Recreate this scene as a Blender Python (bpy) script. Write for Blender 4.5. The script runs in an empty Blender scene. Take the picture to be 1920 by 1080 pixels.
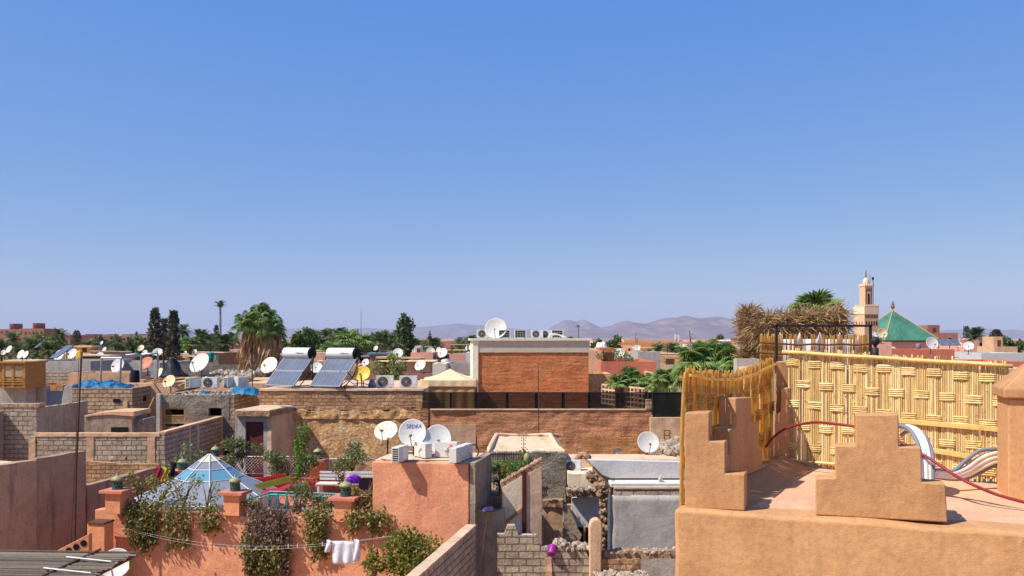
# rooftops of an old walled town, seen from a roof terrace: script builds everything in metres
HAZE_COL = (.7, .76, .93, 1.0); HAZE_D = 4.7e-5
SKY_AIR, SKY_DUST, SKY_OZ, SKY_S, SKY_HUE, SKY_SAT = 1.0, .3, 4.0, .111, .5, 1.0
SKY_MUL = (.58, .42, .10, 1); SKY_ADD = (0, .92, 4.25, 1)
SUN_S, EXPO = 4.4, 0.52
import bpy, bmesh, math, random
from mathutils import Vector, Matrix, noise as mnoise
PI = math.pi
R = math.radians
scene = bpy.context.scene
col = scene.collection
FPX, CX, HY, EZ = 1600.0, 960.0, 634.0, 13.0      # lens in photo pixels, principal column, horizon row, eye height

# ------------------------------------------------------------------ survey helpers
def W(px, py, Y):
    return Vector(((px - CX) / FPX * Y, Y, EZ - (py - HY) / FPX * Y))
class Fr:
    """a plan frame: local x along the facade, local y away from the street"""
    def __init__(s, ox, oy, deg=0.0):
        s.o = (ox, oy); s.deg = deg
        a = R(deg); s.c, s.s = math.cos(a), math.sin(a)
        s.cx = -(ox * s.c + oy * s.s); s.cy = -(-ox * s.s + oy * s.c)
    def _d(s, px, py):
        X, Z = (px - CX) / FPX, (HY - py) / FPX
        return X * s.c + s.s, -X * s.s + s.c, Z
    def Y(s, px, py, yl=0.0):
        dx, dy, dz = s._d(px, py); t = (yl - s.cy) / dy
        return (s.cx + t * dx, EZ + t * dz)
    def X(s, px, py, xl=0.0):
        dx, dy, dz = s._d(px, py); t = (xl - s.cx) / dx
        return (s.cy + t * dy, EZ + t * dz)
    def Z(s, px, py, z):
        dx, dy, dz = s._d(px, py); t = (z - EZ) / dz
        return (s.cx + t * dx, s.cy + t * dy)
    def w(s, x, y, z=0.0):
        return Vector((s.o[0] + x * s.c - y * s.s, s.o[1] + x * s.s + y * s.c, z))
W0 = Fr(0, 0, 0)

def N3(x, y, z): return mnoise.noise(Vector((x, y, z)))
def S2L(c):
    c /= 255.0
    return c / 12.92 if c <= 0.04045 else ((c + 0.055) / 1.055) ** 2.4
def C(r, g, b, k=1.08): return tuple(min(.9, S2L(q) * k) for q in (r, g, b)) + (1.0,)

# ------------------------------------------------------------------ mesh builder
_ICO = {}
def ico(n):
    if n not in _ICO:
        bm = bmesh.new(); bmesh.ops.create_icosphere(bm, subdivisions=n, radius=1.0)
        bm.verts.ensure_lookup_table()
        _ICO[n] = ([v.co.copy() for v in bm.verts], [[v.index for v in f.verts] for f in bm.faces]); bm.free()
    return _ICO[n]
class MB:
    def __init__(s): s.v = []; s.f = []; s.m = []
    def add(s, vs, fs, m=0):
        b = len(s.v); s.v.extend(Vector(p) for p in vs)
        for f in fs: s.f.append([i + b for i in f]); s.m.append(m)
        return s
    def box(s, x0, x1, y0, y1, z0, z1, m=0, M=None):
        vs = [Vector((x, y, z)) for z in (z0, z1) for y in (y0, y1) for x in (x0, x1)]
        if M: vs = [M @ v for v in vs]
        return s.add(vs, [(0, 2, 3, 1), (4, 5, 7, 6), (0, 1, 5, 4), (2, 6, 7, 3), (0, 4, 6, 2), (1, 3, 7, 5)], m)
    def prism(s, pts, ax, a, b, m=0):
        n = len(pts)
        if ax == 'y': g = lambda p, q: (p[0], q, p[1])
        elif ax == 'x': g = lambda p, q: (q, p[0], p[1])
        else: g = lambda p, q: (p[0], p[1], q)
        vs = [g(p, a) for p in pts] + [g(p, b) for p in pts]
        fs = [list(range(n)), list(range(2 * n - 1, n - 1, -1))]
        fs += [(i, (i + 1) % n, n + (i + 1) % n, n + i) for i in range(n)]
        return s.add(vs, fs, m)
    def tube(s, pts, r, n=6, m=0):
        pts = [Vector(p) for p in pts]; k = len(pts)
        rs = r if isinstance(r, (list, tuple)) else [r] * k
        up0 = None; vs = []
        for i, p in enumerate(pts):
            d = (pts[min(i + 1, k - 1)] - pts[max(i - 1, 0)])
            if d.length < 1e-9: d = Vector((0, 0, 1))
            d.normalize()
            if up0 is None: up0 = Vector((0, 0, 1)) if abs(d.z) < .9 else Vector((1, 0, 0))
            u = d.cross(up0)
            if u.length < 1e-6: u = d.cross(Vector((0, 1, 0)))
            u.normalize(); w = u.cross(d); up0 = w
            for j in range(n):
                t = 2 * PI * j / n
                vs.append(p + (u * math.cos(t) + w * math.sin(t)) * rs[i])
        fs = [(i * n + j, i * n + (j + 1) % n, (i + 1) * n + (j + 1) % n, (i + 1) * n + j) for i in range(k - 1) for j in range(n)]
        fs += [list(range(n - 1, -1, -1)), list(range((k - 1) * n, k * n))]
        return s.add(vs, fs, m)
    def lathe(s, prof, n=16, M=None, m=0):
        vs = []; fs = []; k = len(prof)
        for r, z in prof:
            for j in range(n):
                t = 2 * PI * j / n; vs.append(Vector((r * math.cos(t), r * math.sin(t), z)))
        if M: vs = [M @ v for v in vs]
        fs = [(i * n + j, i * n + (j + 1) % n, (i + 1) * n + (j + 1) % n, (i + 1) * n + j) for i in range(k - 1) for j in range(n)]
        fs += [list(range(n - 1, -1, -1)), list(range((k - 1) * n, k * n))]
        return s.add(vs, fs, m)
    def blob(s, c, r, seed=0, amp=.25, sub=2, sc=None, m=0, fr=1.5):
        vs, fs = ico(sub); sc = sc or (1, 1, 1); c = Vector(c)
        return s.add([c + Vector((v.x * sc[0], v.y * sc[1], v.z * sc[2])) * (r * (1 + amp * N3(v.x * fr + seed * 7.1, v.y * fr, v.z * fr))) for v in vs], fs, m)
    def rock(s, c, r, rng, m=0):
        vs, fs = ico(1); c = Vector(c); sc = [rng.uniform(.6, 1.3) for _ in range(3)]; sd = rng.random() * 50
        E = Matrix.Rotation(rng.random() * 6, 3, Vector((rng.random() - .5, rng.random() - .5, rng.random())).normalized())
        return s.add([c + E @ Vector((v.x * sc[0], v.y * sc[1], v.z * sc[2] * .8)) * (r * (1 + .5 * N3(v.x + sd, v.y, v.z))) for v in vs], fs, m)
    def rwall(s, x0, x1, y0, y1, z0, top, amp=.02, res=.25, seed=0, m=0, sc=2.0, jag=0.0, jl=.3):
        """a wall of rough masonry: subdivided skin pushed in and out, uneven top line"""
        nx = max(1, int((x1 - x0) / res)); zt = top if callable(top) else (lambda x: top)
        zm = max(zt(x0), zt(x1)); nz = max(1, int((zm - z0) / res)); ny = max(1, int((y1 - y0) / res))
        def tp(x):
            q = math.floor(x / jl)
            return zt(x) + (jag * (N3(q * 3.7 + seed, seed * 1.3, .5) + .6 * N3(x * 4 + seed, 2.2, 1.1)) if jag else 0)
        def P(i, j, k):
            x = x0 + (x1 - x0) * i / nx; y = y0 + (y1 - y0) * j / ny; z = z0 + (tp(x) - z0) * k / nz
            a = amp
            return Vector((x + a * N3(x * sc + seed, y * sc, z * sc), y + a * N3(x * sc, y * sc + seed + 9, z * sc), z + .6 * a * N3(x * sc, y * sc, z * sc + seed + 5)))
        idx = {}; vs = []; fs = []
        def V(i, j, k):
            if (i, j, k) not in idx: idx[(i, j, k)] = len(vs); vs.append(P(i, j, k))
            return idx[(i, j, k)]
        for i in range(nx):
            for k in range(nz):
                fs.append((V(i, 0, k), V(i + 1, 0, k), V(i + 1, 0, k + 1), V(i, 0, k + 1)))
                fs.append((V(i, ny, k), V(i, ny, k + 1), V(i + 1, ny, k + 1), V(i + 1, ny, k)))
            for j in range(ny):
                fs.append((V(i, j, nz), V(i + 1, j, nz), V(i + 1, j + 1, nz), V(i, j + 1, nz)))
        for j in range(ny):
            for k in range(nz):
                fs.append((V(0, j, k), V(0, j, k + 1), V(0, j + 1, k + 1), V(0, j + 1, k)))
                fs.append((V(nx, j, k), V(nx, j + 1, k), V(nx, j + 1, k + 1), V(nx, j, k + 1)))
        return s.add(vs, fs, m)
    def leaf(s, p, size, rng, m=0, down=0.0, asp=.55):
        d = Vector((rng.gauss(0, 1), rng.gauss(0, 1), rng.gauss(0, 1) - down)); d.normalize()
        n = Vector((rng.gauss(0, 1), rng.gauss(0, 1), rng.gauss(0, 1) + .6)); w = d.cross(n)
        if w.length < 1e-4: return
        w.normalize(); L = size * rng.uniform(.7, 1.3); a = p + d * (L * .5)
        s.add([p, a + w * (L * asp * .5), p + d * L, a - w * (L * asp * .5)], [(0, 1, 2, 3)], m)
    def cloud(s, c, rad, n, size, rng, m=0, clumps=8, spread=.45, down=0.0, zflat=1.0):
        c = Vector(c); cs = []
        for _ in range(clumps):
            while True:
                q = Vector((rng.uniform(-1, 1), rng.uniform(-1, 1), rng.uniform(-1, 1)))
                if q.length < 1: break
            cs.append((q, rng.uniform(.6, 1.2)))
        for _ in range(n):
            q, k = cs[int(rng.random() * len(cs))]
            o = Vector((rng.gauss(0, 1), rng.gauss(0, 1), rng.gauss(0, 1) * zflat)); o = o.normalized() * (spread * k * rng.random() ** .4)
            o += q
            s.leaf(c + Vector((o.x * rad[0], o.y * rad[1], o.z * rad[2])), size, rng, m, down)
        return s
    def build(s, name, mats, parent=None, loc=None, rz=0.0, bevel=0.0, smooth=False, seg=2, normals=True):
        me = bpy.data.meshes.new(name)
        me.from_pydata(s.v, [], s.f)
        if not isinstance(mats, (list, tuple)): mats = [mats]
        for m in mats: me.materials.append(m)
        if len(mats) > 1: me.polygons.foreach_set('material_index', s.m)
        if normals:
            bm = bmesh.new(); bm.from_mesh(me); bmesh.ops.recalc_face_normals(bm, faces=bm.faces); bm.to_mesh(me); bm.free()
        uv = me.uv_layers.new(name='metres').data
        vv = me.vertices
        for p in me.polygons:
            n = p.normal; ax, ay, az = abs(n.x), abs(n.y), abs(n.z)
            for li in p.loop_indices:
                co = vv[me.loops[li].vertex_index].co
                uv[li].uv = (co.x, co.y) if az > .75 else ((co.x, co.z) if ay >= ax else (co.y, co.z))
        if smooth or bevel: me.polygons.foreach_set('use_smooth', [True] * len(me.polygons))
        o = bpy.data.objects.new(name, me); col.objects.link(o)
        if bevel:
            b = o.modifiers.new('bevel', 'BEVEL'); b.width = bevel; b.segments = seg; b.limit_method = 'ANGLE'; b.angle_limit = R(35); b.harden_normals = True
        if parent: o.parent = parent
        if loc is not None: o.location = loc
        if rz: o.rotation_euler = (0, 0, rz)
        return o

def tag(o, label=None, cat=None, group=None, kind=None):
    if label: o['label'] = label
    if cat: o['category'] = cat
    if group: o['group'] = group
    if kind: o['kind'] = kind
    return o
def thing(name, label, cat, loc=(0, 0, 0), rz=0.0, group=None):
    o = bpy.data.objects.new(name, None); col.objects.link(o); o.empty_display_size = .3
    o.location = loc; o.rotation_euler = (0, 0, rz)
    return tag(o, label, cat, group)
def tF(name, label, cat, F, group=None):      # a thing whose local frame is F
    return thing(name, label, cat, (F.o[0], F.o[1], 0), R(F.deg), group)
def copy_tree(o, parent=None):
    c = o.copy(); col.objects.link(c)
    if parent: c.parent = parent
    for ch in list(o.children): copy_tree(ch, c)
    return c

# ------------------------------------------------------------------ materials
class NT:
    def __init__(s, name):
        s.mat = bpy.data.materials.new(name); s.mat.use_nodes = True
        s.t = s.mat.node_tree; s.t.nodes.clear()
    def n(s, typ, **kw):
        nd = s.t.nodes.new(typ)
        for k, v in kw.items():
            if k in nd.inputs.keys(): nd.inputs[k].default_value = v
            else: setattr(nd, k, v)
        return nd
    def l(s, a, b): s.t.links.new(a, b)
    def noise(s, vec, scale, detail=4, rough=.6, dist=0.0):
        nd = s.n('ShaderNodeTexNoise'); nd.inputs['Scale'].default_value = scale; nd.inputs['Detail'].default_value = detail
        nd.inputs['Roughness'].default_value = rough; nd.inputs['Distortion'].default_value = dist
        s.l(vec, nd.inputs['Vector']); return nd.outputs['Fac']
    def ramp(s, fac, stops):
        nd = s.n('ShaderNodeValToRGB'); cr = nd.color_ramp
        while len(cr.elements) < len(stops): cr.elements.new(.5)
        for e, (p, c) in zip(cr.elements, stops):
            e.position = p; e.color = c if len(c) == 4 else (*c, 1)
        s.l(fac, nd.inputs[0]); return nd.outputs[0]
    def mix(s, fac, a, b, mode='MIX'):
        nd = s.n('ShaderNodeMix', data_type='RGBA', blend_type=mode)
        for q, i in ((fac, 0), (a, 6), (b, 7)):
            if isinstance(q, (int, float)): nd.inputs[i].default_value = q
            elif isinstance(q, tuple): nd.inputs[i].default_value = q
            else: s.l(q, nd.inputs[i])
        return nd.outputs[2]
    def math(s, op, a, b=0.0):
        nd = s.n('ShaderNodeMath', operation=op)
        for q, i in ((a, 0), (b, 1)):
            if isinstance(q, (int, float)): nd.inputs[i].default_value = q
            else: s.l(q, nd.inputs[i])
        return nd.outputs[0]
    def bump(s, h, strength, dist=.02, prev=None):
        nd = s.n('ShaderNodeBump'); nd.inputs['Strength'].default_value = strength; nd.inputs['Distance'].default_value = dist
        s.l(h, nd.inputs['Height'])
        if prev is not None: s.l(prev, nd.inputs['Normal'])
        return nd.outputs[0]
    def out(s, color, rough=.9, normal=None, metal=0.0, spec=.25, extra=None):
        b = s.n('ShaderNodeBsdfPrincipled'); b.inputs['Roughness'].default_value = rough; b.inputs['Metallic'].default_value = metal
        b.inputs['Specular IOR Level'].default_value = spec
        if isinstance(color, tuple): b.inputs['Base Color'].default_value = color
        else: s.l(color, b.inputs['Base Color'])
        if normal is not None: s.l(normal, b.inputs['Normal'])
        o = s.n('ShaderNodeOutputMaterial'); s.l(b.outputs[0], o.inputs[0]); s.b = b; s.o = o
        return s.mat
    def vec(s, scale=(1, 1, 1), kind='UV', obj_shift=True):
        tc = s.n('ShaderNodeTexCoord'); src = tc.outputs[kind]
        mp = s.n('ShaderNodeMapping'); mp.inputs['Scale'].default_value = scale; s.l(src, mp.inputs['Vector'])
        if obj_shift:
            oi = s.n('ShaderNodeObjectInfo'); mu = s.math('MULTIPLY', oi.outputs['Random'], 37.0); s.l(mu, mp.inputs['Location'])
        return mp.outputs[0]

def stucco(name, c, var=.25, grain=60, gb=.35, stain=.35, stain_c=None, scale=1.0, rough=.92, lump=.4, spk=.18, crack=0.0):
    """earth render: trowel mottling, rain streaks, grain"""
    t = NT(name); v = t.vec(); vs = t.vec((1.6, .22, 1))
    dk = tuple(x * (1 - var) for x in c[:3]) + (1,); lt = tuple(min(1, x * (1 + var * .6)) for x in c[:3]) + (1,)
    a = t.ramp(t.noise(v, 1.3 * scale, 6, .65, .6), [(.28, dk), (.5, c), (.75, lt)])
    st = stain_c or tuple(x * .45 for x in c[:3]) + (1,)
    sf = t.ramp(t.noise(vs, 1.5 * scale, 5, .7), [(.5, (0, 0, 0)), (.75, (stain,) * 3)])
    a = t.mix(sf, a, st)
    sp = t.ramp(t.noise(v, 22 * scale, 3, .7), [(.3, (1 - spk,) * 3), (.6, (1 + spk * .35,) * 3)])
    a = t.mix(1.0, a, sp, 'MULTIPLY')
    sw = t.ramp(t.noise(t.vec((1, .6, 1)), 7 * scale, 3, .6, 3.5), [(.35, (.93,) * 3), (.6, (1.04,) * 3)]); a = t.mix(1.0, a, sw, 'MULTIPLY')
    if crack:
        vo = t.n('ShaderNodeTexVoronoi', feature='DISTANCE_TO_EDGE'); vo.inputs['Scale'].default_value = .55; t.l(t.vec((1, 1.7, 1)), vo.inputs['Vector'])
        ck = t.math('MULTIPLY', t.ramp(vo.outputs['Distance'], [(.003, (1, 1, 1)), (.009, (0, 0, 0))]), t.ramp(t.noise(v, .9, 3, .6), [(.5, (0, 0, 0)), (.6, (crack,) * 3)]))
        a = t.mix(ck, a, tuple(x * .3 for x in c[:3]) + (1,))
    oi = t.n('ShaderNodeObjectInfo'); a = t.mix(1.0, a, t.ramp(oi.outputs['Random'], [(0, (.86,) * 3), (1, (1.08,) * 3)]), 'MULTIPLY')
    n1 = t.bump(t.noise(v, 3.2 * scale, 5, .6), lump, .05); n2 = t.bump(t.noise(v, grain, 3, .6), gb, .01, n1)
    return t.out(a, rough, n2)
def masonry(name, c1, c2, mort, bw, bh, ms, var=.3, stain=.4, bumpk=.8, wob=.03, plaster=None, pl_at=.62, holes=False, mort_smooth=.1, smear=.8, course=0.0):
    """laid blocks or bricks with uneven courses; optional patches of old plaster"""
    t = NT(name); v = t.vec()
    nd = t.n('ShaderNodeTexNoise'); nd.inputs['Scale'].default_value = 2.2; nd.inputs['Detail'].default_value = 3; t.l(v, nd.inputs['Vector'])
    sub = t.n('ShaderNodeVectorMath', operation='SUBTRACT'); t.l(nd.outputs['Color'], sub.inputs[0]); sub.inputs[1].default_value = (.5, .5, .5)
    scl = t.n('ShaderNodeVectorMath', operation='SCALE'); t.l(sub.outputs[0], scl.inputs[0]); scl.inputs['Scale'].default_value = wob * 2
    add = t.n('ShaderNodeVectorMath', operation='ADD'); t.l(t.vec(obj_shift=False), add.inputs[0]); t.l(scl.outputs[0], add.inputs[1])
    b = t.n('ShaderNodeTexBrick'); t.l(add.outputs[0], b.inputs['Vector'])
    b.inputs['Scale'].default_value = 1; b.inputs['Brick Width'].default_value = bw; b.inputs['Row Height'].default_value = bh
    b.inputs['Mortar Size'].default_value = ms; b.inputs['Mortar Smooth'].default_value = mort_smooth; b.inputs['Bias'].default_value = 0
    b.inputs['Color1'].default_value = c1; b.inputs['Color2'].default_value = c2; b.inputs['Mortar'].default_value = mort
    m1 = t.ramp(t.noise(v, 1.1, 6, .7, .4), [(.3, (1 - var,) * 3), (.7, (1 + var * .4,) * 3)])
    sm = t.ramp(t.noise(v, 1.7, 5, .7, .6), [(.42, (0, 0, 0)), (.62, (smear,) * 3)]); mb = t.mix(.5, c1, mort)
    a = t.mix(sm, b.outputs['Color'], mb); a = t.mix(1.0, a, m1, 'MULTIPLY')
    sp = t.ramp(t.noise(v, 14, 4, .75), [(.3, (1 - var * .9,) * 3), (.65, (1.08,) * 3)])
    a = t.mix(1.0, a, sp, 'MULTIPLY')
    vs = t.vec((1.6, .25, 1))
    sf = t.ramp(t.noise(vs, 1.2, 5, .7), [(.5, (0, 0, 0)), (.8, (stain,) * 3)])
    a = t.mix(sf, a, tuple(x * .4 for x in c1[:3]) + (1,))
    if course:
        cz = t.ramp(t.noise(t.vec((.55, 6.5, 1)), 1.6, 5, .75, .25), [(.34, (1 - course,) * 3), (.5, (1,) * 3), (.68, (1 + course * .7,) * 3)]); a = t.mix(1.0, a, cz, 'MULTIPLY')
    inv = t.math('SUBTRACT', 1.0, b.outputs['Fac'])
    if holes:
        vo = t.n('ShaderNodeTexVoronoi'); vo.inputs['Scale'].default_value = 1.6; t.l(v, vo.inputs['Vector'])
        hf = t.ramp(vo.outputs['Distance'], [(.06, (1, 1, 1)), (.09, (0, 0, 0))])
        a = t.mix(hf, a, (.012, .011, .01, 1))
    n1 = t.bump(t.math('MULTIPLY', inv, t.math('SUBTRACT', 1.15, sm)), bumpk, .03); n2 = t.bump(t.noise(v, 16, 5, .75), .7, .03, n1); n3 = t.bump(t.noise(v, 3, 4, .6), .5, .06, n2)
    if plaster:
        pf = t.ramp(t.noise(v, .55, 7, .68, .3), [(pl_at, (0, 0, 0)), (pl_at + .03, (1, 1, 1))])
        a = t.mix(pf, a, t.mix(1.0, plaster, sp, 'MULTIPLY'))
        n3 = t.bump(pf, .6, .04, n3)
    return t.out(a, .95, n3)
def rubble_mat(name, c1, c2, c3, scale=9.0):
    t = NT(name); v = t.vec()
    vo = t.n('ShaderNodeTexVoronoi'); vo.inputs['Scale'].default_value = scale; vo.inputs['Randomness'].default_value = 1; t.l(v, vo.inputs['Vector'])
    a = t.ramp(t.noise(v, 1.6, 7, .7, .5), [(.3, c1), (.5, c2), (.72, c3)])
    k = t.ramp(vo.outputs['Distance'], [(.1, (1.05,) * 3), (.8, (.55,) * 3)])
    a = t.mix(.8, a, k, 'MULTIPLY')
    n1 = t.bump(t.noise(v, 5, 8, .75, .5), 1.0, .08); n2 = t.bump(vo.outputs['Distance'], .6, -.03, n1); n3 = t.bump(t.noise(v, 38, 4, .7), .7, .015, n2)
    return t.out(a, .97, n3)
def plain(name, c, rough=.6, metal=0.0, var=.12, spec=.3, sc=4.0, bumpk=.08):
    t = NT(name); v = t.vec(kind='Object')
    k = t.ramp(t.noise(v, sc, 5, .7), [(.3, (1 - var,) * 3), (.7, (1 + var * .5,) * 3)])
    return t.out(t.mix(1.0, c, k, 'MULTIPLY'), rough, t.bump(t.noise(v, sc * 8, 3, .6), bumpk, .01), metal, spec)
def worn(name, c, rust, at=.55, sc=2.5, rough=.5, soft=.06):
    t = NT(name); v = t.vec(kind='Object')
    f = t.ramp(t.noise(v, sc, 7, .7, .5), [(at, (0, 0, 0)), (at + soft, (1, 1, 1))])
    k = t.ramp(t.noise(v, 12, 4, .7), [(.3, (.86,) * 3), (.65, (1.04,) * 3)])
    return t.out(t.mix(1.0, t.mix(f, c, rust), k, 'MULTIPLY'), rough, None, 0, .35)
def leafy(name, cols, trans=.35, rough=.55):
    t = NT(name); g = t.n('ShaderNodeNewGeometry')
    a = t.ramp(g.outputs['Random Per Island'], [(i / max(1, len(cols) - 1), c) for i, c in enumerate(cols)])
    oi = t.n('ShaderNodeObjectInfo'); k = t.ramp(oi.outputs['Random'], [(0, (.82, .85, .8)), (1, (1.12, 1.1, 1.05))])
    a = t.mix(1.0, a, k, 'MULTIPLY')
    t.out(a, rough, None, 0, .3)
    tr = t.n('ShaderNodeBsdfTranslucent'); t.l(a, tr.inputs[0]); mx = t.n('ShaderNodeMixShader'); mx.inputs[0].default_value = trans
    t.l(t.b.outputs[0], mx.inputs[1]); t.l(tr.outputs[0], mx.inputs[2]); t.l(mx.outputs[0], t.o.inputs[0])
    return t.mat
def island(name, cols, rough=.6, streak=None, trans=0.0, spec=.3):
    """one tone per cane, stick or stone, with streaks along it"""
    t = NT(name); g = t.n('ShaderNodeNewGeometry')
    a = t.ramp(g.outputs['Random Per Island'], [(i / max(1, len(cols) - 1), c) for i, c in enumerate(cols)])
    v = t.vec((8, 8, 2), 'Object')
    k = t.ramp(t.noise(v, streak or 3.0, 5, .75), [(.3, (.68,) * 3), (.55, (1.0,) * 3), (.75, (1.12,) * 3)])
    a = t.mix(1.0, a, k, 'MULTIPLY')
    t.out(a, rough, t.bump(t.noise(v, 9, 4, .7), .4, .01), 0, spec)
    if trans:
        tr = t.n('ShaderNodeBsdfTranslucent'); t.l(a, tr.inputs[0]); mx = t.n('ShaderNodeMixShader'); mx.inputs[0].default_value = trans
        t.l(t.b.outputs[0], mx.inputs[1]); t.l(tr.outputs[0], mx.inputs[2]); t.l(mx.outputs[0], t.o.inputs[0])
    return t.mat
def cloth(name, c, trans=.25, fold=6.0, rough=.85):
    t = NT(name); v = t.vec((1, 1, .35), 'Object')
    k = t.ramp(t.noise(v, 3, 5, .7), [(.3, (.85,) * 3), (.7, (1.05,) * 3)])
    a = t.mix(1.0, c, k, 'MULTIPLY')
    t.out(a, rough, t.bump(t.noise(v, fold, 4, .6), .5, .05), 0, .2)
    tr = t.n('ShaderNodeBsdfTranslucent'); t.l(a, tr.inputs[0]); mx = t.n('ShaderNodeMixShader'); mx.inputs[0].default_value = trans
    t.l(t.b.outputs[0], mx.inputs[1]); t.l(tr.outputs[0], mx.inputs[2]); t.l(mx.outputs[0], t.o.inputs[0])
    return t.mat
def see_through(name, c, op, rough=.2, spec=.5, gloss=True):
    t = NT(name); t.out(c, rough, None, 0, spec)
    tr = t.n('ShaderNodeBsdfTransparent'); mx = t.n('ShaderNodeMixShader'); mx.inputs[0].default_value = op
    t.l(tr.outputs[0], mx.inputs[1]); t.l(t.b.outputs[0], mx.inputs[2]); t.l(mx.outputs[0], t.o.inputs[0])
    return t.mat

M = {}
M['ochre'] = stucco('ochre_render', C(190, 142, 96), .16, 90, .45, .5, C(146, 98, 62), .8, .95, .4, .13)
M['ochre_floor'] = stucco('pink_floor_render', C(214, 164, 128), .16, 70, .3, .3, C(170, 110, 80), 1.3)
M['coral'] = stucco('coral_render', C(216, 148, 110), .24, 34, .9, .55, C(176, 98, 74), .8, .95, .7, .18)
M['coral_dk'] = stucco('orange_render', C(214, 142, 98), .2, 42, .6, .3, C(150, 72, 45), 1.4)
M['brown_wall'] = stucco('brown_earth_render', C(172, 138, 108), .25, 30, .5, .85, C(84, 64, 50), .8, .97, .6)
M['beige'] = stucco('beige_render', C(206, 166, 128), .22, 40, .5, .5, C(128, 92, 68), 1.2)
M['beige_lt'] = stucco('pale_roof_screed', C(208, 176, 142), .24, 40, .5, .7, C(150, 112, 86), 1.0)
M['cream'] = stucco('cream_paint', C(226, 214, 190), .06, 40, .2, .15, C(170, 150, 120))
M['fascia'] = stucco('dimmed_cream_paint', C(196, 182, 160), .07, 40, .2, .15)  # the cream again, darkened: the front's dimmer light is put into the colour
M['greyp'] = stucco('grey_cement_render', C(174, 165, 153), .2, 30, .5, .55, C(92, 84, 76), 1.1)
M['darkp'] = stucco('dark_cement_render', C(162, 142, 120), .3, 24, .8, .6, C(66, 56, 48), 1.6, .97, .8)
M['roughgrey'] = rubble_mat('rough_cement', C(106, 96, 84), C(148, 136, 120), C(176, 162, 140), 13)
M['stone'] = rubble_mat('old_rammed_stone', C(196, 138, 86), C(236, 182, 122), C(244, 204, 152), 7)
M['earth'] = rubble_mat('broken_earth', C(140, 104, 78), C(178, 140, 108), C(206, 170, 136), 12)
M['whitep'] = stucco('white_paint', C(202, 196, 188), .08, 40, .25, .35, C(186, 176, 164))
M['offwhite'] = stucco('stained_white', C(226, 206, 172), .12, 40, .3, .5, C(160, 132, 100))
M['block'] = masonry('concrete_blocks', C(202, 180, 152), C(180, 162, 138), C(128, 104, 80), .40, .20, .02, .34, .35, 1.0, .03, holes=True, smear=.4)
M['block_tan'] = masonry('tan_blocks', C(204, 172, 136), C(182, 152, 120), C(112, 88, 66), .40, .20, .02, .34, .4, 1.0, .035, holes=True, smear=.5)
M['block_sm'] = masonry('old_tan_blocks', C(206, 162, 118), C(184, 142, 104), C(140, 100, 70), .38, .17, .02, .32, .45, 1.0, .05, plaster=C(200, 160, 120), pl_at=.6)
M['brick'] = masonry('red_bricks', C(232, 146, 88), C(204, 114, 64), C(190, 128, 86), .24, .062, .009, .25, .25, 1.0, .02, course=.42)
M['brick_old'] = masonry('old_bricks', C(236, 164, 112), C(210, 134, 86), C(194, 140, 100), .25, .07, .013, .32, .45, 1.0, .04, course=.5, plaster=C(176, 132, 100), pl_at=.66)
M['brick_or'] = masonry('orange_bricks', C(228, 162, 102), C(208, 140, 82), C(176, 122, 80), .25, .075, .01, .25, .3, .9, .03, course=.4)
M['pinkwall'] = stucco('salmon_render', C(188, 112, 86), .12, 40, .3, .3)
M['pink'] = stucco('pale_pink_render', C(214, 158, 134), .12, 40, .3, .35)
M['grey_blue'] = stucco('blue_grey_paint', C(112, 124, 144), .1, 40, .2, .3)
M['terrtile'] = plain('terracotta_tile', C(190, 120, 92), .8, 0, .25)
M['metal'] = plain('galvanised_steel', C(150, 152, 156), .45, .6, .2)
M['iron'] = plain('dark_iron', C(48, 44, 44), .6, .3, .3)
M['rustpole'] = plain('rusty_iron', C(84, 56, 44), .8, .2, .4)
M['black'] = plain('black_void', C(14, 12, 12), .9, 0, .2)
M['wood'] = plain('weathered_timber', C(176, 128, 72), .8, 0, .4, .2, 6)
M['wood_dk'] = plain('dark_timber', C(98, 66, 44), .85, 0, .4, .2, 6)
M['reddoor'] = plain('dark_red_paint', C(92, 38, 32), .6, 0, .3)
M['white_enamel'] = plain('white_enamel', C(212, 212, 210), .4, 0, .07, .4)
M['dish_white'] = worn('dish_white', C(202, 197, 186), C(170, 142, 108), .6, 2.0, .5, .16)
M['dish_cream'] = worn('dish_cream', C(226, 214, 186), C(176, 120, 62), .74, 2.5)
M['dish_grey'] = worn('dish_grey', C(206, 202, 194), C(160, 148, 130), .6, 2.0)
M['dish_rust'] = worn('dish_orange_rust', C(224, 206, 164), C(206, 120, 28), .47, 1.6, .7, .2)
M['dish_copper'] = worn('dish_copper', C(208, 124, 92), C(176, 92, 62), .5, 2.0, .6, .2)
M['dish_brown'] = worn('dish_brown', C(128, 98, 84), C(92, 70, 60), .5, 2.0, .6)
M['dish_yellow'] = worn('dish_yellow', C(222, 178, 62), C(196, 144, 40), .6, 2.0, .5, .2)
M['plastic_w'] = plain('beige_plastic', C(200, 195, 184), .5, 0, .08)
M['plastic_g'] = plain('grey_plastic', C(150, 148, 146), .6, 0, .15)
M['grille'] = plain('black_grille', C(40, 38, 38), .7, 0, .2)
M['bronze'] = plain('brass', C(160, 122, 60), .4, .7, .2)
M['blueletter'] = plain('blue_print', C(40, 80, 170), .6, 0, .05)
M['greyletter'] = plain('grey_print', C(110, 108, 108), .6, 0, .05)
M['redletter'] = plain('pale_red_print', C(190, 120, 120), .6, 0, .05)
M['tarp_blue'] = cloth('blue_tarpaulin', C(44, 106, 140), .08, 9, .45)
M['tarp_black'] = cloth('black_tarpaulin', C(34, 34, 40), .05, 7, .4)
M['canvas'] = cloth('beige_canvas', C(236, 206, 160), .12, 2)
M['canvas_dk'] = cloth('tan_canvas', C(196, 150, 88), .12, 2)
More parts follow.
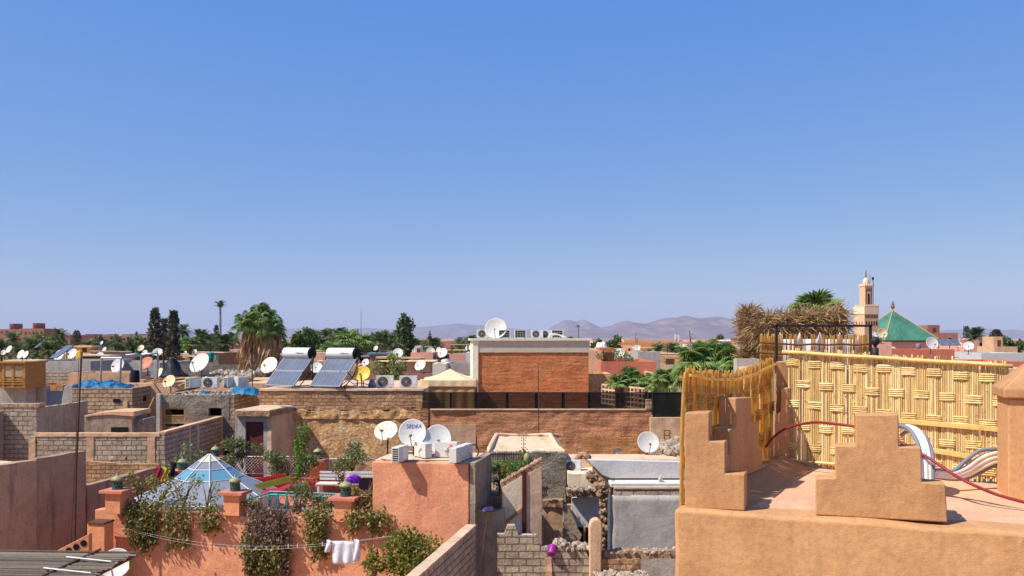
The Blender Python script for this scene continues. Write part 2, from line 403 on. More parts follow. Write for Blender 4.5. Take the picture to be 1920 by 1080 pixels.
M['white_cloth'] = cloth('white_cotton', C(236, 234, 244), .3, 8)
M['red_cloth'] = cloth('crimson_cotton', C(176, 30, 60), .2)
M['yel_cloth'] = cloth('yellow_cotton', C(206, 174, 40), .2)
M['blk_cloth'] = cloth('black_cotton', C(28, 26, 36), .1)
M['purple'] = plain('purple_plush', C(118, 40, 170), .9, 0, .3, .2, 12, .6)
M['magenta'] = plain('magenta_plastic', C(148, 40, 128), .4, 0, .25)
M['teal'] = plain('teal_paint', C(22, 126, 122), .5, 0, .2)
M['redpaint'] = plain('red_paint', C(158, 46, 36), .5, 0, .25)
M['orpaint'] = plain('orange_paint', C(214, 108, 44), .6, 0, .25)
M['olive'] = plain('olive_paint', C(134, 124, 40), .6, 0, .25)
M['lantern'] = plain('green_glaze', C(66, 92, 80), .5, 0, .4, .3, 10)
M['lantern_top'] = plain('pale_green_glaze', C(146, 150, 102), .5, 0, .3, .3, 10)
M['net'] = see_through('black_shade_net', C(26, 24, 24), .58, .9, .1)
M['net2'] = see_through('dense_shade_net', C(30, 32, 30), .86, .9, .1)
M['glass_blue'] = see_through('blue_glass', C(112, 164, 184), .66, .08, .6)
M['glass_pale'] = see_through('pale_glass', C(152, 154, 158), .6, .1, .6)
M['panel'] = plain('solar_absorber', C(92, 98, 112), .3, .0, .25, .5, 2, .02)
M['leaf_vine'] = leafy('vine_leaves', [C(78, 92, 40), C(112, 112, 56), C(144, 128, 70), C(164, 140, 92), C(88, 110, 46)])
M['leaf_dry'] = leafy('dry_creeper_leaves', [C(126, 98, 82), C(160, 128, 108), C(104, 80, 68), C(182, 152, 130)])
M['leaf_green'] = leafy('fresh_leaves', [C(58, 92, 30), C(88, 122, 42), C(120, 146, 60), C(70, 100, 36)])
M['leaf_grey'] = leafy('grey_green_leaves', [C(96, 110, 68), C(126, 136, 86), C(156, 158, 108), C(106, 116, 66)])
M['leaf_bush'] = leafy('bushy_leaves', [C(74, 104, 34), C(112, 122, 42), C(148, 118, 58), C(92, 114, 40), C(156, 136, 70)])
M['leaf_dark'] = leafy('dark_tree_leaves', [C(56, 74, 46), C(80, 96, 58), C(104, 116, 74), C(66, 84, 50)], .25)
M['leaf_mid'] = leafy('tree_leaves', [C(56, 86, 36), C(84, 110, 48), C(104, 126, 60), C(66, 92, 42)], .3)
M['leaf_cyp'] = leafy('cypress_leaves', [C(64, 62, 46), C(84, 80, 60), C(50, 54, 38), C(104, 94, 74)], .15)
M['leaf_olive'] = leafy('olive_leaves', [C(92, 104, 52), C(122, 130, 70), C(146, 148, 90), C(104, 112, 58)], .3)
M['palm'] = leafy('palm_fronds', [C(64, 94, 40), C(92, 120, 52), C(120, 142, 66), C(76, 104, 46)], .3)
M['palm_far'] = leafy('date_palm_fronds', [C(66, 84, 46), C(84, 100, 56), C(106, 116, 68), C(72, 88, 50)], .25)
M['palm_fan'] = leafy('fan_fronds', [C(78, 112, 44), C(112, 142, 64), C(150, 166, 98), C(92, 126, 50), C(166, 160, 100)], .32)
M['palm_dead'] = leafy('dead_fronds', [C(176, 138, 96), C(206, 168, 122), C(140, 106, 74), C(220, 188, 142)], .15)
M['thatch'] = leafy('dry_thatch', [C(150, 122, 86), C(184, 154, 112), C(112, 88, 62), C(206, 178, 134), C(130, 100, 70), C(78, 60, 44)], .15)
M['trunk'] = plain('bark', C(104, 82, 62), .95, 0, .4, .2, 8, .5)
M['cane'] = island('yellow_cane', [C(214, 182, 112), C(228, 200, 138), C(190, 152, 88), C(238, 216, 162), C(206, 172, 104), C(222, 192, 122), C(176, 138, 84)], .6)
M['cane_gold'] = island('golden_cane', [C(242, 202, 124), C(230, 184, 106), C(248, 216, 146), C(214, 166, 92)], .6, None, .7)
M['cane_rail'] = island('smooth_cane', [C(224, 190, 118), C(214, 178, 106)], .4)
M['reed'] = island('grey_reed', [C(92, 80, 68), C(120, 106, 92), C(66, 56, 48), C(140, 124, 106)], .8)
M['hose_red'] = plain('red_rubber', C(134, 40, 44), .45, 0, .1)
M['hose_grey'] = plain('grey_rubber', C(118, 124, 136), .6, 0, .15)
M['hose_white'] = plain('white_insulation', C(226, 220, 208), .7, 0, .15, .3, 14, .3)
M['stones'] = island('rubble_stones', [C(150, 132, 112), C(178, 160, 138), C(122, 104, 88), C(196, 178, 156)], .95)
M['brickbits'] = island('broken_brick_ends', [C(176, 120, 100), C(150, 132, 116), C(190, 150, 126), C(164, 104, 88)], .95)
M['far_red'] = stucco('dusty_red_render', C(158, 112, 94), .2, 10, .2, .4, None, .4)
M['cabin'] = plain('brown_yellow_timber', C(160, 114, 58), .8, 0, .35, .2, 6)
M['bag_purple'] = plain('dusky_purple_plastic', C(62, 48, 78), .5, 0, .3)
M['ground'] = stucco('dry_ground', C(176, 138, 108), .25, 2, .2, .2, None, .05)
M['tile_green'] = masonry('green_glazed_tiles', C(84, 160, 122), C(140, 194, 158), C(58, 118, 92), .3, .3, .05, .3, .15, .6, .02)
M['roof_green'] = stucco('green_glazed_tiles', C(74, 128, 100), .4, 3, .3, .35, C(150, 150, 110), .22, .5, .3, .5)
M['minaret'] = masonry('minaret_brick', C(226, 186, 146), C(214, 172, 132), C(204, 162, 124), .6, .25, .02, .15, .2, .5, .01)
M['minaret_pale'] = stucco('pale_lime_render', C(230, 198, 162), .1, 4, .2, .2)
# ------------------------------------------------------------------ props used many times
def dish(c, r, mat, yaw, el, L, label, group='satellite dishes on the roofs', arm='offset', marks=False, asp=1.0, parent=None):
    """an offset satellite dish: paraboloid shell, rim, feed arm with horn, back bracket and mast"""
    c = Vector(c)
    t = thing('satellite_dish', label, 'satellite dish', (c.x, c.y, c.z - L), 0, group)
    E = Matrix.Translation((0, 0, L)) @ Matrix.Rotation(R(yaw * .62), 4, 'Z') @ Matrix.Rotation(R(-el), 4, 'X')
    n = 30; d = .2 * r; b = MB(); vs = []; fs = []
    rr = [0, .3, .55, .78, .94, 1.0, 1.015, 1.0]; K = len(rr)
    for side in (0, 1):
        for i, q in enumerate(rr[:6] if side == 0 else [1.015, 1.0, .78, .5, .25, 0]):
            for j in range(n):
                a = 2 * PI * j / n
                vs.append(E @ Vector((q * r * math.cos(a), -d * min(q, 1) ** 2 + (side * (.012 + .012 * r)), q * r * math.sin(a) * asp)))
    for i in range(11):
        fs += [(i * n + j, i * n + (j + 1) % n, (i + 1) * n + (j + 1) % n, (i + 1) * n + j) for j in range(n)]
    b.add(vs, fs); b.build('reflector', M[mat], t, smooth=True)
    if arm:
        p0 = E @ Vector((0, -d * .9, -r * .97)); p1 = E @ Vector((0, -r * .95, -r * .42))
        b = MB(); b.tube([p0, p1], .018 * max(1, r / .45), 5)
        if arm == 'tri':
            for sx in (-1, 1): b.tube([E @ Vector((sx * r * .8, -d * .7, r * .3)), p1], .009, 4)
        b.build('feed_arm', M['metal'], t)
        b = MB(); dirv = (E @ Vector((0, 0, 0)) - p1).normalized()
        b.tube([p1 - dirv * .06, p1 + dirv * .02, p1 + dirv * .09], [.03, .045, .05], 8); b.build('feed_horn', M['bronze'] if r > .3 else M['plastic_g'], t)
    b = MB(); k = E @ Vector((0, .03, -r * .1)); kb = E @ Vector((0, .2 * r + .08, -r * .25))
    b.tube([k, kb], .05 * r + .02, 6); b.tube([kb + Vector((0, 0, .05)), Vector((kb.x, kb.y, 0))], .022 + .01 * r, 6)
    b.box(kb.x - .12, kb.x + .12, kb.y - .12, kb.y + .12, -.01, .015)
    b.build('mast', M['iron'], t)
    if marks:
        b = MB()
        for sx, sz in ((-.08, -.1), (.08, -.1), (-.08, -.55), (.08, -.55)):
            p = E @ Vector((sx * r, -d * (sx * sx + sz * sz) - .006, sz * r)); b.blob(p, .012, 1, 0, 1)
        b.build('bolt', M['iron'], t)
    return t, E
def dpx(px, py, rp, Y, mat, yaw, el, label, L=None, **k):
    c = W(px, py, Y); r = rp * Y / FPX
    return dish(c, r, mat, yaw, el, L if L is not None else r + .25, label, **k)

def ac_proto(kind):
    """outdoor condenser, 0.82 x 0.3 x 0.58 m, fan face towards -y"""
    t = thing('air_conditioner', 'x', 'air conditioner')
    b = MB(); b.box(-.41, .41, -.15, .15, .03, .58); b.build('casing', M['plastic_w'], t, bevel=.012)
    b = MB()
    for sx in (-.28, .28): b.box(sx - .04, sx + .04, -.17, .17, 0, .03)
    b.build('foot', M['iron'], t)
    if kind == 'fan':
        b = MB(); Mx = Matrix.Translation((-.1, -.155, .305)) @ Matrix.Rotation(R(90), 4, 'X')
        b.lathe([(.235, -.004), (.235, .006), (.2, .008)], 28, Mx); b.build('fan_guard', M['grille'], t)
        b = MB(); b.lathe([(.05, .0), (.05, .02), (.02, .024)], 14, Mx)
        for q in (.1, .15, .2):
            b.tube([Mx @ Vector((q * math.cos(a * PI / 12), q * math.sin(a * PI / 12), .014)) for a in range(25)], .004, 4)
        for a in range(8): b.tube([Mx @ Vector((.04 * math.cos(a * PI / 4), .04 * math.sin(a * PI / 4), .016)), Mx @ Vector((.23 * math.cos(a * PI / 4), .23 * math.sin(a * PI / 4), .014))], .004, 4)
        b.build('fan_grille', M['plastic_g'], t)
        b = MB(); b.box(.2, .385, -.156, -.15, .2, .53); b.build('service_panel', M['white_enamel'], t)
    elif kind == 'coil':
        b = MB(); b.box(-.38, .3, -.156, -.15, .07, .54); b.build('coil_face', M['grille'], t)
        b = MB()
        for i in range(5): b.box(-.38 + i * .17 - .006, -.38 + i * .17 + .006, -.166, -.158, .07, .54)
        for i in range(4): b.box(-.38, .3, -.172, -.167, .08 + i * .15, .095 + i * .15)
        b.build('coil_guard', M['plastic_w'], t)
    elif kind == 'louvre':
        b = MB()
        for i in range(6):
            b.box(-.418, -.41, -.12, .1, .08 + i * .08, .125 + i * .08)
        b.build('louvre', M['black'], t)
        b = MB(); b.box(-.1, .3, -.156, -.15, .1, .5); b.build('service_panel', M['white_enamel'], t)
    else:
        b = MB(); b.box(-.06, .06, -.2, -.15, .3, .38); b.box(-.1, -.02, -.155, -.15, .44, .47); b.build('valve_cover', M['white_enamel'], t)
        b = MB(); b.tube([(-.0, -.19, .3), (.02, -.22, .18), (.1, -.2, .08), (.2, -.22, .02)], .012, 5); b.build('pipe', M['plastic_g'], t)
    return t
_AC = {}
def ac(x, y, z, rz, kind, label, sc=1.0, group='air conditioner units'):
    if kind not in _AC: _AC[kind] = o = ac_proto(kind)
    else: o = copy_tree(_AC[kind])
    o.location = (x, y, z); o.rotation_euler = (0, 0, R(rz)); o.scale = (sc,) * 3
    o['label'] = label; o['group'] = group
    return o
def rag(name, label, cat, pts_fn, nx, ny, mat, th=.012, loc=(0, 0, 0), rz=0, group=None, parent=None):
    """a thin solid sheet of cloth from pts_fn(u, v)"""
    b = MB(); vs = [Vector(pts_fn(i / nx, j / ny)) for j in range(ny + 1) for i in range(nx + 1)]
    k = nx + 1
    fs = [(j * k + i, j * k + i + 1, (j + 1) * k + i + 1, (j + 1) * k + i) for j in range(ny) for i in range(nx)]
    b.add(vs, fs); o = b.build(name, mat, parent, loc, rz, smooth=True, normals=False)
    s = o.modifiers.new('thickness', 'SOLIDIFY'); s.thickness = th; s.offset = 0
    if label: tag(o, label, cat, group)
    return o
def heap(name, label, cat, x0, x1, y0, y1, z, h, mat, seed, group=None):
    """a crumpled tarpaulin lying in folds"""
    def f(u, v):
        x = x0 + (x1 - x0) * u; y = y0 + (y1 - y0) * v
        e = min(1, 4.5 * min(u, 1 - u), 4.5 * min(v, 1 - v))
        n = .55 + .5 * N3(x * 1.3 + seed, y * 1.7, 1) + .5 * (1 - 2 * abs(N3(x * 3.4 + y * 2.2 + seed, y * 1.1 - x * .6, 2))) * .6 + .3 * (1 - 2 * abs(N3(x * 8 + seed, y * 6 + x * 4, 3))) * .6
        return (x + .12 * N3(x * 4, y * 4, seed + 7), y + .15 * N3(x * 3, y * 4, seed + 3), z + max(0.01, h * e * n))
    return rag(name, label, cat, f, max(24, int((x1 - x0) / .045)), max(14, int((y1 - y0) / .06)), mat, .01, group=group)
def stones(name, label, x0, x1, y0, y1, zf, n, s, seed, F=None, group=None, kind=None, mat='stones'):
    rng = random.Random(seed); b = MB()
    for _ in range(n):
        x = rng.uniform(x0, x1); y = rng.uniform(y0, y1); q = s * rng.uniform(.4, 1.4)
        b.rock((x, y, zf(x, y) + q * .3), q, rng)
    o = b.build(name, M[mat], None, (F.o[0], F.o[1], 0) if F else None, R(F.deg) if F else 0)
    return tag(o, label, 'rubble', group, kind)

# ---- palms
def frond(b, base, d, L, droop, rng, leaflets=14, w=.32, m=0, lift=.0):
    """pinnate frond: curved rib with paired leaflets"""
    d = Vector(d).normalized(); side = d.cross(Vector((0, 0, 1)))
    side = side.normalized() if side.length > 1e-3 else Vector((1, 0, 0))
    pts = []
    for i in range(7):
        u = i / 6; pts.append(Vector(base) + d * (L * u) + Vector((0, 0, -droop * L * u * u)))
    b.tube(pts, [.03 * L / 3 * (1 - .8 * i / 6) + .004 for i in range(7)], 3, m)
    for i in range(leaflets):
        u = .12 + .88 * i / leaflets; k = min(5, int(u * 6)); fr = u * 6 - k; p = pts[k].lerp(pts[k + 1], fr)
        tg = (pts[k + 1] - pts[k]).normalized(); ll = w * L * (math.sin(PI * min(1, u * .85 + .12)) ** .7) * rng.uniform(.8, 1.15)
        for sg in (-1, 1):
            e = p + side * (sg * ll * .8) + tg * (ll * .55) + Vector((0, 0, rng.uniform(-.25, .12) * ll))
            q = tg * (L * .42 / leaflets)
            b.add([p - q, p + q, e], [(0, 1, 2)], m)
def fan(b, base, d, L, r, rng, seg=15, m=0, fold=.35):
    """palmate frond: stalk and a pleated, split fan"""
    d = Vector(d).normalized(); side = d.cross(Vector((0, 0, 1)))
    side = side.normalized() if side.length > 1e-3 else Vector((1, 0, 0)); up = side.cross(d).normalized()
    h = Vector(base) + d * L + Vector((0, 0, -.1 * L)); b.tube([base, Vector(base) + d * (L * .5), h], .018 * r / .6 + .006, 3, m)
    dd = (d + Vector((0, 0, -.25))).normalized()
    for i in range(seg):
        a = R(-115 + 230 * i / (seg - 1)) + rng.uniform(-.04, .04); a0 = a - R(230 / (seg - 1)) * .34; a1 = a + R(230 / (seg - 1)) * .34
        def pt(t, k, z): return h + (dd * math.cos(t) + side * math.sin(t)) * (r * k) + up * (z * r) + Vector((0, 0, -fold * r * k * k))
        k = rng.uniform(.88, 1.05)
        b.add([h, pt(a0, .6, -.04), pt(a, k, rng.uniform(-.12, .06)), pt(a1, .6, -.04), pt(a, .55, .07)], [(0, 1, 4), (1, 2, 4), (2, 3, 4), (3, 0, 4)], m)
def trunk(b, h, r0, r1, seed, n=8, lean=.0, m=0):
    pts = []; rs = []
    for i in range(12):
        u = i / 11; pts.append((lean * u * u + .05 * N3(seed, u * 3, 0), .05 * N3(u * 3, seed, 1), h * u)); rs.append(r0 + (r1 - r0) * u + (.02 if i % 2 else -.01))
    b.tube(pts, rs, n, m); return pts[-1]
_PALM = {}
def date_palm(kind, loc, s, rz, label, group='date palms on the skyline'):
    if kind not in _PALM:
        rng = random.Random(kind); h = [5.5, 7.5, 4.0, 9.0][kind % 4]
        o = thing('date_palm', label, 'palm tree')
        b = MB(); tp = trunk(b, h, .24, .19, kind); b.build('trunk', M['trunk'], o)
        b = MB()
        for i in range(64):
            a = i * 2.399 + rng.uniform(-.2, .2); el = rng.uniform(-.75, 1.3)
            frond(b, tp, (math.cos(a) * math.cos(el), math.sin(a) * math.cos(el), math.sin(el)), rng.uniform(2.3, 3.1), rng.uniform(.25, .5), rng, 12, .27)
        b.build('crown', M['palm_far'], o, normals=False)
        _PALM[kind] = o
    else: o = copy_tree(_PALM[kind])
    o.location = loc; o.rotation_euler = (0, 0, rz); o.scale = (s, s, s); o['label'] = label; o['group'] = group
    return o
def fan_palm(name, loc, h, n, L, r, seed, label, mat='palm_fan', skirt=0, group=None, lo=-.5, hi=1.35, tr=.2, seg=15):
    rng = random.Random(seed); o = thing(name, label, 'palm tree', loc, 0, group)
    b = MB(); tp = trunk(b, h, tr * 1.15, tr, seed); b.build('trunk', M['trunk'], o)
    b = MB()
    for i in range(n):
        a = i * 2.399 + rng.uniform(-.3, .3); el = lo + (hi - lo) * rng.random()
        fan(b, tp, (math.cos(a) * math.cos(el), math.sin(a) * math.cos(el), math.sin(el)), L * rng.uniform(.7, 1.15), r * rng.uniform(.8, 1.15), rng, seg)
    b.build('crown', M[mat], o, normals=False)
    return o
def tree(name, label, loc, h, rad, n, size, mat, seed, clumps=12, group=None, trunk_h=None, squash=1.0, cat='tree', spread=.42, tr=.18):
    rng = random.Random(seed); o = thing(name, label, cat, loc, 0, group)
    b = MB(); th = trunk_h if trunk_h is not None else h * .4
    trunk(b, th + .3, tr, tr * .6, seed)
    for i in range(6):
        a = i * 1.05 + rng.random(); e = Vector((math.cos(a) * rad * .6, math.sin(a) * rad * .6, th + (h - th) * rng.uniform(.35, .8)))
        b.tube([(0, 0, th * .8), (e.x * .4, e.y * .4, th + (e.z - th) * .5), e], [tr * .5, tr * .3, tr * .1], 5)
    b.build('trunk', M['trunk'], o)
    b = MB(); cz = (th * .8 + h) / 2
    b.cloud((0, 0, cz), (rad, rad, (h - th * .8) / 2 * squash), n, size, rng, 0, clumps, spread)
    b.build('crown', M[mat], o, normals=False)
    return o
def shrub(name, label, loc, rad, n, size, mat, seed, clumps=7, cat='shrub', group=None, stem=.5, spread=.45, down=0.0):
    rng = random.Random(seed); o = thing(name, label, cat, loc, 0, group)
    b = MB()
    for i in range(5):
        a = rng.random() * 6.3; b.tube([(0, 0, -stem), (math.cos(a) * rad[0] * .3, math.sin(a) * rad[1] * .3, 0), (math.cos(a) * rad[0] * .6, math.sin(a) * rad[1] * .6, rad[2] * .5)], [.02, .015, .006], 4)
    b.build('stem', M['trunk'], o)
    b = MB(); b.cloud((0, 0, rad[2] * .2), rad, n, size, rng, 0, clumps, spread, down); b.build('foliage', M[mat], o, normals=False)
    return o
def cypress(loc, h, r, seed, label, group=None, n=1500, size=.28):
    rng = random.Random(seed); o = thing('cypress_tree', label, 'cypress', loc, 0, group)
    b = MB(); trunk(b, h * .9, r * .16, .03, seed); b.build('trunk', M['trunk'], o)
    b = MB(); ph = rng.random() * 9
    for _ in range(n):
        u = rng.random() ** .8; z = h * (.06 + .94 * u)
        w = r * (math.sin(PI * min(1, .12 + .88 * (1 - u) ** .8) * .62) * .95 + .06) * (1 + .35 * N3(u * 6 + ph, seed, 0))
        a = rng.random() * 6.283; w *= (1 + .3 * N3(math.cos(a) * 1.5 + ph, math.sin(a) * 1.5, u * 9)) * math.sqrt(rng.uniform(.25, 1))
        b.leaf(Vector((w * math.cos(a), w * math.sin(a), z)), size, rng, 0, -.6)
    b.build('crown', M['leaf_cyp'], o, normals=False)
    return o

# ------------------------------------------------------------------ woven cane panel
def weave(t, L, ztop, zbot, rows, bw, nc, rng, mat, gap=0.0, jit=.04, nh=4, hs=.026, loose=0.0):
    """upright canes in tight bundles, with short cross bundles tucked over every other one"""
    b = MB(); x = 0; i = 0; cr = b
    while x < L - .02:
        zt_ = ztop(x + bw / 2); tw = rng.uniform(-1, 1) * loose
        for k in range(nc):
            xx = x + (k + .5) * bw / nc + rng.uniform(-.002, .002); r = bw / nc * .5 * (1 - gap) * rng.uniform(.92, 1.08)
            zt = zt_ + rng.uniform(-jit, jit); zb = zbot(xx) + rng.uniform(-.03, .03); sp = (k - (nc - 1) / 2) / nc
            ps = [(xx + tw + loose * sp, rng.uniform(-.004, .004), zb)]
            for q in (.25, .5, .75): ps.append((xx + tw * (1 - q) + loose * sp * .5 * math.sin(q * 9 + i) + rng.uniform(-.003, .003), .006 * math.sin(q * 5 + k + i), zb + (zt - zb) * q))
            ps.append((xx, 0, zt))
            if rng.random() < .04: continue
            yj = rng.uniform(-.007, .007); ps = [(p_[0], p_[1] + yj, p_[2]) for p_ in ps]; b.tube(ps, [r * rng.uniform(.95, 1.05) for _ in ps], 5)
            for _ in range(2):       # nodes
                q = rng.uniform(.1, .9); z = zb + (zt - zb) * q; xq = xx + tw * (1 - q) if loose else xx
                b.tube([(xq, 0, z - .006), (xq, 0, z + .006)], r * 1.13, 5)
        for n_, q in enumerate(rows):
            if (i + n_) % 2: continue
            qq = q + rng.uniform(-.012, .012)
            for k in range(nh):
                z = zt_ - qq - (k - nh / 2 + .5) * hs
                if z < zbot(x) + .03: continue
                for sg in (-1, 1):
                    e = rng.uniform(-.006, .006); d = rng.uniform(-.003, .003)
                    cr.tube([(x - .014, .012 * sg * .2, z + d), (x + .002 + e, .018 * sg, z), (x + bw * .5, .023 * sg, z + d), (x + bw - .002 + e, .018 * sg, z - d), (x + bw + .014, .012 * sg * .2, z)], hs * .47 * rng.uniform(.9, 1.05), 5)
        x += bw * (1 + gap * .5); i += 1
    b.build('woven_canes', M[mat], t)

# ================================================================== RIGHT: the ochre roof terrace next door
T = Fr(1.68, 8.4, -20.0); TZ = 11.34
TL = Fr(1.68, 8.4, -31.4)
def terrace():
    t = tF('ochre_house', 'ochre mud-rendered house with stepped battlements round its roof terrace', 'house', T)
    b = MB(); b.rwall(-.06, 5.2, -.13, .3, 0, lambda x: TZ + .012 * N3(x * 2, 0, 3), .022, .11, 3, 0, 1.6); 
    b.build('parapet_wall', M['ochre'], t, bevel=.05, seg=3, smooth=True)
    b = MB(); b.prism([(-.02, .3), (6.2, .3), (6.2, 3.6), (.6, 3.6)], 'z', 0, TZ - .012); b.build('terrace_floor', M['ochre_floor'], t)
    # stepped battlements
    def merlon(F, pix, pl, th, ax, parent=t, name='battlement'):
        pts = [(F.Y if ax == 'y' else F.X)(px, py, pl) for px, py in pix]
        b = MB(); b.prism(pts, ax, pl, pl + th)
        return b.build(name, M['ochre'], parent, bevel=.015, seg=3, smooth=True)
    merlon(T, [(1284, 953), (1284, 774), (1330, 773), (1330, 827), (1360, 828), (1360, 888), (1397, 889), (1397, 958)], 0.0, .24, 'y')
    merlon(T, [(1529, 966), (1529, 897), (1566, 896), (1566, 836), (1604, 835), (1604, 778), (1685, 777), (1686, 838), (1728, 839), (1729, 904), (1773, 908), (1777, 980)], 0.0, .24, 'y')
    # left side: low kerb, battlements seen from within, cove
    tl = Fr(TL.o[0], TL.o[1], TL.deg)
    def wl(x, y, z):        # TL local -> T local
        p = TL.w(x, y); dx, dy = p.x - T.o[0], p.y - T.o[1]
        return Vector((dx * T.c + dy * T.s, -dx * T.s + dy * T.c, z))
    b = MB()
    def lprism(pix, x0, x1):
        pts = [TL.X(px, py, x1) for px, py in pix]; n = len(pts)
        vs = [wl(x0, y, z) for y, z in pts] + [wl(x1, y, z) for y, z in pts]
        fs = [list(range(n)), list(range(2 * n - 1, n - 1, -1))] + [(i, (i + 1) % n, n + (i + 1) % n, n + i) for i in range(n)]
        return vs, fs
    vs, fs = lprism([(1368, 905), (1361, 868), (1362, 857), (1370, 854), (1370, 805), (1381, 800), (1381, 746), (1409, 745), (1410, 790), (1421, 792), (1422, 842), (1430, 845), (1431, 880)], .02, .22)
    b.add(vs, fs); b.build('battlement', M['ochre'], t, bevel=.02, seg=3, smooth=True)
    b = MB(); prof = [(.0, TZ - .02), (.0, TZ + .1), (.24, TZ + .12), (.34, TZ + .06), (.46, TZ + .015), (.6, TZ - .02)]
    n = len(prof); ys = [.3 + 3.1 * i / 12 for i in range(13)]
    vs = [wl(x + .02 * N3(y * 2, x, 1), y, z + .015 * N3(y * 3, x * 2, 5)) for y in ys for x, z in prof]
    fs = [(i * n + j, i * n + j + 1, (i + 1) * n + j + 1, (i + 1) * n + j) for i in range(12) for j in range(n - 1)]
    b.add(vs, fs); b.build('cove', M['ochre'], t, smooth=True)
    def wpt(pix, Y, th):
        pts = [W(px, py, Y) for px, py in pix]; pts += [p + Vector((.1, th, 0)) for p in pts]; q = []
        for p in pts:
            dx, dy = p.x - T.o[0], p.y - T.o[1]; q.append(Vector((dx * T.c + dy * T.s, -dx * T.s + dy * T.c, p.z)))
        n = len(pix); return q, [list(range(n)), list(range(2 * n - 1, n - 1, -1))] + [(i, (i + 1) % n, n + (i + 1) % n, n + i) for i in range(n)]
    b = MB(); b.add(*wpt([(1454, 880), (1455, 678), (1489, 678), (1489, 880)], 11.35, .25)); b.build('corner_pier', M['ochre'], t, bevel=.015, smooth=True)
    b = MB(); b.add(*wpt([(1440, 880), (1440, 822), (1452, 820), (1453, 775), (1463, 774), (1464, 728), (1478, 727), (1479, 880)], 11.15, .15)); b.build('battlement', M['ochre'], t, bevel=.015, smooth=True)
    # right pier with its hipped cap
    x, y = T.Z(1890, 934, TZ)
    b = MB(); b.box(x, x + .9, y, y + .6, TZ - .05, 12.375); b.build('pier', M['ochre'], t, bevel=.02, seg=3, smooth=True)
    b = MB(); z0 = 12.375; x0, x1, y0, y1 = x - .05, x + .95, y - .05, y + .65
    b.add([(x0, y0, z0), (x1, y0, z0), (x1, y1, z0), (x0, y1, z0), (x0, y0, z0 + .1), (x1, y0, z0 + .1), (x1, y1, z0 + .1), (x0, y1, z0 + .1), (x0 + .42, y0 + .33, z0 + .5), (x1 - .42, y0 + .33, z0 + .5)],
          [(3, 2, 1, 0), (0, 1, 5, 4), (1, 2, 6, 5), (2, 3, 7, 6), (3, 0, 4, 7), (4, 5, 9, 8), (5, 6, 9), (6, 7, 8, 9), (7, 4, 8)])
    b.build('pier_cap', M['ochre'], t, bevel=.02, seg=3, smooth=True)
terrace()

rng = random.Random(5)
BF = Fr(3.62, 11.2, -36.5)
t = tF('cane_fence', 'tall woven yellow cane screen along the back of the ochre terrace', 'fence', BF)
ztp = lambda x: 12.85 - .055 * x
weave(t, 2.46, ztp, lambda x: TZ + .02, [.17, .44, .71, .98, 1.25], .14, 6, rng, 'cane', .0, .045, 4, .025)
b = MB(); b.tube([(-.05 + 2.62 * i / 10, -.055, 12.82 - .052 * (2.6 * i / 10) + .004 * math.sin(i * 1.7)) for i in range(11)], [.024 + (.003 if i % 3 == 0 else 0) for i in range(11)], 8); b.build('top_rail', M['cane_rail'], t, smooth=True)
for xa, xb, za, zb in ((1.32, 2.44, 12.0, 11.96), (1.62, 2.4, 11.68, 11.6)):
    b = MB(); b.prism([(xa, za - .03), (xb, zb - .03), (xb, zb + .03), (xa, za + .03)], 'y', -.06, -.035); b.build('batten', M['cane_rail'], t, bevel=.006)
b = MB(); b.tube([(.0, -.05, TZ + .06), (.6, -.05, TZ + .07), (1.2, -.05, TZ + .05)], .02, 6); b.build('bottom_rail', M['cane_rail'], t)
FL = Fr(TL.w(-.03, .16).x, TL.w(-.03, .16).y, 58.6)
t = tF('cane_fence', 'sagging golden cane screen hung along the left side of the ochre terrace', 'fence', FL)
zl = lambda x: 12.70 - .12 * math.sin(PI * min(1, x / 3.3)) + .03 * x / 3.3
weave(t, 3.35, zl, lambda x: TZ - .1, [.3, .62, .94], .16, 8, rng, 'cane_gold', .1, .04, 4, .034, .02)
b = MB(); b.tube([(3.35 * i / 12, -.05, zl(3.35 * i / 12) - .07 + .008 * math.sin(i * 2)) for i in range(13)], .017, 6); b.tube([(3.35 * i / 12, .05, zl(3.35 * i / 12) - .09) for i in range(13)], .017, 6); b.build('top_rail', M['cane_gold'], t)
b = MB()
for k in range(3): b.tube([(-.01 - .022 * (k % 3), .02 * (k // 3), 12.66 - .05 * k), (-.04 - .02 * (k % 3), .015, 12.0), (-.02 - .03 * (k % 3), .02, 11.2 - .04 * k)], .014, 5)
b.build('end_canes', M['cane_gold'], t)

def hose(name, label, cat, pts, r, mat, group=None, n=8):
    b = MB(); P = [Vector(p) for p in pts]; out = []
    for i in range(len(P) - 1):
        p0, p1, p2, p3 = P[max(i - 1, 0)], P[i], P[i + 1], P[min(i + 2, len(P) - 1)]
        for s in range(6):
            u = s / 6; out.append(.5 * ((2 * p1) + (p2 - p0) * u + (2 * p0 - 5 * p1 + 4 * p2 - p3) * u * u + (3 * p1 - p0 - 3 * p2 + p3) * u ** 3))
    out.append(P[-1]); b.tube(out, r, n)
    return tag(b.build(name, M[mat], smooth=True), label, cat, group)
zp = lambda px, py, Y: W(px, py, Y)
hose('hose', 'dark red hose sagging across the cane screen and over the terrace floor', 'hose',
     [zp(1436, 838, 10.9), zp(1452, 818, 10.7), zp(1480, 801, 10.5), zp(1525, 792, 10.2), zp(1566, 795, 9.9), zp(1602, 800, 9.7), zp(1650, 812, 9.4), zp(1700, 835, 9.1), zp(1756, 868, 8.85), zp(1785, 888, 8.7), zp(1818, 906, 8.5), zp(1868, 927, 8.35), zp(1925, 943, 8.2)], .016, 'hose_red')
dx = [(0, 0, 'hose_grey', .021), (9, 4, 'hose_white', .03), (20, 2, 'hose_white', .026), (30, 8, 'hose_grey', .021)]
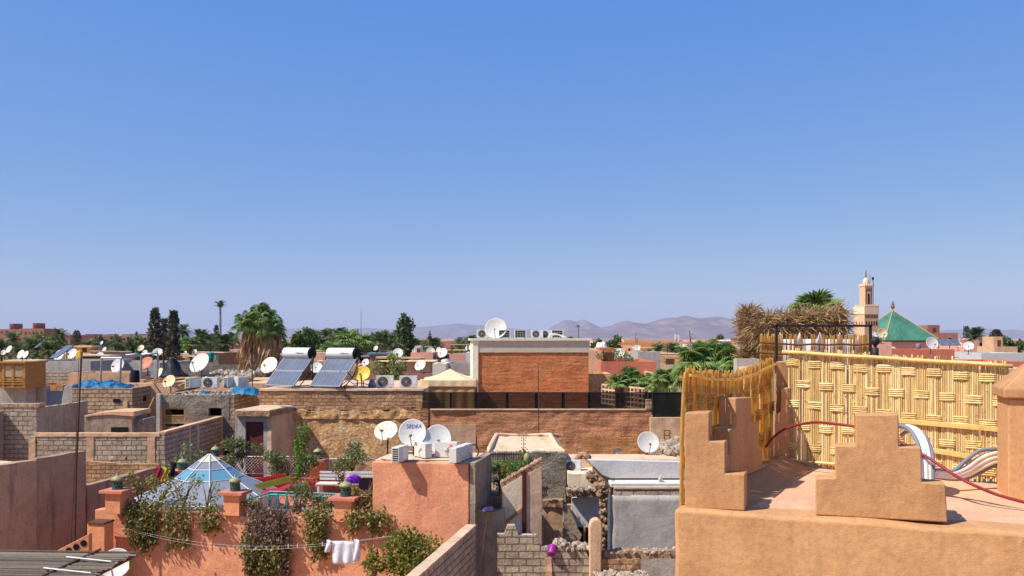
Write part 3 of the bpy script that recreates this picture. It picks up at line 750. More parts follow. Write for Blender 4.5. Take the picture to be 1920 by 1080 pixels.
lab = ['grey insulated pipe curving over behind the largest battlement, leftmost of the bundle', 'thick white insulated pipe rising behind the largest battlement', 'white insulated pipe second from the right in the rising bundle', 'grey insulated pipe at the right edge of the rising bundle']
for (ax, ay, mt, r), lb in zip(dx, lab):
    hose('insulated_pipe', lb, 'pipe', [zp(1672 + ax * .6, 800 + ay * 2, 9.55), zp(1690 + ax * .6, 798 + ay, 9.4), zp(1706 + ax * .8, 806 + ay, 9.25), zp(1720 + ax * .8, 830 + ay, 9.1), zp(1728 + ax * .7, 862, 9.0), zp(1731 + ax * .6, 905, 8.95)], r, mt, 'insulated pipes on the terrace')
lab = ['grey insulated pipe arching highest towards the right pier', 'upper white insulated pipe lying towards the right pier', 'middle white insulated pipe lying towards the right pier', 'lower white insulated pipe lying towards the right pier', 'lowest grey insulated pipe lying towards the right pier']
for i, (mt, r) in enumerate((('hose_grey', .022), ('hose_white', .03), ('hose_white', .032), ('hose_white', .03), ('hose_grey', .02))):
    dz = i * 9; e = (0, 14, 7, 0, 2)[i]
    hose('insulated_pipe', lab[i], 'pipe', [zp(1752, 882 + dz * .35, 9.2), zp(1785, 884 + dz * .4, 9.3), zp(1810, 872 + dz * .7 - (8 if i == 0 else 0), 9.35), zp(1835, 852 + dz - (6 if i == 0 else 0), 9.4), zp(1862, 842 + dz * .9, 9.42), zp(1895, 840 + dz * .8, 9.45)], r, mt, 'insulated pipes on the terrace')
hose('cable', 'thin black cable lying on the terrace floor beside the right pier', 'cable', [zp(1775, 930, 8.9), zp(1830, 938, 8.7), zp(1880, 948, 8.5), zp(1930, 957, 8.3)], .005, 'iron', None, 4)

# ------------------------------------------------------------------ the second terrace behind it
t = thing('thatched_shelter', 'shaggy dry palm-frond shelter with a draped roof and bushy post', 'shelter', W(1405, 700, 20))
o0 = t.location; rng = random.Random(11)
b = MB()
def strips(cx, cy, cz, rx, ry, rz_, n, L, dirf):
    for _ in range(n):
        p = Vector((cx + rng.uniform(-rx, rx), cy + rng.uniform(-ry, ry), cz + rng.uniform(-rz_, rz_))) - o0
        d = Vector(dirf()).normalized(); w = d.cross(Vector((rng.gauss(0, 1), rng.gauss(0, 1), rng.gauss(0, 1)))).normalized() * rng.uniform(.004, .012)
        l = L * rng.uniform(.5, 1.2); q = p + d * (l * .55) + Vector((0, 0, -.02)); e = p + d * l + Vector((rng.gauss(0, .04), rng.gauss(0, .04), -.12 * l))
        b.add([p - w, p + w, q + w, e, q - w], [(0, 1, 2, 4), (4, 2, 3)])
for k in range(14):
    c = W(1406 + rng.uniform(-12, 12), 585 + k * 7.2, 20)
    strips(c.x, c.y, c.z, .12, .15, .06, 300, .32, lambda: (rng.gauss(0, .8), rng.gauss(-.3, .5), rng.uniform(-.2, 1.2)))
b.build('post_thatch', M['thatch'], t, normals=False)
b = MB()
for k in range(34):
    u = k / 33; c = W(1412 + 158 * u, 612 - 14 * u + 5 * math.sin(k * .9), 20)
    strips(c.x, c.y, c.z, .1, .4, .16, 330, .42, lambda: (rng.gauss(-.5, .8), rng.gauss(-.5, .5), rng.gauss(-.15, .5)))
    strips(c.x, c.y, c.z - .2, .1, .4, .12, 110, .35, lambda: (rng.gauss(-.3, .5), rng.gauss(-.3, .4), rng.gauss(-.9, .4)))
for k in range(9):
    c = W(1568 + rng.uniform(-8, 8), 590 + k * 9, 20); strips(c.x, c.y, c.z, .08, .3, .1, 190, .3, lambda: (rng.gauss(.2, .6), rng.gauss(-.4, .5), rng.gauss(.1, .8)))
b.build('roof_thatch', M['thatch'], t, normals=False)
b = MB()
for px in (1404, 1500, 1584): p = W(px, 640, 20.1) - o0; b.tube([(p.x, p.y, -4), (p.x, p.y, p.z + .3)], .04, 6)
p = W(1404, 622, 20.1) - o0; q = W(1584, 608, 20.1) - o0; b.tube([p, q], .035, 6); b.build('frame', M['wood_dk'], t)
fan_palm('fan_palm', W(1530, 640, 24) - Vector((0, 0, 2.2)), 3.0, 42, .36, .56, 21, 'green fan palm rising behind the dry thatched shelter', 'palm_fan', lo=-.1, seg=17, tr=.1)

t = thing('reed_fence', 'weathered yellow reed fence with dark cross rails beneath the thatched shelter', 'fence', W(1425, 690, 17))
o0 = t.location; b = MB(); rng = random.Random(3)
for i in range(150):
    px = 1426 + 203 * i / 149 + rng.uniform(-.4, .4); top = 627 + rng.uniform(-1.5, 3)
    if 1462 < px < 1610 and rng.random() < .45: continue
    p = W(px, 695, 17) - o0; q = W(px + rng.uniform(-1, 1), top, 17) - o0; b.tube([p, q], .007 + .005 * rng.random(), 4)
b.build('reeds', M['cane_gold'], t)
b = MB()
for py in (645, 664): b.tube([(W(1420 + 210 * i / 8, py + (2 if i % 2 else 0) - (3 if i < 2 else 0), 16.96) - o0) for i in range(9)], .018, 5)
b.build('cross_rail', M['wood_dk'], t)
b = MB()
for px in (1428, 1440, 1452, 1466): b.tube([W(px, 690, 17.05) - o0, W(px, 626, 17.05) - o0], .02, 5)
b.build('stake', M['cane'], t)
def f_sheet(u, v):
    px = 1462 + 150 * u; top = 636 - 13 * max(0, math.cos(u * 8 * PI)) ** 9
    return W(px, top + (690 - top) * v, 17.25 + .04 * math.sin(u * 25))
rag('white_sheet', 'white sheet hung behind the reed fence with pointed tips showing above', 'sheet', f_sheet, 64, 6, M['white_cloth'], .01)
t = thing('metal_frame', 'thin black square metal frame standing in front of the reed fence', 'frame', W(1456, 700, 15.6)); o0 = t.location
for a, c, nm in (((1456, 700), (1456, 608), 'post'), ((1632, 700), (1632, 608), 'post'), ((1453, 609), (1635, 611), 'beam')):
    p = W(*a, 15.6) - o0; q = W(*c, 15.6) - o0; b = MB()
    if nm == 'post': b.box(p.x - .021, p.x + .021, -.021, .021, p.z, q.z - .022)
    else: b.box(p.x, q.x, -.021, .021, q.z - .02, q.z + .02)
    b.build(nm, M['iron'], t)
b = MB(); p = W(1641, 700, 15.2); b.lathe([(.06, 0), (.06, .35), (.025, .37), (.03, .4), (.075, .44), (.085, .49), (.06, .54), (.01, .56)], 12)
tag(b.build('finial_post', M['iron'], None, (p.x, p.y, W(0, 690, 15.2).z), smooth=True), 'short black post with ball finial beside the black metal frame', 'post')
b = MB(); p = W(1382, 700, 19); q = W(1424, 673, 19); b.rwall(p.x, q.x, 19, 19.3, q.z - 3, q.z, .01, .2, 4)
tag(b.build('block_pier', M['greyp']), 'low grey cement pier under the thatched post', 'pier')
# the body of that second house, below
b = MB(); b.box(5.05, 11, 17.4, 19.2, 0, W(0, 692, 17.4).z)
t2 = tag(b.build('rear_house', M['beige']), 'beige flat-roofed house carrying the thatched shelter and reed fence', 'house')

# ================================================================== LEFT: the coral house with the roof garden
RF = Fr(-13.5, 27.7, -10.6); RZ = 7.44; RT = 9.25
t = tF('coral_house', 'coral rendered house with planted roof terrace and taller square tower', 'house', RF)
b = MB(); b.rwall(-.05, 9.42, 0, .32, 0, lambda x: RZ + .03 * N3(x * 1.1, 0, 0), .02, .22, 8, 0, 1.5, .015, .6); b.build('garden_wall', M['coral'], t, smooth=True, bevel=.03)
b = MB(); b.rwall(9.42, 12.43, -.02, 2.3, 0, RT, .03, .2, 5, 0, 1.6, .02, .5); b.build('tower', M['coral'], t, smooth=True, bevel=.03)
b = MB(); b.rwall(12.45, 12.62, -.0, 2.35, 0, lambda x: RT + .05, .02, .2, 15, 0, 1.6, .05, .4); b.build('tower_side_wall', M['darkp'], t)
b = MB(); b.box(9.45, 12.4, .15, 2.25, RT - .05, RT + .035); b.build('tower_roof', M['beige_lt'], t)
lw = lambda X, Y: (((X - RF.o[0]) * RF.c + (Y - RF.o[1]) * RF.s), (-(X - RF.o[0]) * RF.s + (Y - RF.o[1]) * RF.c))
b = MB(); b.prism([lw(-13.2, 27.9), lw(-12.1, 34.8), lw(-2.6, 34.8), lw(-4, 26.4)], 'z', 5.8, 6.75); b.build('terrace_floor', M['pinkwall'], t)
b = MB(); xa, ya = lw(-12.1, 34.6); xb, yb = lw(-2.7, 34.6)
b.prism([lw(-12.3, 34.55), lw(-2.6, 34.55), lw(-2.6, 34.8), lw(-12.3, 34.8)], 'z', 5, 7.32); b.prism([lw(-13.45, 27.9), lw(-13.15, 27.9), lw(-12.05, 34.5), lw(-12.3, 34.5)], 'z', 5, 7.3)
b.build('terrace_kerb', M['pinkwall'], t, bevel=.02)
def lantern(px, py, Y, k, label):
    # px,py = lantern foot
    p = W(px, py, Y); q = lw(p.x, p.y); s = k
    pb = MB(); pb.box(q[0] - .27 * s, q[0] + .27 * s, q[1] - .24 * s, q[1] + .24 * s, p.z - .75, p.z - .1); po = pb.build('pedestal', M['coral_dk'], t, bevel=.015)
    pb = MB(); pb.box(q[0] - .41 * s, q[0] + .41 * s, q[1] - .36 * s, q[1] + .36 * s, p.z - .1, p.z); pb.build('pedestal_cap', M['terrtile'], po, bevel=.015)
    L = thing('lantern', label, 'lantern', p, 0, 'green ceramic lanterns on the roof garden pedestals')
    b = MB(); b.lathe([(.15 * s, 0), (.165 * s, .02 * s), (.165 * s, .05 * s)], 18); b.lathe([(.15 * s, .05 * s), (.15 * s, .24 * s), (.17 * s, .28 * s)], 18); b.build('body', M['lantern'], L, smooth=False)
    b = MB()
    for i in range(9):
        for j in range(2):
            a = 2 * PI * (i + .5 * j) / 9; c = Vector((.153 * s * math.cos(a), .153 * s * math.sin(a), (.1 + .09 * j) * s)); d = Vector((-math.sin(a), math.cos(a), 0)) * .022 * s; u = Vector((0, 0, .035 * s)); o = Vector((math.cos(a), math.sin(a), 0)) * .004
            b.add([c + d + o, c + u + o, c - d + o, c - u + o], [(0, 1, 2, 3)])
    b.build('openwork', M['black'], L)
    b = MB(); b.lathe([(.19 * s, .28 * s), (.18 * s, .33 * s), (.13 * s, .39 * s), (.06 * s, .42 * s), (.025 * s, .44 * s), (.03 * s, .47 * s), (.005, .52 * s)], 18); b.build('dome', M['lantern_top'], L, smooth=True)
lantern(220, 917, 27.3, 1.0, 'green glazed lantern on the leftmost front pedestal of the roof garden')
lantern(441, 920, 26.9, 1.0, 'green glazed lantern on the middle front pedestal before the glass pyramid')
lantern(648, 930, 26.25, 1.05, 'green glazed lantern on the front pedestal nearest the coral tower')
lantern(342, 881, 31, .95, 'green glazed lantern on the left edge between flags and glass pyramid')
lantern(404, 856, 34.2, .95, 'dark green lantern on the back left pedestal behind the pyramid tip')
lantern(596, 860, 34.3, .95, 'green lantern on the back pedestal among the trellis plants')

# glass pyramid
p = W(393, 852, 30.4); t = thing('glass_skylight', 'eight-sided glass pyramid skylight with blue band and white frame', 'skylight', (p.x, p.y, 6.9))
zs = [p.z - 6.9 - q for q in (0, .22, .47, .8, 1.42)]; rs = [.04, .36, .70, 1.14, 2.42]
for i, (mt, nm) in enumerate((('offwhite', 'cap'), ('glass_pale', 'upper_glass'), ('glass_blue', 'blue_glass'), ('glass_pale', 'lower_glass'))):
    b = MB(); vs = []
    for q in (i, i + 1):
        for j in range(8):
            a = 2 * PI * (j + .5) / 8 - .05; vs.append((rs[q] * math.cos(a), rs[q] * math.sin(a), zs[q]))
    b.add(vs, [(j, (j + 1) % 8, 8 + (j + 1) % 8, 8 + j) for j in range(8)]); ob = b.build(nm, M[mt], t); s = ob.modifiers.new('t', 'SOLIDIFY'); s.thickness = .012
b = MB()
for j in range(8):
    a = 2 * PI * (j + .5) / 8 - .05; b.tube([(rs[q] * math.cos(a) * 1.01, rs[q] * math.sin(a) * 1.01, zs[q] + .015) for q in range(5)], .016, 5)
for q in (1, 2, 3, 4): b.tube([(rs[q] * math.cos(2 * PI * (j + .5) / 8 - .05) * 1.01, rs[q] * math.sin(2 * PI * (j + .5) / 8 - .05) * 1.01, zs[q] + .01) for j in range(9)], .015, 5)
b.build('frame', M['white_enamel'], t)
b = MB(); b.lathe([(2.4, -.2), (2.4, zs[4] - .02)], 8, Matrix.Rotation(PI / 8 - .05, 4, 'Z')); b.build('kerb', M['whitep'], t)

# vines and plants on the coral wall
def vine(name, label, x0, x1, zt, zb, n, mat, seed, size=.12, thick=.24, strands=9, shape=None, group=None, above=.15, mats=None):
    rng = random.Random(seed); o = tF(name, label, 'climbing plant', RF, group)
    b = MB(); st = MB()
    for k in range(strands):
        u = (k + rng.random()) / strands; x = x0 + (x1 - x0) * u
        ln = (zt - zb) * (shape(u) if shape else rng.uniform(.45, 1)); y = -.08; z = zt + above; pts = [(x, .1, z)]; m = 14
        for i in range(m):
            z -= (ln + above) / m; x += rng.gauss(0, .025); y = -.05 - thick * (.3 + .7 * math.sin(PI * min(1, (i + 2) / m))) * rng.uniform(.4, 1); pts.append((x, y, z))
        st.tube(pts, .008, 3)
        for _ in range(int(1.4 * n) // strands):
            i = min(m - 1, int(rng.random() ** 1.1 * m)); p = Vector(pts[i]).lerp(Vector(pts[i + 1]), rng.random())
            w = .13 * (1.15 - .7 * i / m)
            b.leaf(p + Vector((rng.gauss(0, w), rng.gauss(0, w * .7) - .02, rng.gauss(0, .06))), size, rng, 0, .9)
    st.build('stem', M['trunk'], o); b.build('foliage', M[mat], o, normals=False)
    return o
def rx(px, py): return RF.Y(px, py, -.1)
def vpx(name, label, px0, px1, pt, pb, n, mat, seed, **k):
    a = rx(px0, pt); c = rx(px1, pt); d = rx((px0 + px1) / 2, pb)
    return vine(name, label, a[0], c[0], a[1], d[1], n, mat, seed, **k)
vpx('creeper', 'leafy creeper tumbling furthest down the coral wall below the leftmost lantern', 244, 300, 946, 1036, 1250, 'leaf_vine', 1, strands=9, shape=lambda u: .35 + .65 * math.sin(PI * u) ** .6)
vpx('creeper', 'thin creeper strands hanging below the glass pyramid', 318, 356, 952, 1036, 620, 'leaf_vine', 2, strands=6)
vpx('creeper', 'short creeper tuft hanging left of the middle front pedestal', 378, 412, 955, 1000, 350, 'leaf_vine', 3, strands=6)
vpx('dry_creeper', 'wide brown dried creeper mat hanging in two green-tipped columns down the coral wall', 468, 540, 960, 1085, 2600, 'leaf_dry', 4, strands=20, shape=lambda u: .45 + .55 * abs(math.cos(PI * u)) ** .5, thick=.3)
vpx('creeper', 'green left column of creeper growing down from the dry mat', 466, 500, 1000, 1100, 1100, 'leaf_vine', 5, strands=7, thick=.34, above=0)
vpx('creeper', 'green right column of creeper growing down from the dry mat', 506, 536, 1005, 1100, 1000, 'leaf_vine', 6, strands=7, thick=.34, above=0)
vpx('creeper', 'dense tapering green creeper hanging left of the third pedestal', 578, 612, 962, 1050, 1000, 'leaf_vine', 7, strands=9, shape=lambda u: .5 + .5 * math.sin(PI * u))
vpx('creeper', 'loose creeper hanging where the garden wall meets the tower', 652, 730, 965, 1003, 750, 'leaf_vine', 8, strands=12)
def bush(px, py, Y, rad, n, size, mat, seed, label, **k):
    return shrub(k.pop('name', 'shrub'), label, W(px, py, Y), rad, n, size, mat, seed, **k)
bush(262, 915, 27.9, (.55, .4, .55), 400, .1, 'leaf_vine', 21, 'sparse shrub beside the leftmost lantern pedestal')
bush(300, 925, 27.7, (.6, .35, .5), 260, .1, 'leaf_vine', 22, 'sparse shrub in front of the white skirt of the pyramid')
bush(345, 920, 27.4, (.6, .35, .5), 230, .1, 'leaf_vine', 23, 'brownish shrub before the lower glass of the pyramid')
bush(388, 922, 27.2, (.55, .3, .6), 200, .1, 'leaf_grey', 24, 'thin twiggy shrub reaching up before the pyramid glass')
bush(480, 945, 26.8, (.5, .3, .3), 320, .1, 'leaf_vine', 25, 'low shrub right of the middle front pedestal')
bush(560, 935, 27.0, (.6, .4, .5), 560, .1, 'leaf_vine', 26, 'shrub growing through the middle of the teal railing')
bush(600, 935, 26.9, (.45, .4, .45), 380, .1, 'leaf_vine', 27, 'shrub growing through the teal railing left of the third pedestal')
bush(685, 925, 26.5, (.5, .35, .75), 800, .11, 'leaf_vine', 28, 'tall shrub between the third pedestal and the coral tower')
bush(455, 856, 33.8, (.85, .5, .65), 1500, .12, 'leaf_grey', 29, 'rounded grey green bush left on the back trellis')
bush(540, 870, 33.9, (1.0, .45, .55), 1500, .12, 'leaf_grey', 30, 'wide grey green bush spreading along the middle of the back trellis')
bush(568, 868, 33.0, (.38, .35, 1.1), 800, .12, 'leaf_green', 31, 'tall bright green upright shrub left of the back lantern')
bush(660, 862, 34.0, (.85, .45, .65), 1400, .12, 'leaf_grey', 32, 'bush climbing the trellis between back lantern and tower')
bush(350, 862, 32.5, (.6, .5, .45), 480, .12, 'leaf_grey', 33, 'low bush behind the lantern on the left edge')
bush(640, 893, 31.0, (.35, .3, .55), 260, .1, 'leaf_vine', 34, 'small potted shrub beside the white bench')
bush(772, 1050, 23.6, (1.25, .6, .85), 3800, .11, 'leaf_bush', 35, 'broad orange and green bush growing against the foot of the tower', clumps=12)
bush(700, 1062, 23.9, (.35, .3, .4), 400, .1, 'leaf_bush', 36, 'small clump left of the broad bush below the washing')
# trellis at the back
for x0, x1, pt, pb, lb in ((430, 572, 856, 888, 'white wire trellis along the back kerb left of the back lantern'), (618, 702, 860, 890, 'white wire trellis between the back lantern and the tower')):
    p = W(x0, pb, 34.4); q = W(x1, pt, 34.4); t = thing('trellis', lb, 'trellis', p); w = q.x - p.x; h = q.z - p.z; b = MB()
    k = int((w + h) / .13)
    for i in range(k):
        s0 = i * .13 - h
        for sg in (0, 1):
            xs = [(s0 + (h * u if sg == 0 else h * (1 - u)), .01 * sg, h * u) for u in (0, 1)]
            pts = []
            for u in range(9):
                x = xs[0][0] + (xs[1][0] - xs[0][0]) * u / 8; z = h * u / 8
                if 0 <= x <= w: pts.append((x, .015 * sg, z))
            if len(pts) > 1: b.tube(pts, .0055, 3)
    b.build('lattice', M['dish_grey'], t)
    b = MB(); b.tube([(0, 0, h), (w, 0, h)], .018, 4); b.tube([(0, 0, 0), (w, 0, 0)], .018, 4); b.tube([(0, 0, 0), (0, 0, h)], .018, 4); b.tube([(w, 0, 0), (w, 0, h)], .018, 4); b.build('frame', M['white_enamel'], t)
# teal railing
p = W(505, 958, 27.2); t = thing('railing', 'teal painted metal railing with scrolled panels behind the garden wall', 'railing', (p.x, p.y, p.z), R(-10.6)); h = .62; Lr = 3.3
b = MB()
for z in (.05, h - .1, h): b.tube([(0, 0, z), (Lr, 0, z)], .03, 5)
b.build('rail', M['teal'], t)
b = MB()
for i in range(12): b.box(i * .3 - .024, i * .3 + .024, -.024, .024, 0, h - .01)
b.build('baluster', M['teal'], t)
b = MB()
for i in range(11):
    cx = i * .3 + .15
    b.tube([(cx + .1 * math.cos(a * PI / 6), .0, .3 + .17 * math.sin(a * PI / 6)) for a in range(13)], .011, 4)
b.build('scrollwork', M['teal'], t)
p = W(505, 958, 27.5); t = thing('stair_railing', 'teal handrail slanting down to the railing beside the glass pyramid', 'railing', p); b = MB()
b.tube([(0, 0, .6), (-.8, .9, .25), (-1.3, 1.3, .0)], .03, 6); b.build('handrail', M['teal'], t); b = MB()
for u in (0, .4, .8, 1.2): b.tube([(-u, u * 1.05, -.2), (-u, u * 1.05, .58 - .43 * u)], .015, 4)
b.build('baluster', M['teal'], t)
# folded wooden loungers / boats of colour
def plank_box(label, a, c, Y, z0, h, mat, rz, L, w, tilt):
    p = W(a, c, Y); t = thing('planter_trough', label, 'planter', p, R(rz)); E = Matrix.Rotation(R(tilt), 4, 'Y')
    b = MB(); b.box(0, L, -w / 2, -w / 2 + .03, 0, h, 0, E); b.box(0, L, w / 2 - .03, w / 2, 0, h, 0, E); b.box(0, .03, -w / 2 + .03, w / 2 - .03, 0, h, 0, E); b.box(L - .03, L, -w / 2 + .03, w / 2 - .03, 0, h, 0, E); b.build('side', M[mat], t)
    b = MB(); b.box(.03, L - .03, -w / 2 + .03, w / 2 - .03, .0, h * .6, 0, E); b.build('bed', M['orpaint'] if mat == 'redpaint' else M['wood_dk'], t)
plank_box('long red and orange wooden trough sloping behind the glass pyramid', 462, 912, 31.2, 0, .22, 'redpaint', 8, 1.4, .4, -8)
plank_box('long olive yellow wooden trough leaning in front of the red one', 476, 920, 30.4, 0, .2, 'olive', 8, 1.35, .2, -13)
def f_red(u, v): return W(490 + 60 * u, 922 - 16 * u + 7 * v, 29.8 - .3 * v) + Vector((0, 0, .03 * math.sin(u * 9)))
rag('red_cloth', 'crimson cloth spread below the olive trough', 'cloth', f_red, 14, 4, M['red_cloth'])
# bench, cushions
p = W(592, 925, 31.5); t = thing('bench', 'whitewashed timber bench with slatted back at the rear of the roof garden', 'bench', (p.x, p.y, p.z), R(-4)); Lb = 2.1
b = MB(); b.box(0, Lb, 0, .5, .3, .36); b.build('seat', M['whitep'], t, bevel=.01)
b = MB()
for k in range(3): b.box(0, Lb, .5, .54, .42 + k * .12, .5 + k * .12)
b.build('backrest', M['whitep'], t, bevel=.005)
for x in (.05, Lb - .12): b = MB(); b.box(x, x + .07, .02, .48, -.02, .3); b.build('leg', M['whitep'], t)
b = MB(); b.blob((0, 0, 0), .24, 4, .12, 3, (1.2, .6, .9)); tag(b.build('purple_cushion', M['purple'], None, W(664, 901, 31.6), smooth=True), 'fluffy purple cushion propped on the white bench', 'cushion')
b = MB(); b.prism([(0, 0), (.62, 0), (.62, .42), (.05, .42)], 'y', 0, .08); tag(b.build('dark_cushion', M['blk_cloth'], None, W(671, 918, 30.9), R(-6), bevel=.02), 'dark blue back cushion beside the purple one', 'cushion')
b = MB(); b.lathe([(.16, 0), (.24, .3), (.25, .34), (.22, .34), (.2, .28)], 14); tag(b.build('plant_pot', M['teal'], None, W(566, 928, 29.5), smooth=True), 'green glazed plant pot behind the teal railing', 'plant pot')
def vfl(a, c, d, e):
    return lambda u, v: W(a + (c - a) * u + 3 * math.sin(v * 5 + u * 3), d + (e - d) * v + 6 * u * (1 - v), 30.6 + .06 * math.sin(u * 9 + v * 3))
rag('crimson_flag', 'crimson cloth hanging left in the row by the lantern', 'cloth', vfl(292, 304, 873, 906), 6, 8, M['red_cloth'], group='cloths drying by the left lantern')
rag('yellow_flag', 'yellow cloth hanging between the crimson and black ones', 'cloth', vfl(303, 317, 875, 905), 6, 8, M['yel_cloth'], group='cloths drying by the left lantern')
rag('black_flag', 'black cloth hanging right of the yellow one', 'cloth', vfl(318, 331, 864, 900), 6, 8, M['blk_cloth'], group='cloths drying by the left lantern')
# washing line
A, B_ = RF.Y(196, 982, -.12), RF.Y(480, 1010, -.9); 
P0 = RF.w(A[0], -.12, A[1]); P1 = W(742, 1004, 25.2)
t = thing('washing_line', 'sagging white washing line with blue pegs strung across the coral wall', 'washing line', P0); b = MB()
sagp = lambda u: (P1 - P0) * u + Vector((0, -.35 * math.sin(PI * u), -.42 * math.sin(PI * u)))
b.tube([sagp(i / 24) for i in range(25)], .0022, 4); b.tube([sagp(i / 24) + Vector((0, -.15, -.06)) * math.sin(PI * i / 24) for i in range(25)], .0022, 4); b.build('cord', M['dish_grey'], t)
for u in (.3, .37, .405, .52, .575, .66, .69, .77):
    b = MB(); c = sagp(u); b.box(c.x - .012, c.x + .012, c.y - .02, c.y + .02, c.z - .06, c.z + .05); b.build('peg', M['dish_grey'] if u > .6 else M['hose_grey'], t)
c = sagp(.835) + P0; t = thing('shirt', 'white long-sleeved shirt hanging upside down on the washing line', 'shirt', c, R(-8)); t.scale = (1.3, 1.3, 1.3)
rag('shirt_body', None, None, lambda u, v: (-.27 + .54 * u + .02 * v, .03 * math.sin(u * 14 + v * 2) * (.3 + v), .02 - .52 * v - .03 * abs(u - .5)), 14, 8, M['white_cloth'], .012, parent=t)
rag('sleeve', None, None, lambda u, v: (-.38 + .12 * u - .05 * v, .03 * math.sin(u * 5 + v * 4) - .015, .03 - .28 * v), 5, 6, M['white_cloth'], .012, parent=t)
rag('sleeve', None, None, lambda u, v: (.27 + .14 * u + .04 * v - .06 * v * v, .04 * math.sin(u * 5 + v * 4) - .02, .06 - .5 * v), 5, 8, M['white_cloth'], .012, parent=t)
# left pier, plank and little arcaded wall
FW = Fr(-13.5, 27.3, -10.6)
t = thing('orange_pier', 'orange rendered pier with a plank on top at the left foot of the coral wall', 'pier', W(163, 1040, 26.9), R(-10.6)); b = MB()
b.box(0, .62, 0, .45, -6.5, .98); b.build('shaft', M['coral_dk'], t, bevel=.02)
b = MB(); b.box(.02, .62, -.04, .49, .98, 1.03); b.build('plank', M['wood_dk'], t)
t = thing('low_wall', 'low orange wall with scalloped openings beside the orange pier', 'wall', W(98, 1040, 25.5)); b = MB()
b.prism([(0, -5), (1.1, -5), (1.1, .62), (0, .05)], 'y', 0, .2); b.build('masonry', M['coral_dk'], t, bevel=.02); b = MB()
for k in range(3): b.lathe([(.1, 0), (.1, .012)], 10, Matrix.Translation((.5 + .22 * k, -.004, .12 + .11 * k)) @ Matrix.Rotation(R(90), 4, 'X'))
b.build('opening', M['black'], t)
# tall rusty aerial pole
t = thing('aerial_pole', 'tall thin rusty pole with an orange box on top, left foreground', 'pole', W(136, 1030, 26.3)); o0 = t.location; b = MB()
b.tube([(0, 0, -3), W(143, 870, 26.3) - o0, W(153, 660, 26.3) - o0], [.036, .032, .028], 7); b.build('shaft', M['rustpole'], t); b = MB(); c = W(152, 665, 26.3) - o0; b.box(c.x - .11, c.x + .02, -.08, .08, c.z - .12, c.z + .12); b.build('lamp_box', M['dish_yellow'], t, bevel=.02)
b = MB(); b.tube([W(148, 668, 26.3) - o0, W(146, 720, 26.3) - o0, W(141, 860, 26.3) - o0, W(133, 1020, 26.3) - o0], .008, 3); b.build('wire', M['iron'], t)

# reed roof at the bottom left
rng = random.Random(9); t = thing('reed_roof', 'weathered grey reed awning roof at the bottom left with rope lashings', 'awning', (-6.3, 14.0, 9.45)); b = MB()
for i in range(120):
    y = -3.4 * i / 119 + rng.uniform(-.012, .012); x1 = .12 + .06 * y + rng.uniform(-.06, .1); x0 = -4.6 + rng.uniform(-.4, .4)
    z = .045 * (abs(y) * -.05) + rng.uniform(0, .035) + .05 * N3(y * 2, 1, 1); b.tube([(x0, y + rng.uniform(-.03, .03), z + .1), ((x0 + x1) / 2, y + rng.uniform(-.02, .02), z + .04), (x1, y, z)], .012 + .007 * rng.random(), 4)
b.build('reeds', M['reed'], t); b = MB()
b.tube([(-.5, .1, .06), (-.75, -3.4, .03)], .022, 5); b.tube([(.1, .08, -.03), (-.12, -3.4, -.03)], .03, 6); b.tube([(-4.6, .05, -.03), (.1, .05, -.03)], .025, 6); b.build('batten', M['wood_dk'], t); b = MB()
for y in (-.6, -1.25, -2.2): b.tube([(-.75, y + .1, .09), (-.4, y, .085), (.02, y - .03, .05)], .011, 4)
b.build('rope', M['hose_white'], t); b = MB()
b.tube([(.05, .0, -9), (.05, .0, -.04)], .03, 6); b.tube([(-.1, -3.3, -9), (-.1, -3.3, -.04)], .03, 6); b.tube([(-4.4, .0, -9), (-4.4, 0, .05)], .03, 6); b.build('post', M['olive'], t)
dpx(218, 1057, 28, 19, 'dish_white', 12, 25, 'white satellite dish half hidden behind the grey reed awning', L=.9)
# ================================================================== tower roof: dishes and condensers
z = RT + .035
def onroof(px, py, zz): 
    Y = (EZ - zz) * FPX / (py - HY); return W(px, py, Y)
dpx(725, 809, 23, 27.4, 'dish_cream', -28, 34, 'cream dish tipped up at the left of the tower roof with a long black arm', L=.95, arm='tri', asp=.85)
_, E = dpx(774, 812, 26, 27.0, 'dish_white', -6, 18, 'white dish with blue lettering standing in the middle of the tower roof', L=.92, marks=True)
def letters(txt, size, mat, parent, Mx, name='lettering', th=.004, sp=1.0, bowl=None):
    cu = bpy.data.curves.new(name, 'FONT'); cu.body = txt; cu.size = size; cu.extrude = th; cu.offset = size * .012; cu.shear = .15 if len(txt) == 5 else 0; cu.align_x = 'CENTER'; cu.space_character = sp
    o = bpy.data.objects.new(name, cu); col.objects.link(o); bpy.context.view_layer.update()
    dg = bpy.context.evaluated_depsgraph_get(); me = bpy.data.meshes.new_from_object(o.evaluated_get(dg)); bpy.data.objects.remove(o); bpy.data.curves.remove(cu)
    if bowl:        # print the letters onto the hollow of a dish of radius r
        r_, ox, oz = bowl
        for v in me.vertices: X, Z = v.co.x + ox, v.co.y + oz; v.co = (X, -.2 * r_ * (X * X + Z * Z) / (r_ * r_) - .003 - max(0, v.co.z), Z)
    me.materials.clear(); me.materials.append(M[mat]); m = bpy.data.objects.new(name, me); col.objects.link(m); m.parent = parent; m.matrix_local = Mx
    return m
letters('SEDEA', .165, 'blueletter', _, E, sp=1.05, bowl=(26 * 27.0 / FPX, .03, .15))
dpx(821, 824, 25, 27.0, 'dish_grey', 14, 24, 'grey white dish in its neighbour\'s shadow at the right of the tower dishes', L=.85, marks=True, asp=1.12)
def acp(px, py, rz, kind, label, sc=1.0, zz=None):
    p = onroof(px, py, zz or z); return ac(p.x, p.y, zz or z, rz, kind, label, sc)
acp(750, 866, 72, 'louvre', 'white condenser with black louvres under the lettered dish', .82)
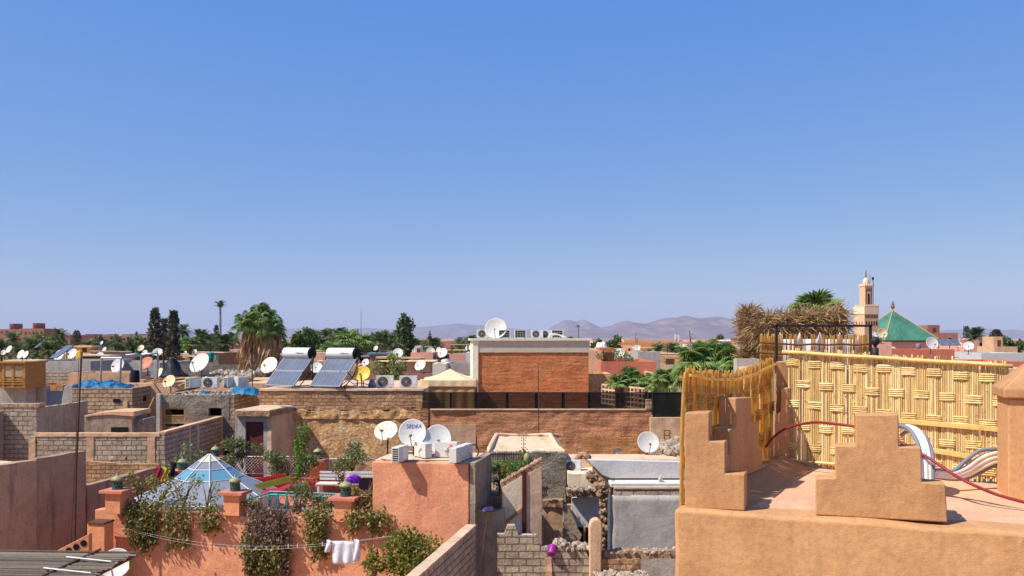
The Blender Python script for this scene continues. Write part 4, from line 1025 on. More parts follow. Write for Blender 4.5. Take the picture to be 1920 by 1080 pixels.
q = acp(793, 858, -52, 'back', 'condenser with faded letters between the two big tower dishes', .8)
letters('LG', .14, 'greyletter', q, Matrix.Translation((.1, -.152, .3)) @ Matrix.Rotation(R(90), 4, 'X'))
q2 = acp(838, 858, -12, 'back', 'condenser with printed letters and red roundel right of the grey dish', .85)
letters('LG', .15, 'greyletter', q2, Matrix.Translation((.17, -.152, .2)) @ Matrix.Rotation(R(90), 4, 'X'))
b = MB(); b.lathe([(.07, 0), (.07, .004)], 14, Matrix.Translation((.2, -.151, .43)) @ Matrix.Rotation(R(90), 4, 'X')); b.build('roundel', M['redletter'], q2)
acp(857, 867, 70, 'back', 'nearest condenser at the right edge of the tower roof', .8)
acp(872, 861, 70, 'back', 'rear condenser at the right edge of the tower roof with a looping hose', .8)
hose('pipe', 'black hose looping down beside the rear tower condenser', 'hose', [W(884, 836, 26.9), W(892, 834, 26.8), W(897, 845, 26.8), W(894, 856, 26.8), W(886, 858, 26.7)], .022, 'iron')
hose('cable', 'black cable trailing along the front of the tower roof', 'cable', [onroof(715, 861, z + .01), onroof(735, 863, z + .01), onroof(790, 864, z + .01), onroof(830, 863, z + .01), onroof(858, 866, z + .01)], .012, 'iron')

# ================================================================== far left foreground: the brown wall
BW = Fr(-16.15, 26.6, 69.5)
t = tF('brown_wall', 'tall brown earth-rendered wall with dark rain streaks at the left edge', 'wall', BW)
b = MB(); b.rwall(-4, 1.55, 0, .35, 0, lambda x: 9.02 - .02 * x, .03, .3, 3, 0, 1.2, .02, .7); b.build('near_bay', M['brown_wall'], t, smooth=True, bevel=.03)
b = MB(); b.rwall(1.555, 3.55, .03, .35, 0, lambda x: 9.04, .03, .3, 6, 0, 1.2, .02, .7); b.build('far_bay', M['brown_wall'], t, smooth=True, bevel=.03)
b = MB(); b.box(-4, 1.5, .35, 6, 0, 8.9); b.build('roof', M['beige_lt'], t)
BL = Fr(-14.95, 30.05, 84.0)
b = MB(); b.rwall(0, 4.7, 0, .3, 0, lambda x: 7.82 - .02 * x, .02, .3, 4, 0, 1.2, .02, .7)
tag(b.build('low_brown_wall', M['brown_wall'], None, (BL.o[0], BL.o[1], 0), R(BL.deg), smooth=True, bevel=.03), 'lower brown wall running back from the tall streaked wall to the roof garden', 'wall')

# ================================================================== left: unfinished concrete-block houses
def slab(F, px0, px1, pt, yl, zb, th, mat, name, parent=None, jag=.02, amp=.02, seed=1, jl=.4, res=.25, pt1=None, y0=None):
    xa, za = F.Y(px0, pt, yl); xb, zb_ = F.Y(px1, pt if pt1 is None else pt1, yl)
    b = MB(); b.rwall(xa, xb, yl, yl + th, zb, lambda x: za + (zb_ - za) * (x - xa) / (xb - xa), amp, res, seed, 0, 2.0, jag, jl)
    o = b.build(name, M[mat], parent)
    if parent is None: o.location = (F.o[0], F.o[1], 0); o.rotation_euler = (0, 0, R(F.deg))
    return o
K35 = Fr(0, 35.0, 0); z35 = K35.Y(0, 812, 0)[1]
t = tF('block_courtyard', 'grey concrete-block courtyard wall with poured posts, left of the roof garden', 'wall', K35)
xa = K35.Y(66, 812)[0]; xb = K35.Y(298, 812)[0]
b = MB(); b.rwall(xa, xb, 0, .2, z35 - 1.25, z35 - .14, .015, .2, 7, 0, 2, .0, .4); b.build('front_wall', M['block'], t)
b = MB(); b.rwall(xa - .03, xb + .03, -.035, .23, z35 - .14, z35, .018, .25, 9, 0, 3); b.build('ring_beam', M['beige'], t)
for px0, px1 in ((54, 67), (163, 176), (277, 291)):
    a = K35.Y(px0, 812)[0]; c = K35.Y(px1, 812)[0]; b = MB(); b.rwall(a, c, -.03, .22, z35 - 1.3, z35 - .145, .018, .15, px0, 0, 4); b.build('post', M['beige'], t)
b = MB(); b.rwall(xb + .03, xb + .23, .0, 9.2, 0, z35 - .02, .02, .25, 11, 0, 2, .0); b.build('side_wall', M['block'], t)
b = MB(); b.rwall(xb + .0, xb + .27, .0, 9.2, z35 - .02, z35 + .06, .015, .3, 12, 0, 2); b.build('coping', M['beige'], t)
for y in (2.6, 3.6, 6.8): b = MB(); b.rwall(xb + .2, xb + .255, y, y + .22, 0, z35 - .03, .015, .2, y, 0, 3); b.build('post', M['beige'], t)
a = K35.Y(163, 812)[0]; b = MB(); b.rwall(a, xb + .1, -.28, -.04, 0, lambda x: z35 - 1.12 - .05 * (x - a), .03, .2, 13, 0, 2, .05, .45); b.build('foundation_wall', M['block_sm'], t)
b = MB(); b.box(xa, xb, .25, 8, 0, z35 - 1.3); b.build('courtyard_floor', M['beige'], t)
# nearest block wall at the frame edge
K37 = Fr(0, 37.0, 0)
t = tF('block_wall', 'grey block wall with pale coping at the left edge of the photo', 'wall', K37)
slab(K37, -60, 68, 765, 0, 0, .2, 'block', 'masonry', t, 0); 
xa, za = K37.Y(-60, 765); xb, _ = K37.Y(72, 765); b = MB(); b.rwall(xa, xb, -.02, .55, za, za + .18, .015, .3, 5); b.build('coping', M['block_tan'], t)
xa2, za2 = K37.Y(-40, 770); b = MB(); b.rwall(xa2 - 2, K37.Y(8, 770)[0], -1.9, -.04, 0, za2 - .0, .02, .3, 6); b.build('stub_wall', M['darkp'], t)
# dark plaster wall receding
DW = Fr(W(69, 765, 37).x, 37.0, 92.5)
b = MB(); b.rwall(0, 4.9, 0, .22, 0, lambda x: 9.97 - .01 * x, .04, .2, 23, 0, 1.5, .03, .6)
tag(b.build('dark_wall', M['darkp'], None, (DW.o[0], DW.o[1], 0), R(DW.deg), smooth=True, bevel=.02), 'dark weathered cement wall running back behind the block courtyard', 'wall')
# low box with ledge
K39 = Fr(0, 38.6, 0)
t = tF('stair_shed', 'low cement stair-head box with sunlit flat top inside the courtyard', 'shed', K39)
def fpoly(F, pix, yl): return [F.Y(px, py, yl) for px, py in pix]
b = MB(); b.prism(fpoly(K39, [(158, 830), (158, 783), (172, 780), (205, 778), (248, 781), (248, 830)], 0), 'y', 0, 1.6); b.build('front', M['darkp'], t, bevel=.03)
b = MB(); b.prism(fpoly(K39, [(158, 783), (158, 779), (176, 775), (205, 771.5), (251, 771.5), (251, 781), (205, 778), (172, 780)], -.06), 'y', -.06, 1.75); b.build('top_slab', M['beige'], t, bevel=.02)
b = MB(); p0 = K39.Y(248, 805, .3); p1 = K39.Y(272, 783, .3); b.box(p0[0] + .01, p1[0], .2, 1.5, 8.6, p1[1] - .05); b.build('side_step', M['roughgrey'], t, bevel=.02)
b = MB(); p = K39.Y(208, 801, -.02); q = K39.Y(240, 808, -.02); b.box(p[0], q[0], -.02, .02, q[1] - .2, p[1]); b.build('opening', M['black'], t)
# block house with vent
K43 = Fr(0, 43.0, 0)
t = tF('block_house', 'tan concrete-block house with small dark vent hole below the blue tarpaulin', 'house', K43)
slab(K43, 136, 240, 728, 0, 0, .2, 'block_tan', 'front_wall', t, .03, .03, 31, .4, .2)
xb = K43.Y(240, 728)[0]; zt = K43.Y(240, 728)[1]
b = MB(); b.rwall(xb + .003, xb + .2, -.0, 4.2, 0, zt + .0, .03, .25, 33, 0, 2, .02, .4); b.build('side_wall', M['block_tan'], t)
xa0 = K43.Y(115, 722)[0]; xa1 = K43.Y(136, 722)[0]; b = MB(); b.prism([(xa0 + .1, 0), (xa0, zt - .6), (xa0 + .12, zt + .05), (xa0 + .3, zt + .16), (xa1, zt + .2), (xa1, 0)], 'y', .02, 1.2); b.build('rounded_end', M['greyp'], t, bevel=.04)
b = MB(); b.box(xa0 + .1, xb - .02, .25, 4.1, 0, zt - .05); b.build('roof', M['beige'], t)
for px0, px1, py0, py1, yy in ((212, 225, 748, 755, -.035),): p = K43.Y(px0, py0, yy); q = K43.Y(px1, py1, yy); b = MB(); b.box(p[0], q[0], yy, .05, q[1], p[1]); b.build('vent', M['black'], t)
b = MB(); b.box(xb + .19, xb + .235, 1.3, 1.6, zt - .75, zt - .5); b.build('vent', M['black'], t)
b = MB(); p = K43.Y(231, 752, -.03); q = K43.Y(239, 770, -.03); b.box(p[0], q[0], -.05, .1, 0, p[1]); b.build('post', M['beige'], t)
# grey shed with openings
K42 = Fr(0, 42.0, 0)
t = tF('cement_shed', 'rough grey cement shed with slatted timber window and black square hole', 'shed', K42)
xa, za = K42.Y(300, 741); xb, _ = K42.Y(430, 741)
# face built round the two openings
ox = [K42.Y(302, 0)[0], K42.Y(347, 0)[0], K42.Y(391, 0)[0], K42.Y(415, 0)[0]]; oz = [K42.Y(0, 765)[1], K42.Y(0, 780)[1], K42.Y(0, 812)[1]]
b = MB()
b.rwall(xa, xb, 0, .22, oz[0], za, .03, .15, 41, 0, 2.5, .03, .5); b.rwall(ox[1], ox[2], 0, .22, 8, oz[0], .03, .2, 42, 0, 2.5); b.rwall(ox[2], ox[3], 0, .22, 8, oz[1], .03, .2, 43, 0, 2.5); b.rwall(ox[3], xb, 0, .22, 8, oz[0], .03, .2, 44, 0, 2.5); b.rwall(xa, ox[0], 0, .22, 8, oz[0], .03, .2, 45, 0, 2.5)
b.build('front_wall', M['roughgrey'], t)
b = MB(); b.box(xa - .12, ox[0] + .02, -.18, .2, 8, za + .06); b.build('pilaster', M['greyp'], t, bevel=.02)
b = MB(); b.box(ox[0], ox[3], .5, .6, 8, oz[0]); b.build('dark_interior', M['black'], t)
w = MB(); w.box(ox[0] + .0, ox[1] - .0, .02, .16, oz[0] - .06, oz[0] - .0); w.box(ox[0], ox[0] + .07, .03, .15, 8, oz[0] - .06); w.box(ox[1] - .07, ox[1], .03, .15, 8, oz[0] - .06)
fr_ = w.build('window', M['wood'], t)
for k, (zz, hh) in enumerate(((oz[0] - .42, .07), (oz[0] - .52, .05), (oz[0] - .78, .06), (oz[0] - .98, .05), (oz[0] - 1.12, .05))): w = MB(); w.box(ox[0] + .07, ox[1] - .07, .04, .12, zz, zz + hh); w.build('slat', M['wood'], fr_)
w = MB(); w.box(ox[0] + .07, ox[1] - .07, .05, .2, oz[0] - .74, oz[0] - .54); w.build('sill_panel', M['roughgrey'], t)
b = MB(); b.rwall(xb, xb + .22, .02, 5.4, 0, za + .02, .03, .25, 46, 0, 2, .04, .4); b.build('side_wall', M['block_tan'], t)
b = MB(); b.box(xa, xb, .23, 5.4, za - .4, za - .06); b.build('roof', M['earth'], t)
stones('rubble', 'pale broken stones strewn over the cement shed roof', xa + .2, xb - .05, 42.1, 46.5, lambda x, y: za - .06, 520, .09, 51, kind='stuff')
stones('rubble', 'loose stones along the ledge beside the shed side wall', xb + .25, xb + 1.2, 43.5, 46.4, lambda x, y: za - 1.45 + .25 * (y - 43.5) * .5, 110, .11, 52, kind='stuff')
b = MB(); b.prism([(xb + .22, 0), (xb + 1.3, 0), (xb + 1.0, za - 1.5), (xb + .22, za - 1.3)], 'y', 43.4, 46.6); tag(b.build('ledge_wall', M['greyp']), 'grey sloping ledge wall between the cement shed and the door hut', 'wall')
hose('plank', 'thin pale pole leaning against the courtyard corner of the block house', 'pole', [W(289, 745, 41.6), W(278, 768, 40.8), W(267, 790, 40.0)], .03, 'wood')
# hut with the dark red door
HT = Fr(W(501, 845, 39.2).x, 39.2, -8)
t = tF('door_hut', 'plastered stair hut with crumbling slab roof and dark red door', 'hut', HT)
zs_ = W(0, 778, 39.2).z
dl, dr = HT.Y(460, 800)[0], HT.Y(494, 800)[0]; xl = HT.Y(440, 800)[0]; zd = HT.Y(0, 784)[1]
b = MB(); b.rwall(xl, dl, 0, .2, 0, zs_, .015, .2, 3); b.rwall(dr, 0, 0, .2, 0, zs_, .015, .2, 4); b.rwall(dl, dr, 0, .2, zd, zs_, .015, .2, 5); b.build('front_wall', M['greyp'], t)
b = MB(); b.rwall(.003, .2, -.01, 2.6, 0, zs_ + .02, .03, .2, 6, 0, 2); b.build('side_wall', M['beige'], t)
b = MB(); b.rwall(xl + .1, .25, -.3, 2.7, zs_ - .05, lambda x: zs_ + .2, .05, .16, 8, 0, 2.5); b.build('roof_slab', M['earth'], t)
b = MB(); b.box(xl + .12, .2, -.22, 2.65, zs_ + .17, zs_ + .24); b.build('roof_screed', M['beige_lt'], t, bevel=.03)
b = MB(); b.box(dl, dr, .12, .16, 6.5, zd); dd = b.build('door', M['reddoor'], t); b = MB(); b.blob((dr - .1, .1, zd - 1.0), .03, 1, 0, 1); b.build('handle', M['iron'], dd)
b = MB(); b.tube([(.1, 1.3, zs_ + .3), (.9, 1.5, zs_ + .22)], .03, 6); b.build('spout', M['metal'], t)

# roof clutter over the block houses
zr = W(0, 722, 44).z
heap('tarpaulin', 'bright blue tarpaulin crumpled along the roof of the block house', 'tarpaulin', W(122, 0, 44).x, W(240, 0, 44).x, 43.3, 45.0, zt - .02, .32, M['tarp_blue'], 3)
heap('tarpaulin', 'light blue plastic sheet bunched on the shed roof by the rubble', 'tarpaulin', W(424, 0, 43.4).x, W(488, 0, 43.4).x, 42.9, 44.2, za - .08, .36, M['tarp_blue'], 9)
heap('tarpaulin', 'small blue basin-like plastic sheet in front of the fan condenser', 'tarpaulin', W(378, 0, 43).x, W(398, 0, 43).x, 42.6, 43.2, za - .06, .22, M['tarp_blue'], 12)
t = thing('pergola_frame', 'rusting steel pergola frame on four posts above the blue tarpaulin', 'pergola', W(188, 722, 44)); o0 = t.location
for a, c, Y in (((188, 724), (191, 671), 44), ((224, 724), (227.5, 671), 44), ((264, 716), (265, 664), 47), ((295, 716), (296, 661), 47)):
    b = MB(); p = W(*a, Y) - o0; q = W(*c, Y) - o0; b.tube([p, q], .055, 6); b.build('post', M['metal'], t)
    if Y == 47: b = MB(); b.blob((p.x, p.y, p.z + .02), .32, a[0], .4, 2, (1.3, 1, .45)); b.build('footing', M['earth'], t)
for a, Ya, c, Yc in (((190, 671), 44, (228, 671), 44), ((191, 671), 44, (265, 664), 47), ((227, 671), 44, (296, 662), 47), ((236, 666), 47, (305, 662), 47)): b = MB(); b.tube([W(*a, Ya) - o0, W(*c, Yc) - o0], .045, 5); b.build('beam', M['metal'], t)
b = MB(); b.tube([W(306, 655, 46) - Vector((0, 0, 0)), W(307, 680, 46), W(310, 712, 46)], .05, 6); tag(b.build('aerial_pole', M['rustpole']), 'thin dark pole standing left of the black tarpaulin tent', 'pole')
def f_bt(u, v):
    a = u * 2 * PI; r = .12 + .62 * v ** 1.1; c = W(322, 669, 45.5)
    return (c.x + r * math.cos(a) * 1.0 * (1 + .35 * N3(math.cos(a) * 2, math.sin(a) * 2, v * 2)) + .1 * v, c.y + r * .7 * math.sin(a), c.z - 1.05 * v + .05 * N3(a, v * 4, 0))
rag('tarpaulin', 'black plastic tarpaulin draped to a peak over something on the roof', 'tarpaulin', f_bt, 30, 12, M['tarp_black'], .012)
rag('tarpaulin_flap', 'pointed black plastic flap blowing off the draped peak', 'tarpaulin', lambda u, v: W(321 + 22 * u, 669 + 8 * u + 5 * v * (1 - u), 45.3 - .2 * u), 8, 4, M['tarp_black'], .012)
for i, (x0, y0, x1, y1, Y, lb) in enumerate(((270, 717, 372, 703, 46, 'long sunlit plank lying across the roof behind the pergola'), (285, 720, 352, 711, 45.4, 'second plank in front of the long sunlit one'), (336, 724, 372, 712, 44.8, 'short plank beside the leftmost condenser'), (300, 716, 378, 707, 46.4, 'rear plank half hidden behind the long sunlit one'), (330, 735, 372, 728, 43.6, 'dark beam lying at the left end of the rubble roof'))):
    p = W(x0, y0, Y); q = W(x1, y1, Y + .8); b = MB(); d = (q - p).normalized(); n_ = Vector((-d.y, d.x, 0)) * .12; u_ = Vector((0, 0, .07)); b.add([p - n_, p + n_, p + n_ + u_, p - n_ + u_, q - n_, q + n_, q + n_ + u_, q - n_ + u_], [(0, 1, 2, 3), (4, 7, 6, 5), (0, 4, 5, 1), (1, 5, 6, 2), (2, 6, 7, 3), (3, 7, 4, 0)])
    tag(b.build('plank', M['wood'] if i != 4 else M['wood_dk']), lb, 'plank', 'timber lying on the roofs')
zc = za - .05
for px, py, Y, rz, kd, lb in ((362, 728, 43.8, 66, 'louvre', 'leftmost condenser on the shed roof, end grille showing'), (395, 728, 43.6, 0, 'fan', 'condenser with a round fan facing front, right of the slatted one'), (434, 727, 44.2, 62, 'louvre', 'condenser with ladder-like grille beside the light blue sheet'), (453, 727, 44.4, 65, 'back', 'rightmost condenser on the shed roof, seen end on')):
    p = W(px, py, Y); ac(p.x, p.y, p.z, rz, kd, lb, .98)
b = MB(); p = W(253, 720, 46); b.lathe([(.22, 0), (.25, .15), (.22, .7), (.19, .74)], 14); tag(b.build('barrel', M['blk_cloth'], None, p, smooth=True), 'dark plastic barrel behind the blue tarpaulin end', 'barrel')
stones('rubble', 'dusty broken masonry heaped on the roofs behind the condensers', W(385, 0, 47).x, W(470, 0, 47).x, 45.5, 49, lambda x, y: W(0, 712, 47).z - .1 + .12 * (y - 45.5), 260, .16, 57, kind='stuff')
b = MB(); b.box(W(230, 0, 45).x, W(500, 0, 45).x, 45.2, 52, 0, W(0, 712, 47).z - .1); tag(b.build('roof_house', M['beige']), 'low flat-roofed house carrying the planks, condensers and black tarpaulin', 'house')
# dishes on the left
for a in ((222, 686, 14, 47.5, 'dish_white', -30, 22, 'white dish behind the pergola, above the blue tarpaulin'), (275, 682, 13.5, 48, 'dish_copper', -34, 30, 'copper-red dish with sunlit upper rim between the pergola posts'), (376, 682, 20.5, 47, 'dish_white', -38, 32, 'biggest white dish on the left roofs, right of the black tarpaulin'),
          (318, 716, 13, 42.8, 'dish_rust', -28, 30, 'small dish with a bright rust patch in front of the planks'), (506, 686, 17, 45, 'dish_cream', -32, 30, 'cream dish with rusty scar left of the solar heaters'), (137, 664, 10.5, 58, 'dish_white', -38, 24, 'tilted white dish behind the aerial pole with orange box'),
          (40, 665, 9, 60, 'dish_cream', -42, 26, 'cream dish above the timber cabin at the left'), (7, 661, 5, 70, 'dish_grey', -10, 20, 'leftmost small grey dish at the photo edge'), (265, 653, 6.5, 62, 'dish_rust', -25, 28, 'small rusty orange dish left of the cypresses'), (272, 662, 6, 60, 'dish_white', -30, 25, 'white dish below the rusty orange one'), (296, 661, 9, 58, 'dish_grey', 20, 40, 'pale dish seen behind the thin dark pole'),
          (191, 643, 4, 90, 'dish_white', -50, 25, 'tiny white dish above the dark sheds'), (348, 661, 3.2, 80, 'dish_white', -30, 25, 'tiny white dish right of the cypresses'), (365, 660, 5, 75, 'dish_cream', -30, 28, 'small cream dish above the biggest white one'),
          (680, 701, 15, 42.7, 'dish_yellow', -14, 24, 'mustard yellow dish beside the right solar heater'), (686, 680, 7.5, 52, 'dish_white', -30, 28, 'small white dish above the yellow one'), (594, 690, 11, 50, 'dish_grey', 5, 30, 'grey dish half hidden between the two solar heaters'), (301, 699, 9, 49, 'dish_cream', -60, 20, 'upturned cream dish low behind the right pergola posts'),
          (705, 653, 5, 85, 'dish_white', -50, 25, 'white dish above the right solar heater, on a pale block')): dpx(*a)

# ================================================================== middle: the old brick house with the solar heaters
S = Fr(0, 42.0, 0)
t = tF('stone_house', 'old stone and brick house with eroded ledge carrying two solar heaters', 'house', S)
xa = S.Y(486, 730)[0]; xb = S.Y(795, 730)[0]; zr = S.Y(0, 729)[1]
b = MB(); b.rwall(xa, xb, 0, .4, S.Y(0, 768)[1], zr - .1, .03, .18, 61, 0, 2, .02, .6); b.build('upper_courses', M['block_sm'], t)
b = MB(); b.rwall(xa, xb - .02, -.06, .5, zr - .1, zr, .02, .3, 62, 0, 2); b.build('coping', M['beige_lt'], t)
b = MB(); b.rwall(S.Y(470, 0)[0], S.Y(803, 0)[0], -.28, .3, 0, lambda x: S.Y(0, 771)[1] + .06 * N3(x * 1.3, 0, 9), .06, .16, 63, 0, 2.2, .06, .5); b.build('lower_wall', M['stone'], t)
b = MB(); b.rwall(S.Y(540, 0)[0], S.Y(800, 0)[0], -.34, -.2, S.Y(0, 784)[1], lambda x: S.Y(0, 769)[1] + .08 * N3(x * 2, 3, 9), .07, .12, 66, 0, 3, .08, .25); b.build('eroded_band', M['stone'], t)
b = MB(); b.rwall(S.Y(545, 0)[0], S.Y(795, 0)[0], -.2, .02, S.Y(0, 768)[1], lambda x: S.Y(0, 762)[1] + .06 * N3(x * 3, 3, 9), .06, .14, 67, 0, 3, .05, .3); b.build('eroded_ledge', M['earth'], t)
b = MB(); b.rwall(S.Y(790, 0)[0], S.Y(804, 0)[0], -.38, .3, 0, S.Y(0, 752)[1], .04, .13, 64, 0, 3, .04, .2); b.build('corner_pier', M['block_sm'], t)
b = MB(); b.box(xa, xb, .45, 9, 0, zr - .03); b.build('roof', M['beige_lt'], t)
b = MB(); p = S.Y(629, 720, -.02); q = S.Y(640, 730, -.02); b.box(p[0], q[0], -.05, .2, zr, p[1] + .02); tag(b.build('block', M['block_tan'], None, (0, 42, 0)), 'loose tan block standing on the coping before the right solar heater', 'block')
b = MB(); b.blob((0, 0, .08), .13, 3, .4, 2, (1.2, .8, .8)); tag(b.build('broken_brick', M['redpaint'], None, (S.Y(648, 0)[0], 42.1, zr)), 'reddish broken lump beside the loose tan block', 'rubble')
def heater(px, py, Y, label):
    t = thing('solar_heater', label, 'solar heater', W(px, py, Y), R(-27), 'solar water heaters on the stone house')
    sl = R(44); wd = 1.86; d = math.cos(sl); h = math.sin(sl)
    for k in range(2):
        E = Matrix.Rotation(sl, 4, 'X') @ Matrix.Translation((0, .02 + k * 1.03, 0))
        b = MB(); b.box(0, wd, 0, 1.0, 0, .07, 0, E); pn = b.build('collector', M['metal'], t)
        b = MB(); b.box(.03, wd - .03, .03, .97, .072, .076, 0, E); b.build('absorber', M['panel'], pn)
        b = MB(); [b.box(.03 + i * .3 - .004, .03 + i * .3 + .004, .03, .97, .077, .079, 0, E) for i in range(1, 6)]; b.build('seam', M['plastic_g'], pn)
    z1 = 2.07 * h + .2; y1 = 2.07 * d - .0
    Mx = Matrix.Translation((-.02, y1, z1)) @ Matrix.Rotation(R(90), 4, 'Y')
    b = MB(); b.lathe([(.1, 0), (.26, .01), (.29, .04), (.29, 1.72), (.27, 1.76), (.1, 1.77)], 26, Mx); b.build('tank', M['white_enamel'], t, smooth=True, bevel=.01)
    b = MB(); b.lathe([(.3, 1.72), (.3, 1.8), (.26, 1.84), (.1, 1.85)], 26, Mx); b.build('end_cap', M['black'], t, smooth=True, bevel=.01)
    b = MB()
    for x in (.15, wd - .1): b.tube([(x, y1, z1 - .25), (x, y1 + .05, 0)], .03, 5); b.tube([(x, .0, 0), (x, y1, z1 - .3)], .025, 5); b.tube([(x, .5, .0), (x, y1, z1 - .9)], .025, 5); b.tube([(x, 0, .02), (x, y1, .02)], .025, 5)
    b.tube([(.15, y1, .6), (wd - .1, y1, 1.2)], .02, 4); b.build('stand', M['iron'], t)
    b = MB(); b.tube([(wd, y1 - .9, z1 - .9), (wd + .1, y1 - .6, z1 - 1.2), (wd + .12, y1 - .2, z1 - .5), (wd, y1, z1 - .25)], .025, 6); b.build('pipe', M['iron'], t)
    letters('Chaffoteaux', .105, 'greyletter', t, Matrix.Translation((1.2, y1 - .292, z1 - .02)) @ Matrix.Rotation(R(90), 4, 'X'), 'lettering', .003)
heater(497, 724, 42.9, 'solar water heater on the left with a dark crack across its upper panel')
heater(581, 725, 42.6, 'solar water heater on the right beside the yellow dish')
for px, py, Y, rz, kd, lb in ((722, 726, 43.2, 6, 'fan', 'fan condenser standing nearest the yellow dish on the stone house'), (766, 726, 43.0, 4, 'fan', 'fan condenser beside the canvas gazebo on the stone house')):
    p = W(px, py, Y); ac(p.x, p.y, zr - .03, rz, kd, lb, 1.08)
b = MB(); p = W(698, 724, 43.4); b.lathe([(.2, 0), (.22, .1), (.14, .36), (.04, .44)], 10); tag(b.build('jerrycan', M['grey_blue'], None, (p.x, p.y, zr - .03), smooth=True), 'bluish plastic can between the yellow dish and the fan condenser', 'container')
hose('cable', 'black cables tangled over the roof behind the yellow dish', 'cable', [W(640, 722, 43.6), W(652, 714, 44.5), W(664, 720, 43.8), (W(676, 718, 44)), W(700, 724, 43.6)], .02, 'iron')
for px, py0, Y, lb in ((473, 668, 44, 'thin rusty stake left of the skirted palm'), (638, 695, 42.6, 'short dark stake in front of the right solar heater'), (678, 703, 42.4, 'short stake in front of the yellow dish')):
    b = MB(); p = W(px, 727, Y); b.tube([(0, 0, 0), (0, 0, W(px, py0, Y).z - p.z)], .028, 5); tag(b.build('stake', M['rustpole'], None, p), lb, 'stake')

# big skirted fan palm
rng = random.Random(77); p = W(487, 690, 56); base = Vector((p.x, 56, 5.0)); t = thing('skirted_palm', 'huge fan palm with bright crown and thick brown skirt of hanging dead fronds', 'palm tree', base)
hc = W(0, 610, 56).z - 5.0
b = MB()
for ox, hh, ll in ((-.55, hc + .0, -.2), (.3, hc + .3, .1), (.85, hc - .3, .2)): trunk_pts = [(ox + ll * (i / 10) ** 2, .1 * math.sin(i), hh * i / 10) for i in range(11)]; b.tube(trunk_pts, .26, 8)
b.build('trunk', M['trunk'], t)
b = MB(); dead = MB()
for ox, hh in ((-.7, hc + .1), (.3, hc + .55), (.8, hc - .25), (-.2, hc + .4)):
    dead.tube([(ox, .1, hh * .1), (ox * 1.02 + .05, .1, hh * .5), (ox * .95, .1, hh - .3)], [.34, .38, .42], 9)
    for i in range(60):
        a = i * 2.399 + rng.uniform(-.3, .3); el = rng.uniform(-.7, 1.45)
        fan(b, (ox, rng.uniform(-.3, .3), hh), (math.cos(a) * math.cos(el), math.sin(a) * math.cos(el), math.sin(el)), rng.uniform(.4, .95), rng.uniform(.36, .55), rng, 17, 0, .75)
    for i in range(230):
        a = rng.random() * 6.283; z = hh - .3 - rng.random() * (hc - 1.3); r = rng.uniform(.22, .5) * (1 - .1 * (hh - z) / 3)
        c = Vector((ox + r * math.cos(a), r * math.sin(a), z)); d = Vector((.08 * math.cos(a), .08 * math.sin(a), -1)).normalized(); ll = rng.uniform(.7, 1.5)
        for k in range(6):
            w = Vector((rng.gauss(0, 1), rng.gauss(0, 1), .1)).normalized() * .05; e = c + d * ll + Vector((rng.gauss(0, .16), rng.gauss(0, .16), 0)); m_ = c.lerp(e, .5) + Vector((rng.gauss(0, .05), rng.gauss(0, .05), 0))
            dead.add([c - w * .4, c + w * .4, m_ + w, e, m_ - w], [(0, 1, 2, 4), (4, 2, 3)])
b.build('crown', M['palm_fan'], t, normals=False); dead.build('dead_frond_skirt', M['palm_dead'], t, normals=False)

# ================================================================== middle: gazebo, modern brick house, fence
GZ = Fr(W(790, 735, 44.5).x, 44.5, 2)
t = tF('gazebo', 'beige canvas gazebo with peaked roof and hanging side curtains', 'gazebo', GZ); gw = W(893, 735, 44.5).x - W(790, 735, 44.5).x; ze = W(0, 712, 44.5).z; zp_ = W(0, 691, 46).z; zb = W(0, 775, 44.5).z
b = MB(); n = 14
def roofpt(u, v):
    a = [(0, 0), (gw, 0), (gw, gw), (0, gw)]
    return None
vs = []; fs = []
corn = [(0, 0), (gw, 0), (gw, gw), (0, gw)]
for sd in range(4):
    c0 = corn[sd]; c1 = corn[(sd + 1) % 4]
    for j in range(7):
        v = j / 6
        for i in range(9):
            u = i / 8; x = c0[0] + (c1[0] - c0[0]) * u; y = c0[1] + (c1[1] - c0[1]) * u; cx = cy = gw / 2
            zz = ze + (zp_ - ze) * v - .1 * math.sin(PI * v) - .05 * math.sin(PI * u) * (1 - v)
            vs.append((x + (cx - x) * v, y + (cy - y) * v, zz))
    o_ = sd * 63
    fs += [(o_ + j * 9 + i, o_ + j * 9 + i + 1, o_ + (j + 1) * 9 + i + 1, o_ + (j + 1) * 9 + i) for j in range(6) for i in range(8)]
b.add(vs, fs); ob = b.build('roof_canvas', M['canvas'], t, smooth=True, normals=False); s_ = ob.modifiers.new('t', 'SOLIDIFY'); s_.thickness = .012
def cur(x0, y0, x1, y1, zt0, zb0, wv, nm, mt, ph=0):
    L_ = math.hypot(x1 - x0, y1 - y0); nx_, ny_ = -(y1 - y0) / L_, (x1 - x0) / L_
    rag(nm, None, None, lambda u, v: (x0 + (x1 - x0) * u + nx_ * wv * math.sin(u * L_ * 11 + ph) * (.25 + .75 * v), y0 + (y1 - y0) * u + ny_ * wv * math.sin(u * L_ * 11 + ph + .6 * v) * (.25 + .75 * v), zt0 + (zb0 - zt0) * v - .04 * math.sin(PI * u) * (1 - v)), 40, 6, mt, .012, parent=t)
cur(-.04, -.05, gw + .04, -.05, ze + .03, ze - .38, .015, 'valance', M['canvas'])
cur(0, .0, gw * .98, .0, ze - .3, zb, .06, 'curtain', M['canvas_dk']); cur(0, gw, 0, 0, ze - .05, zb, .05, 'curtain', M['canvas_dk'], 1); cur(gw, 0, gw, gw, ze - .05, zb, .05, 'curtain', M['canvas_dk'], 2)
b = MB()
for x, y in corn: b.tube([(x, y, zb), (x, y, ze)], .03, 6)
b.build('frame', M['iron'], t)

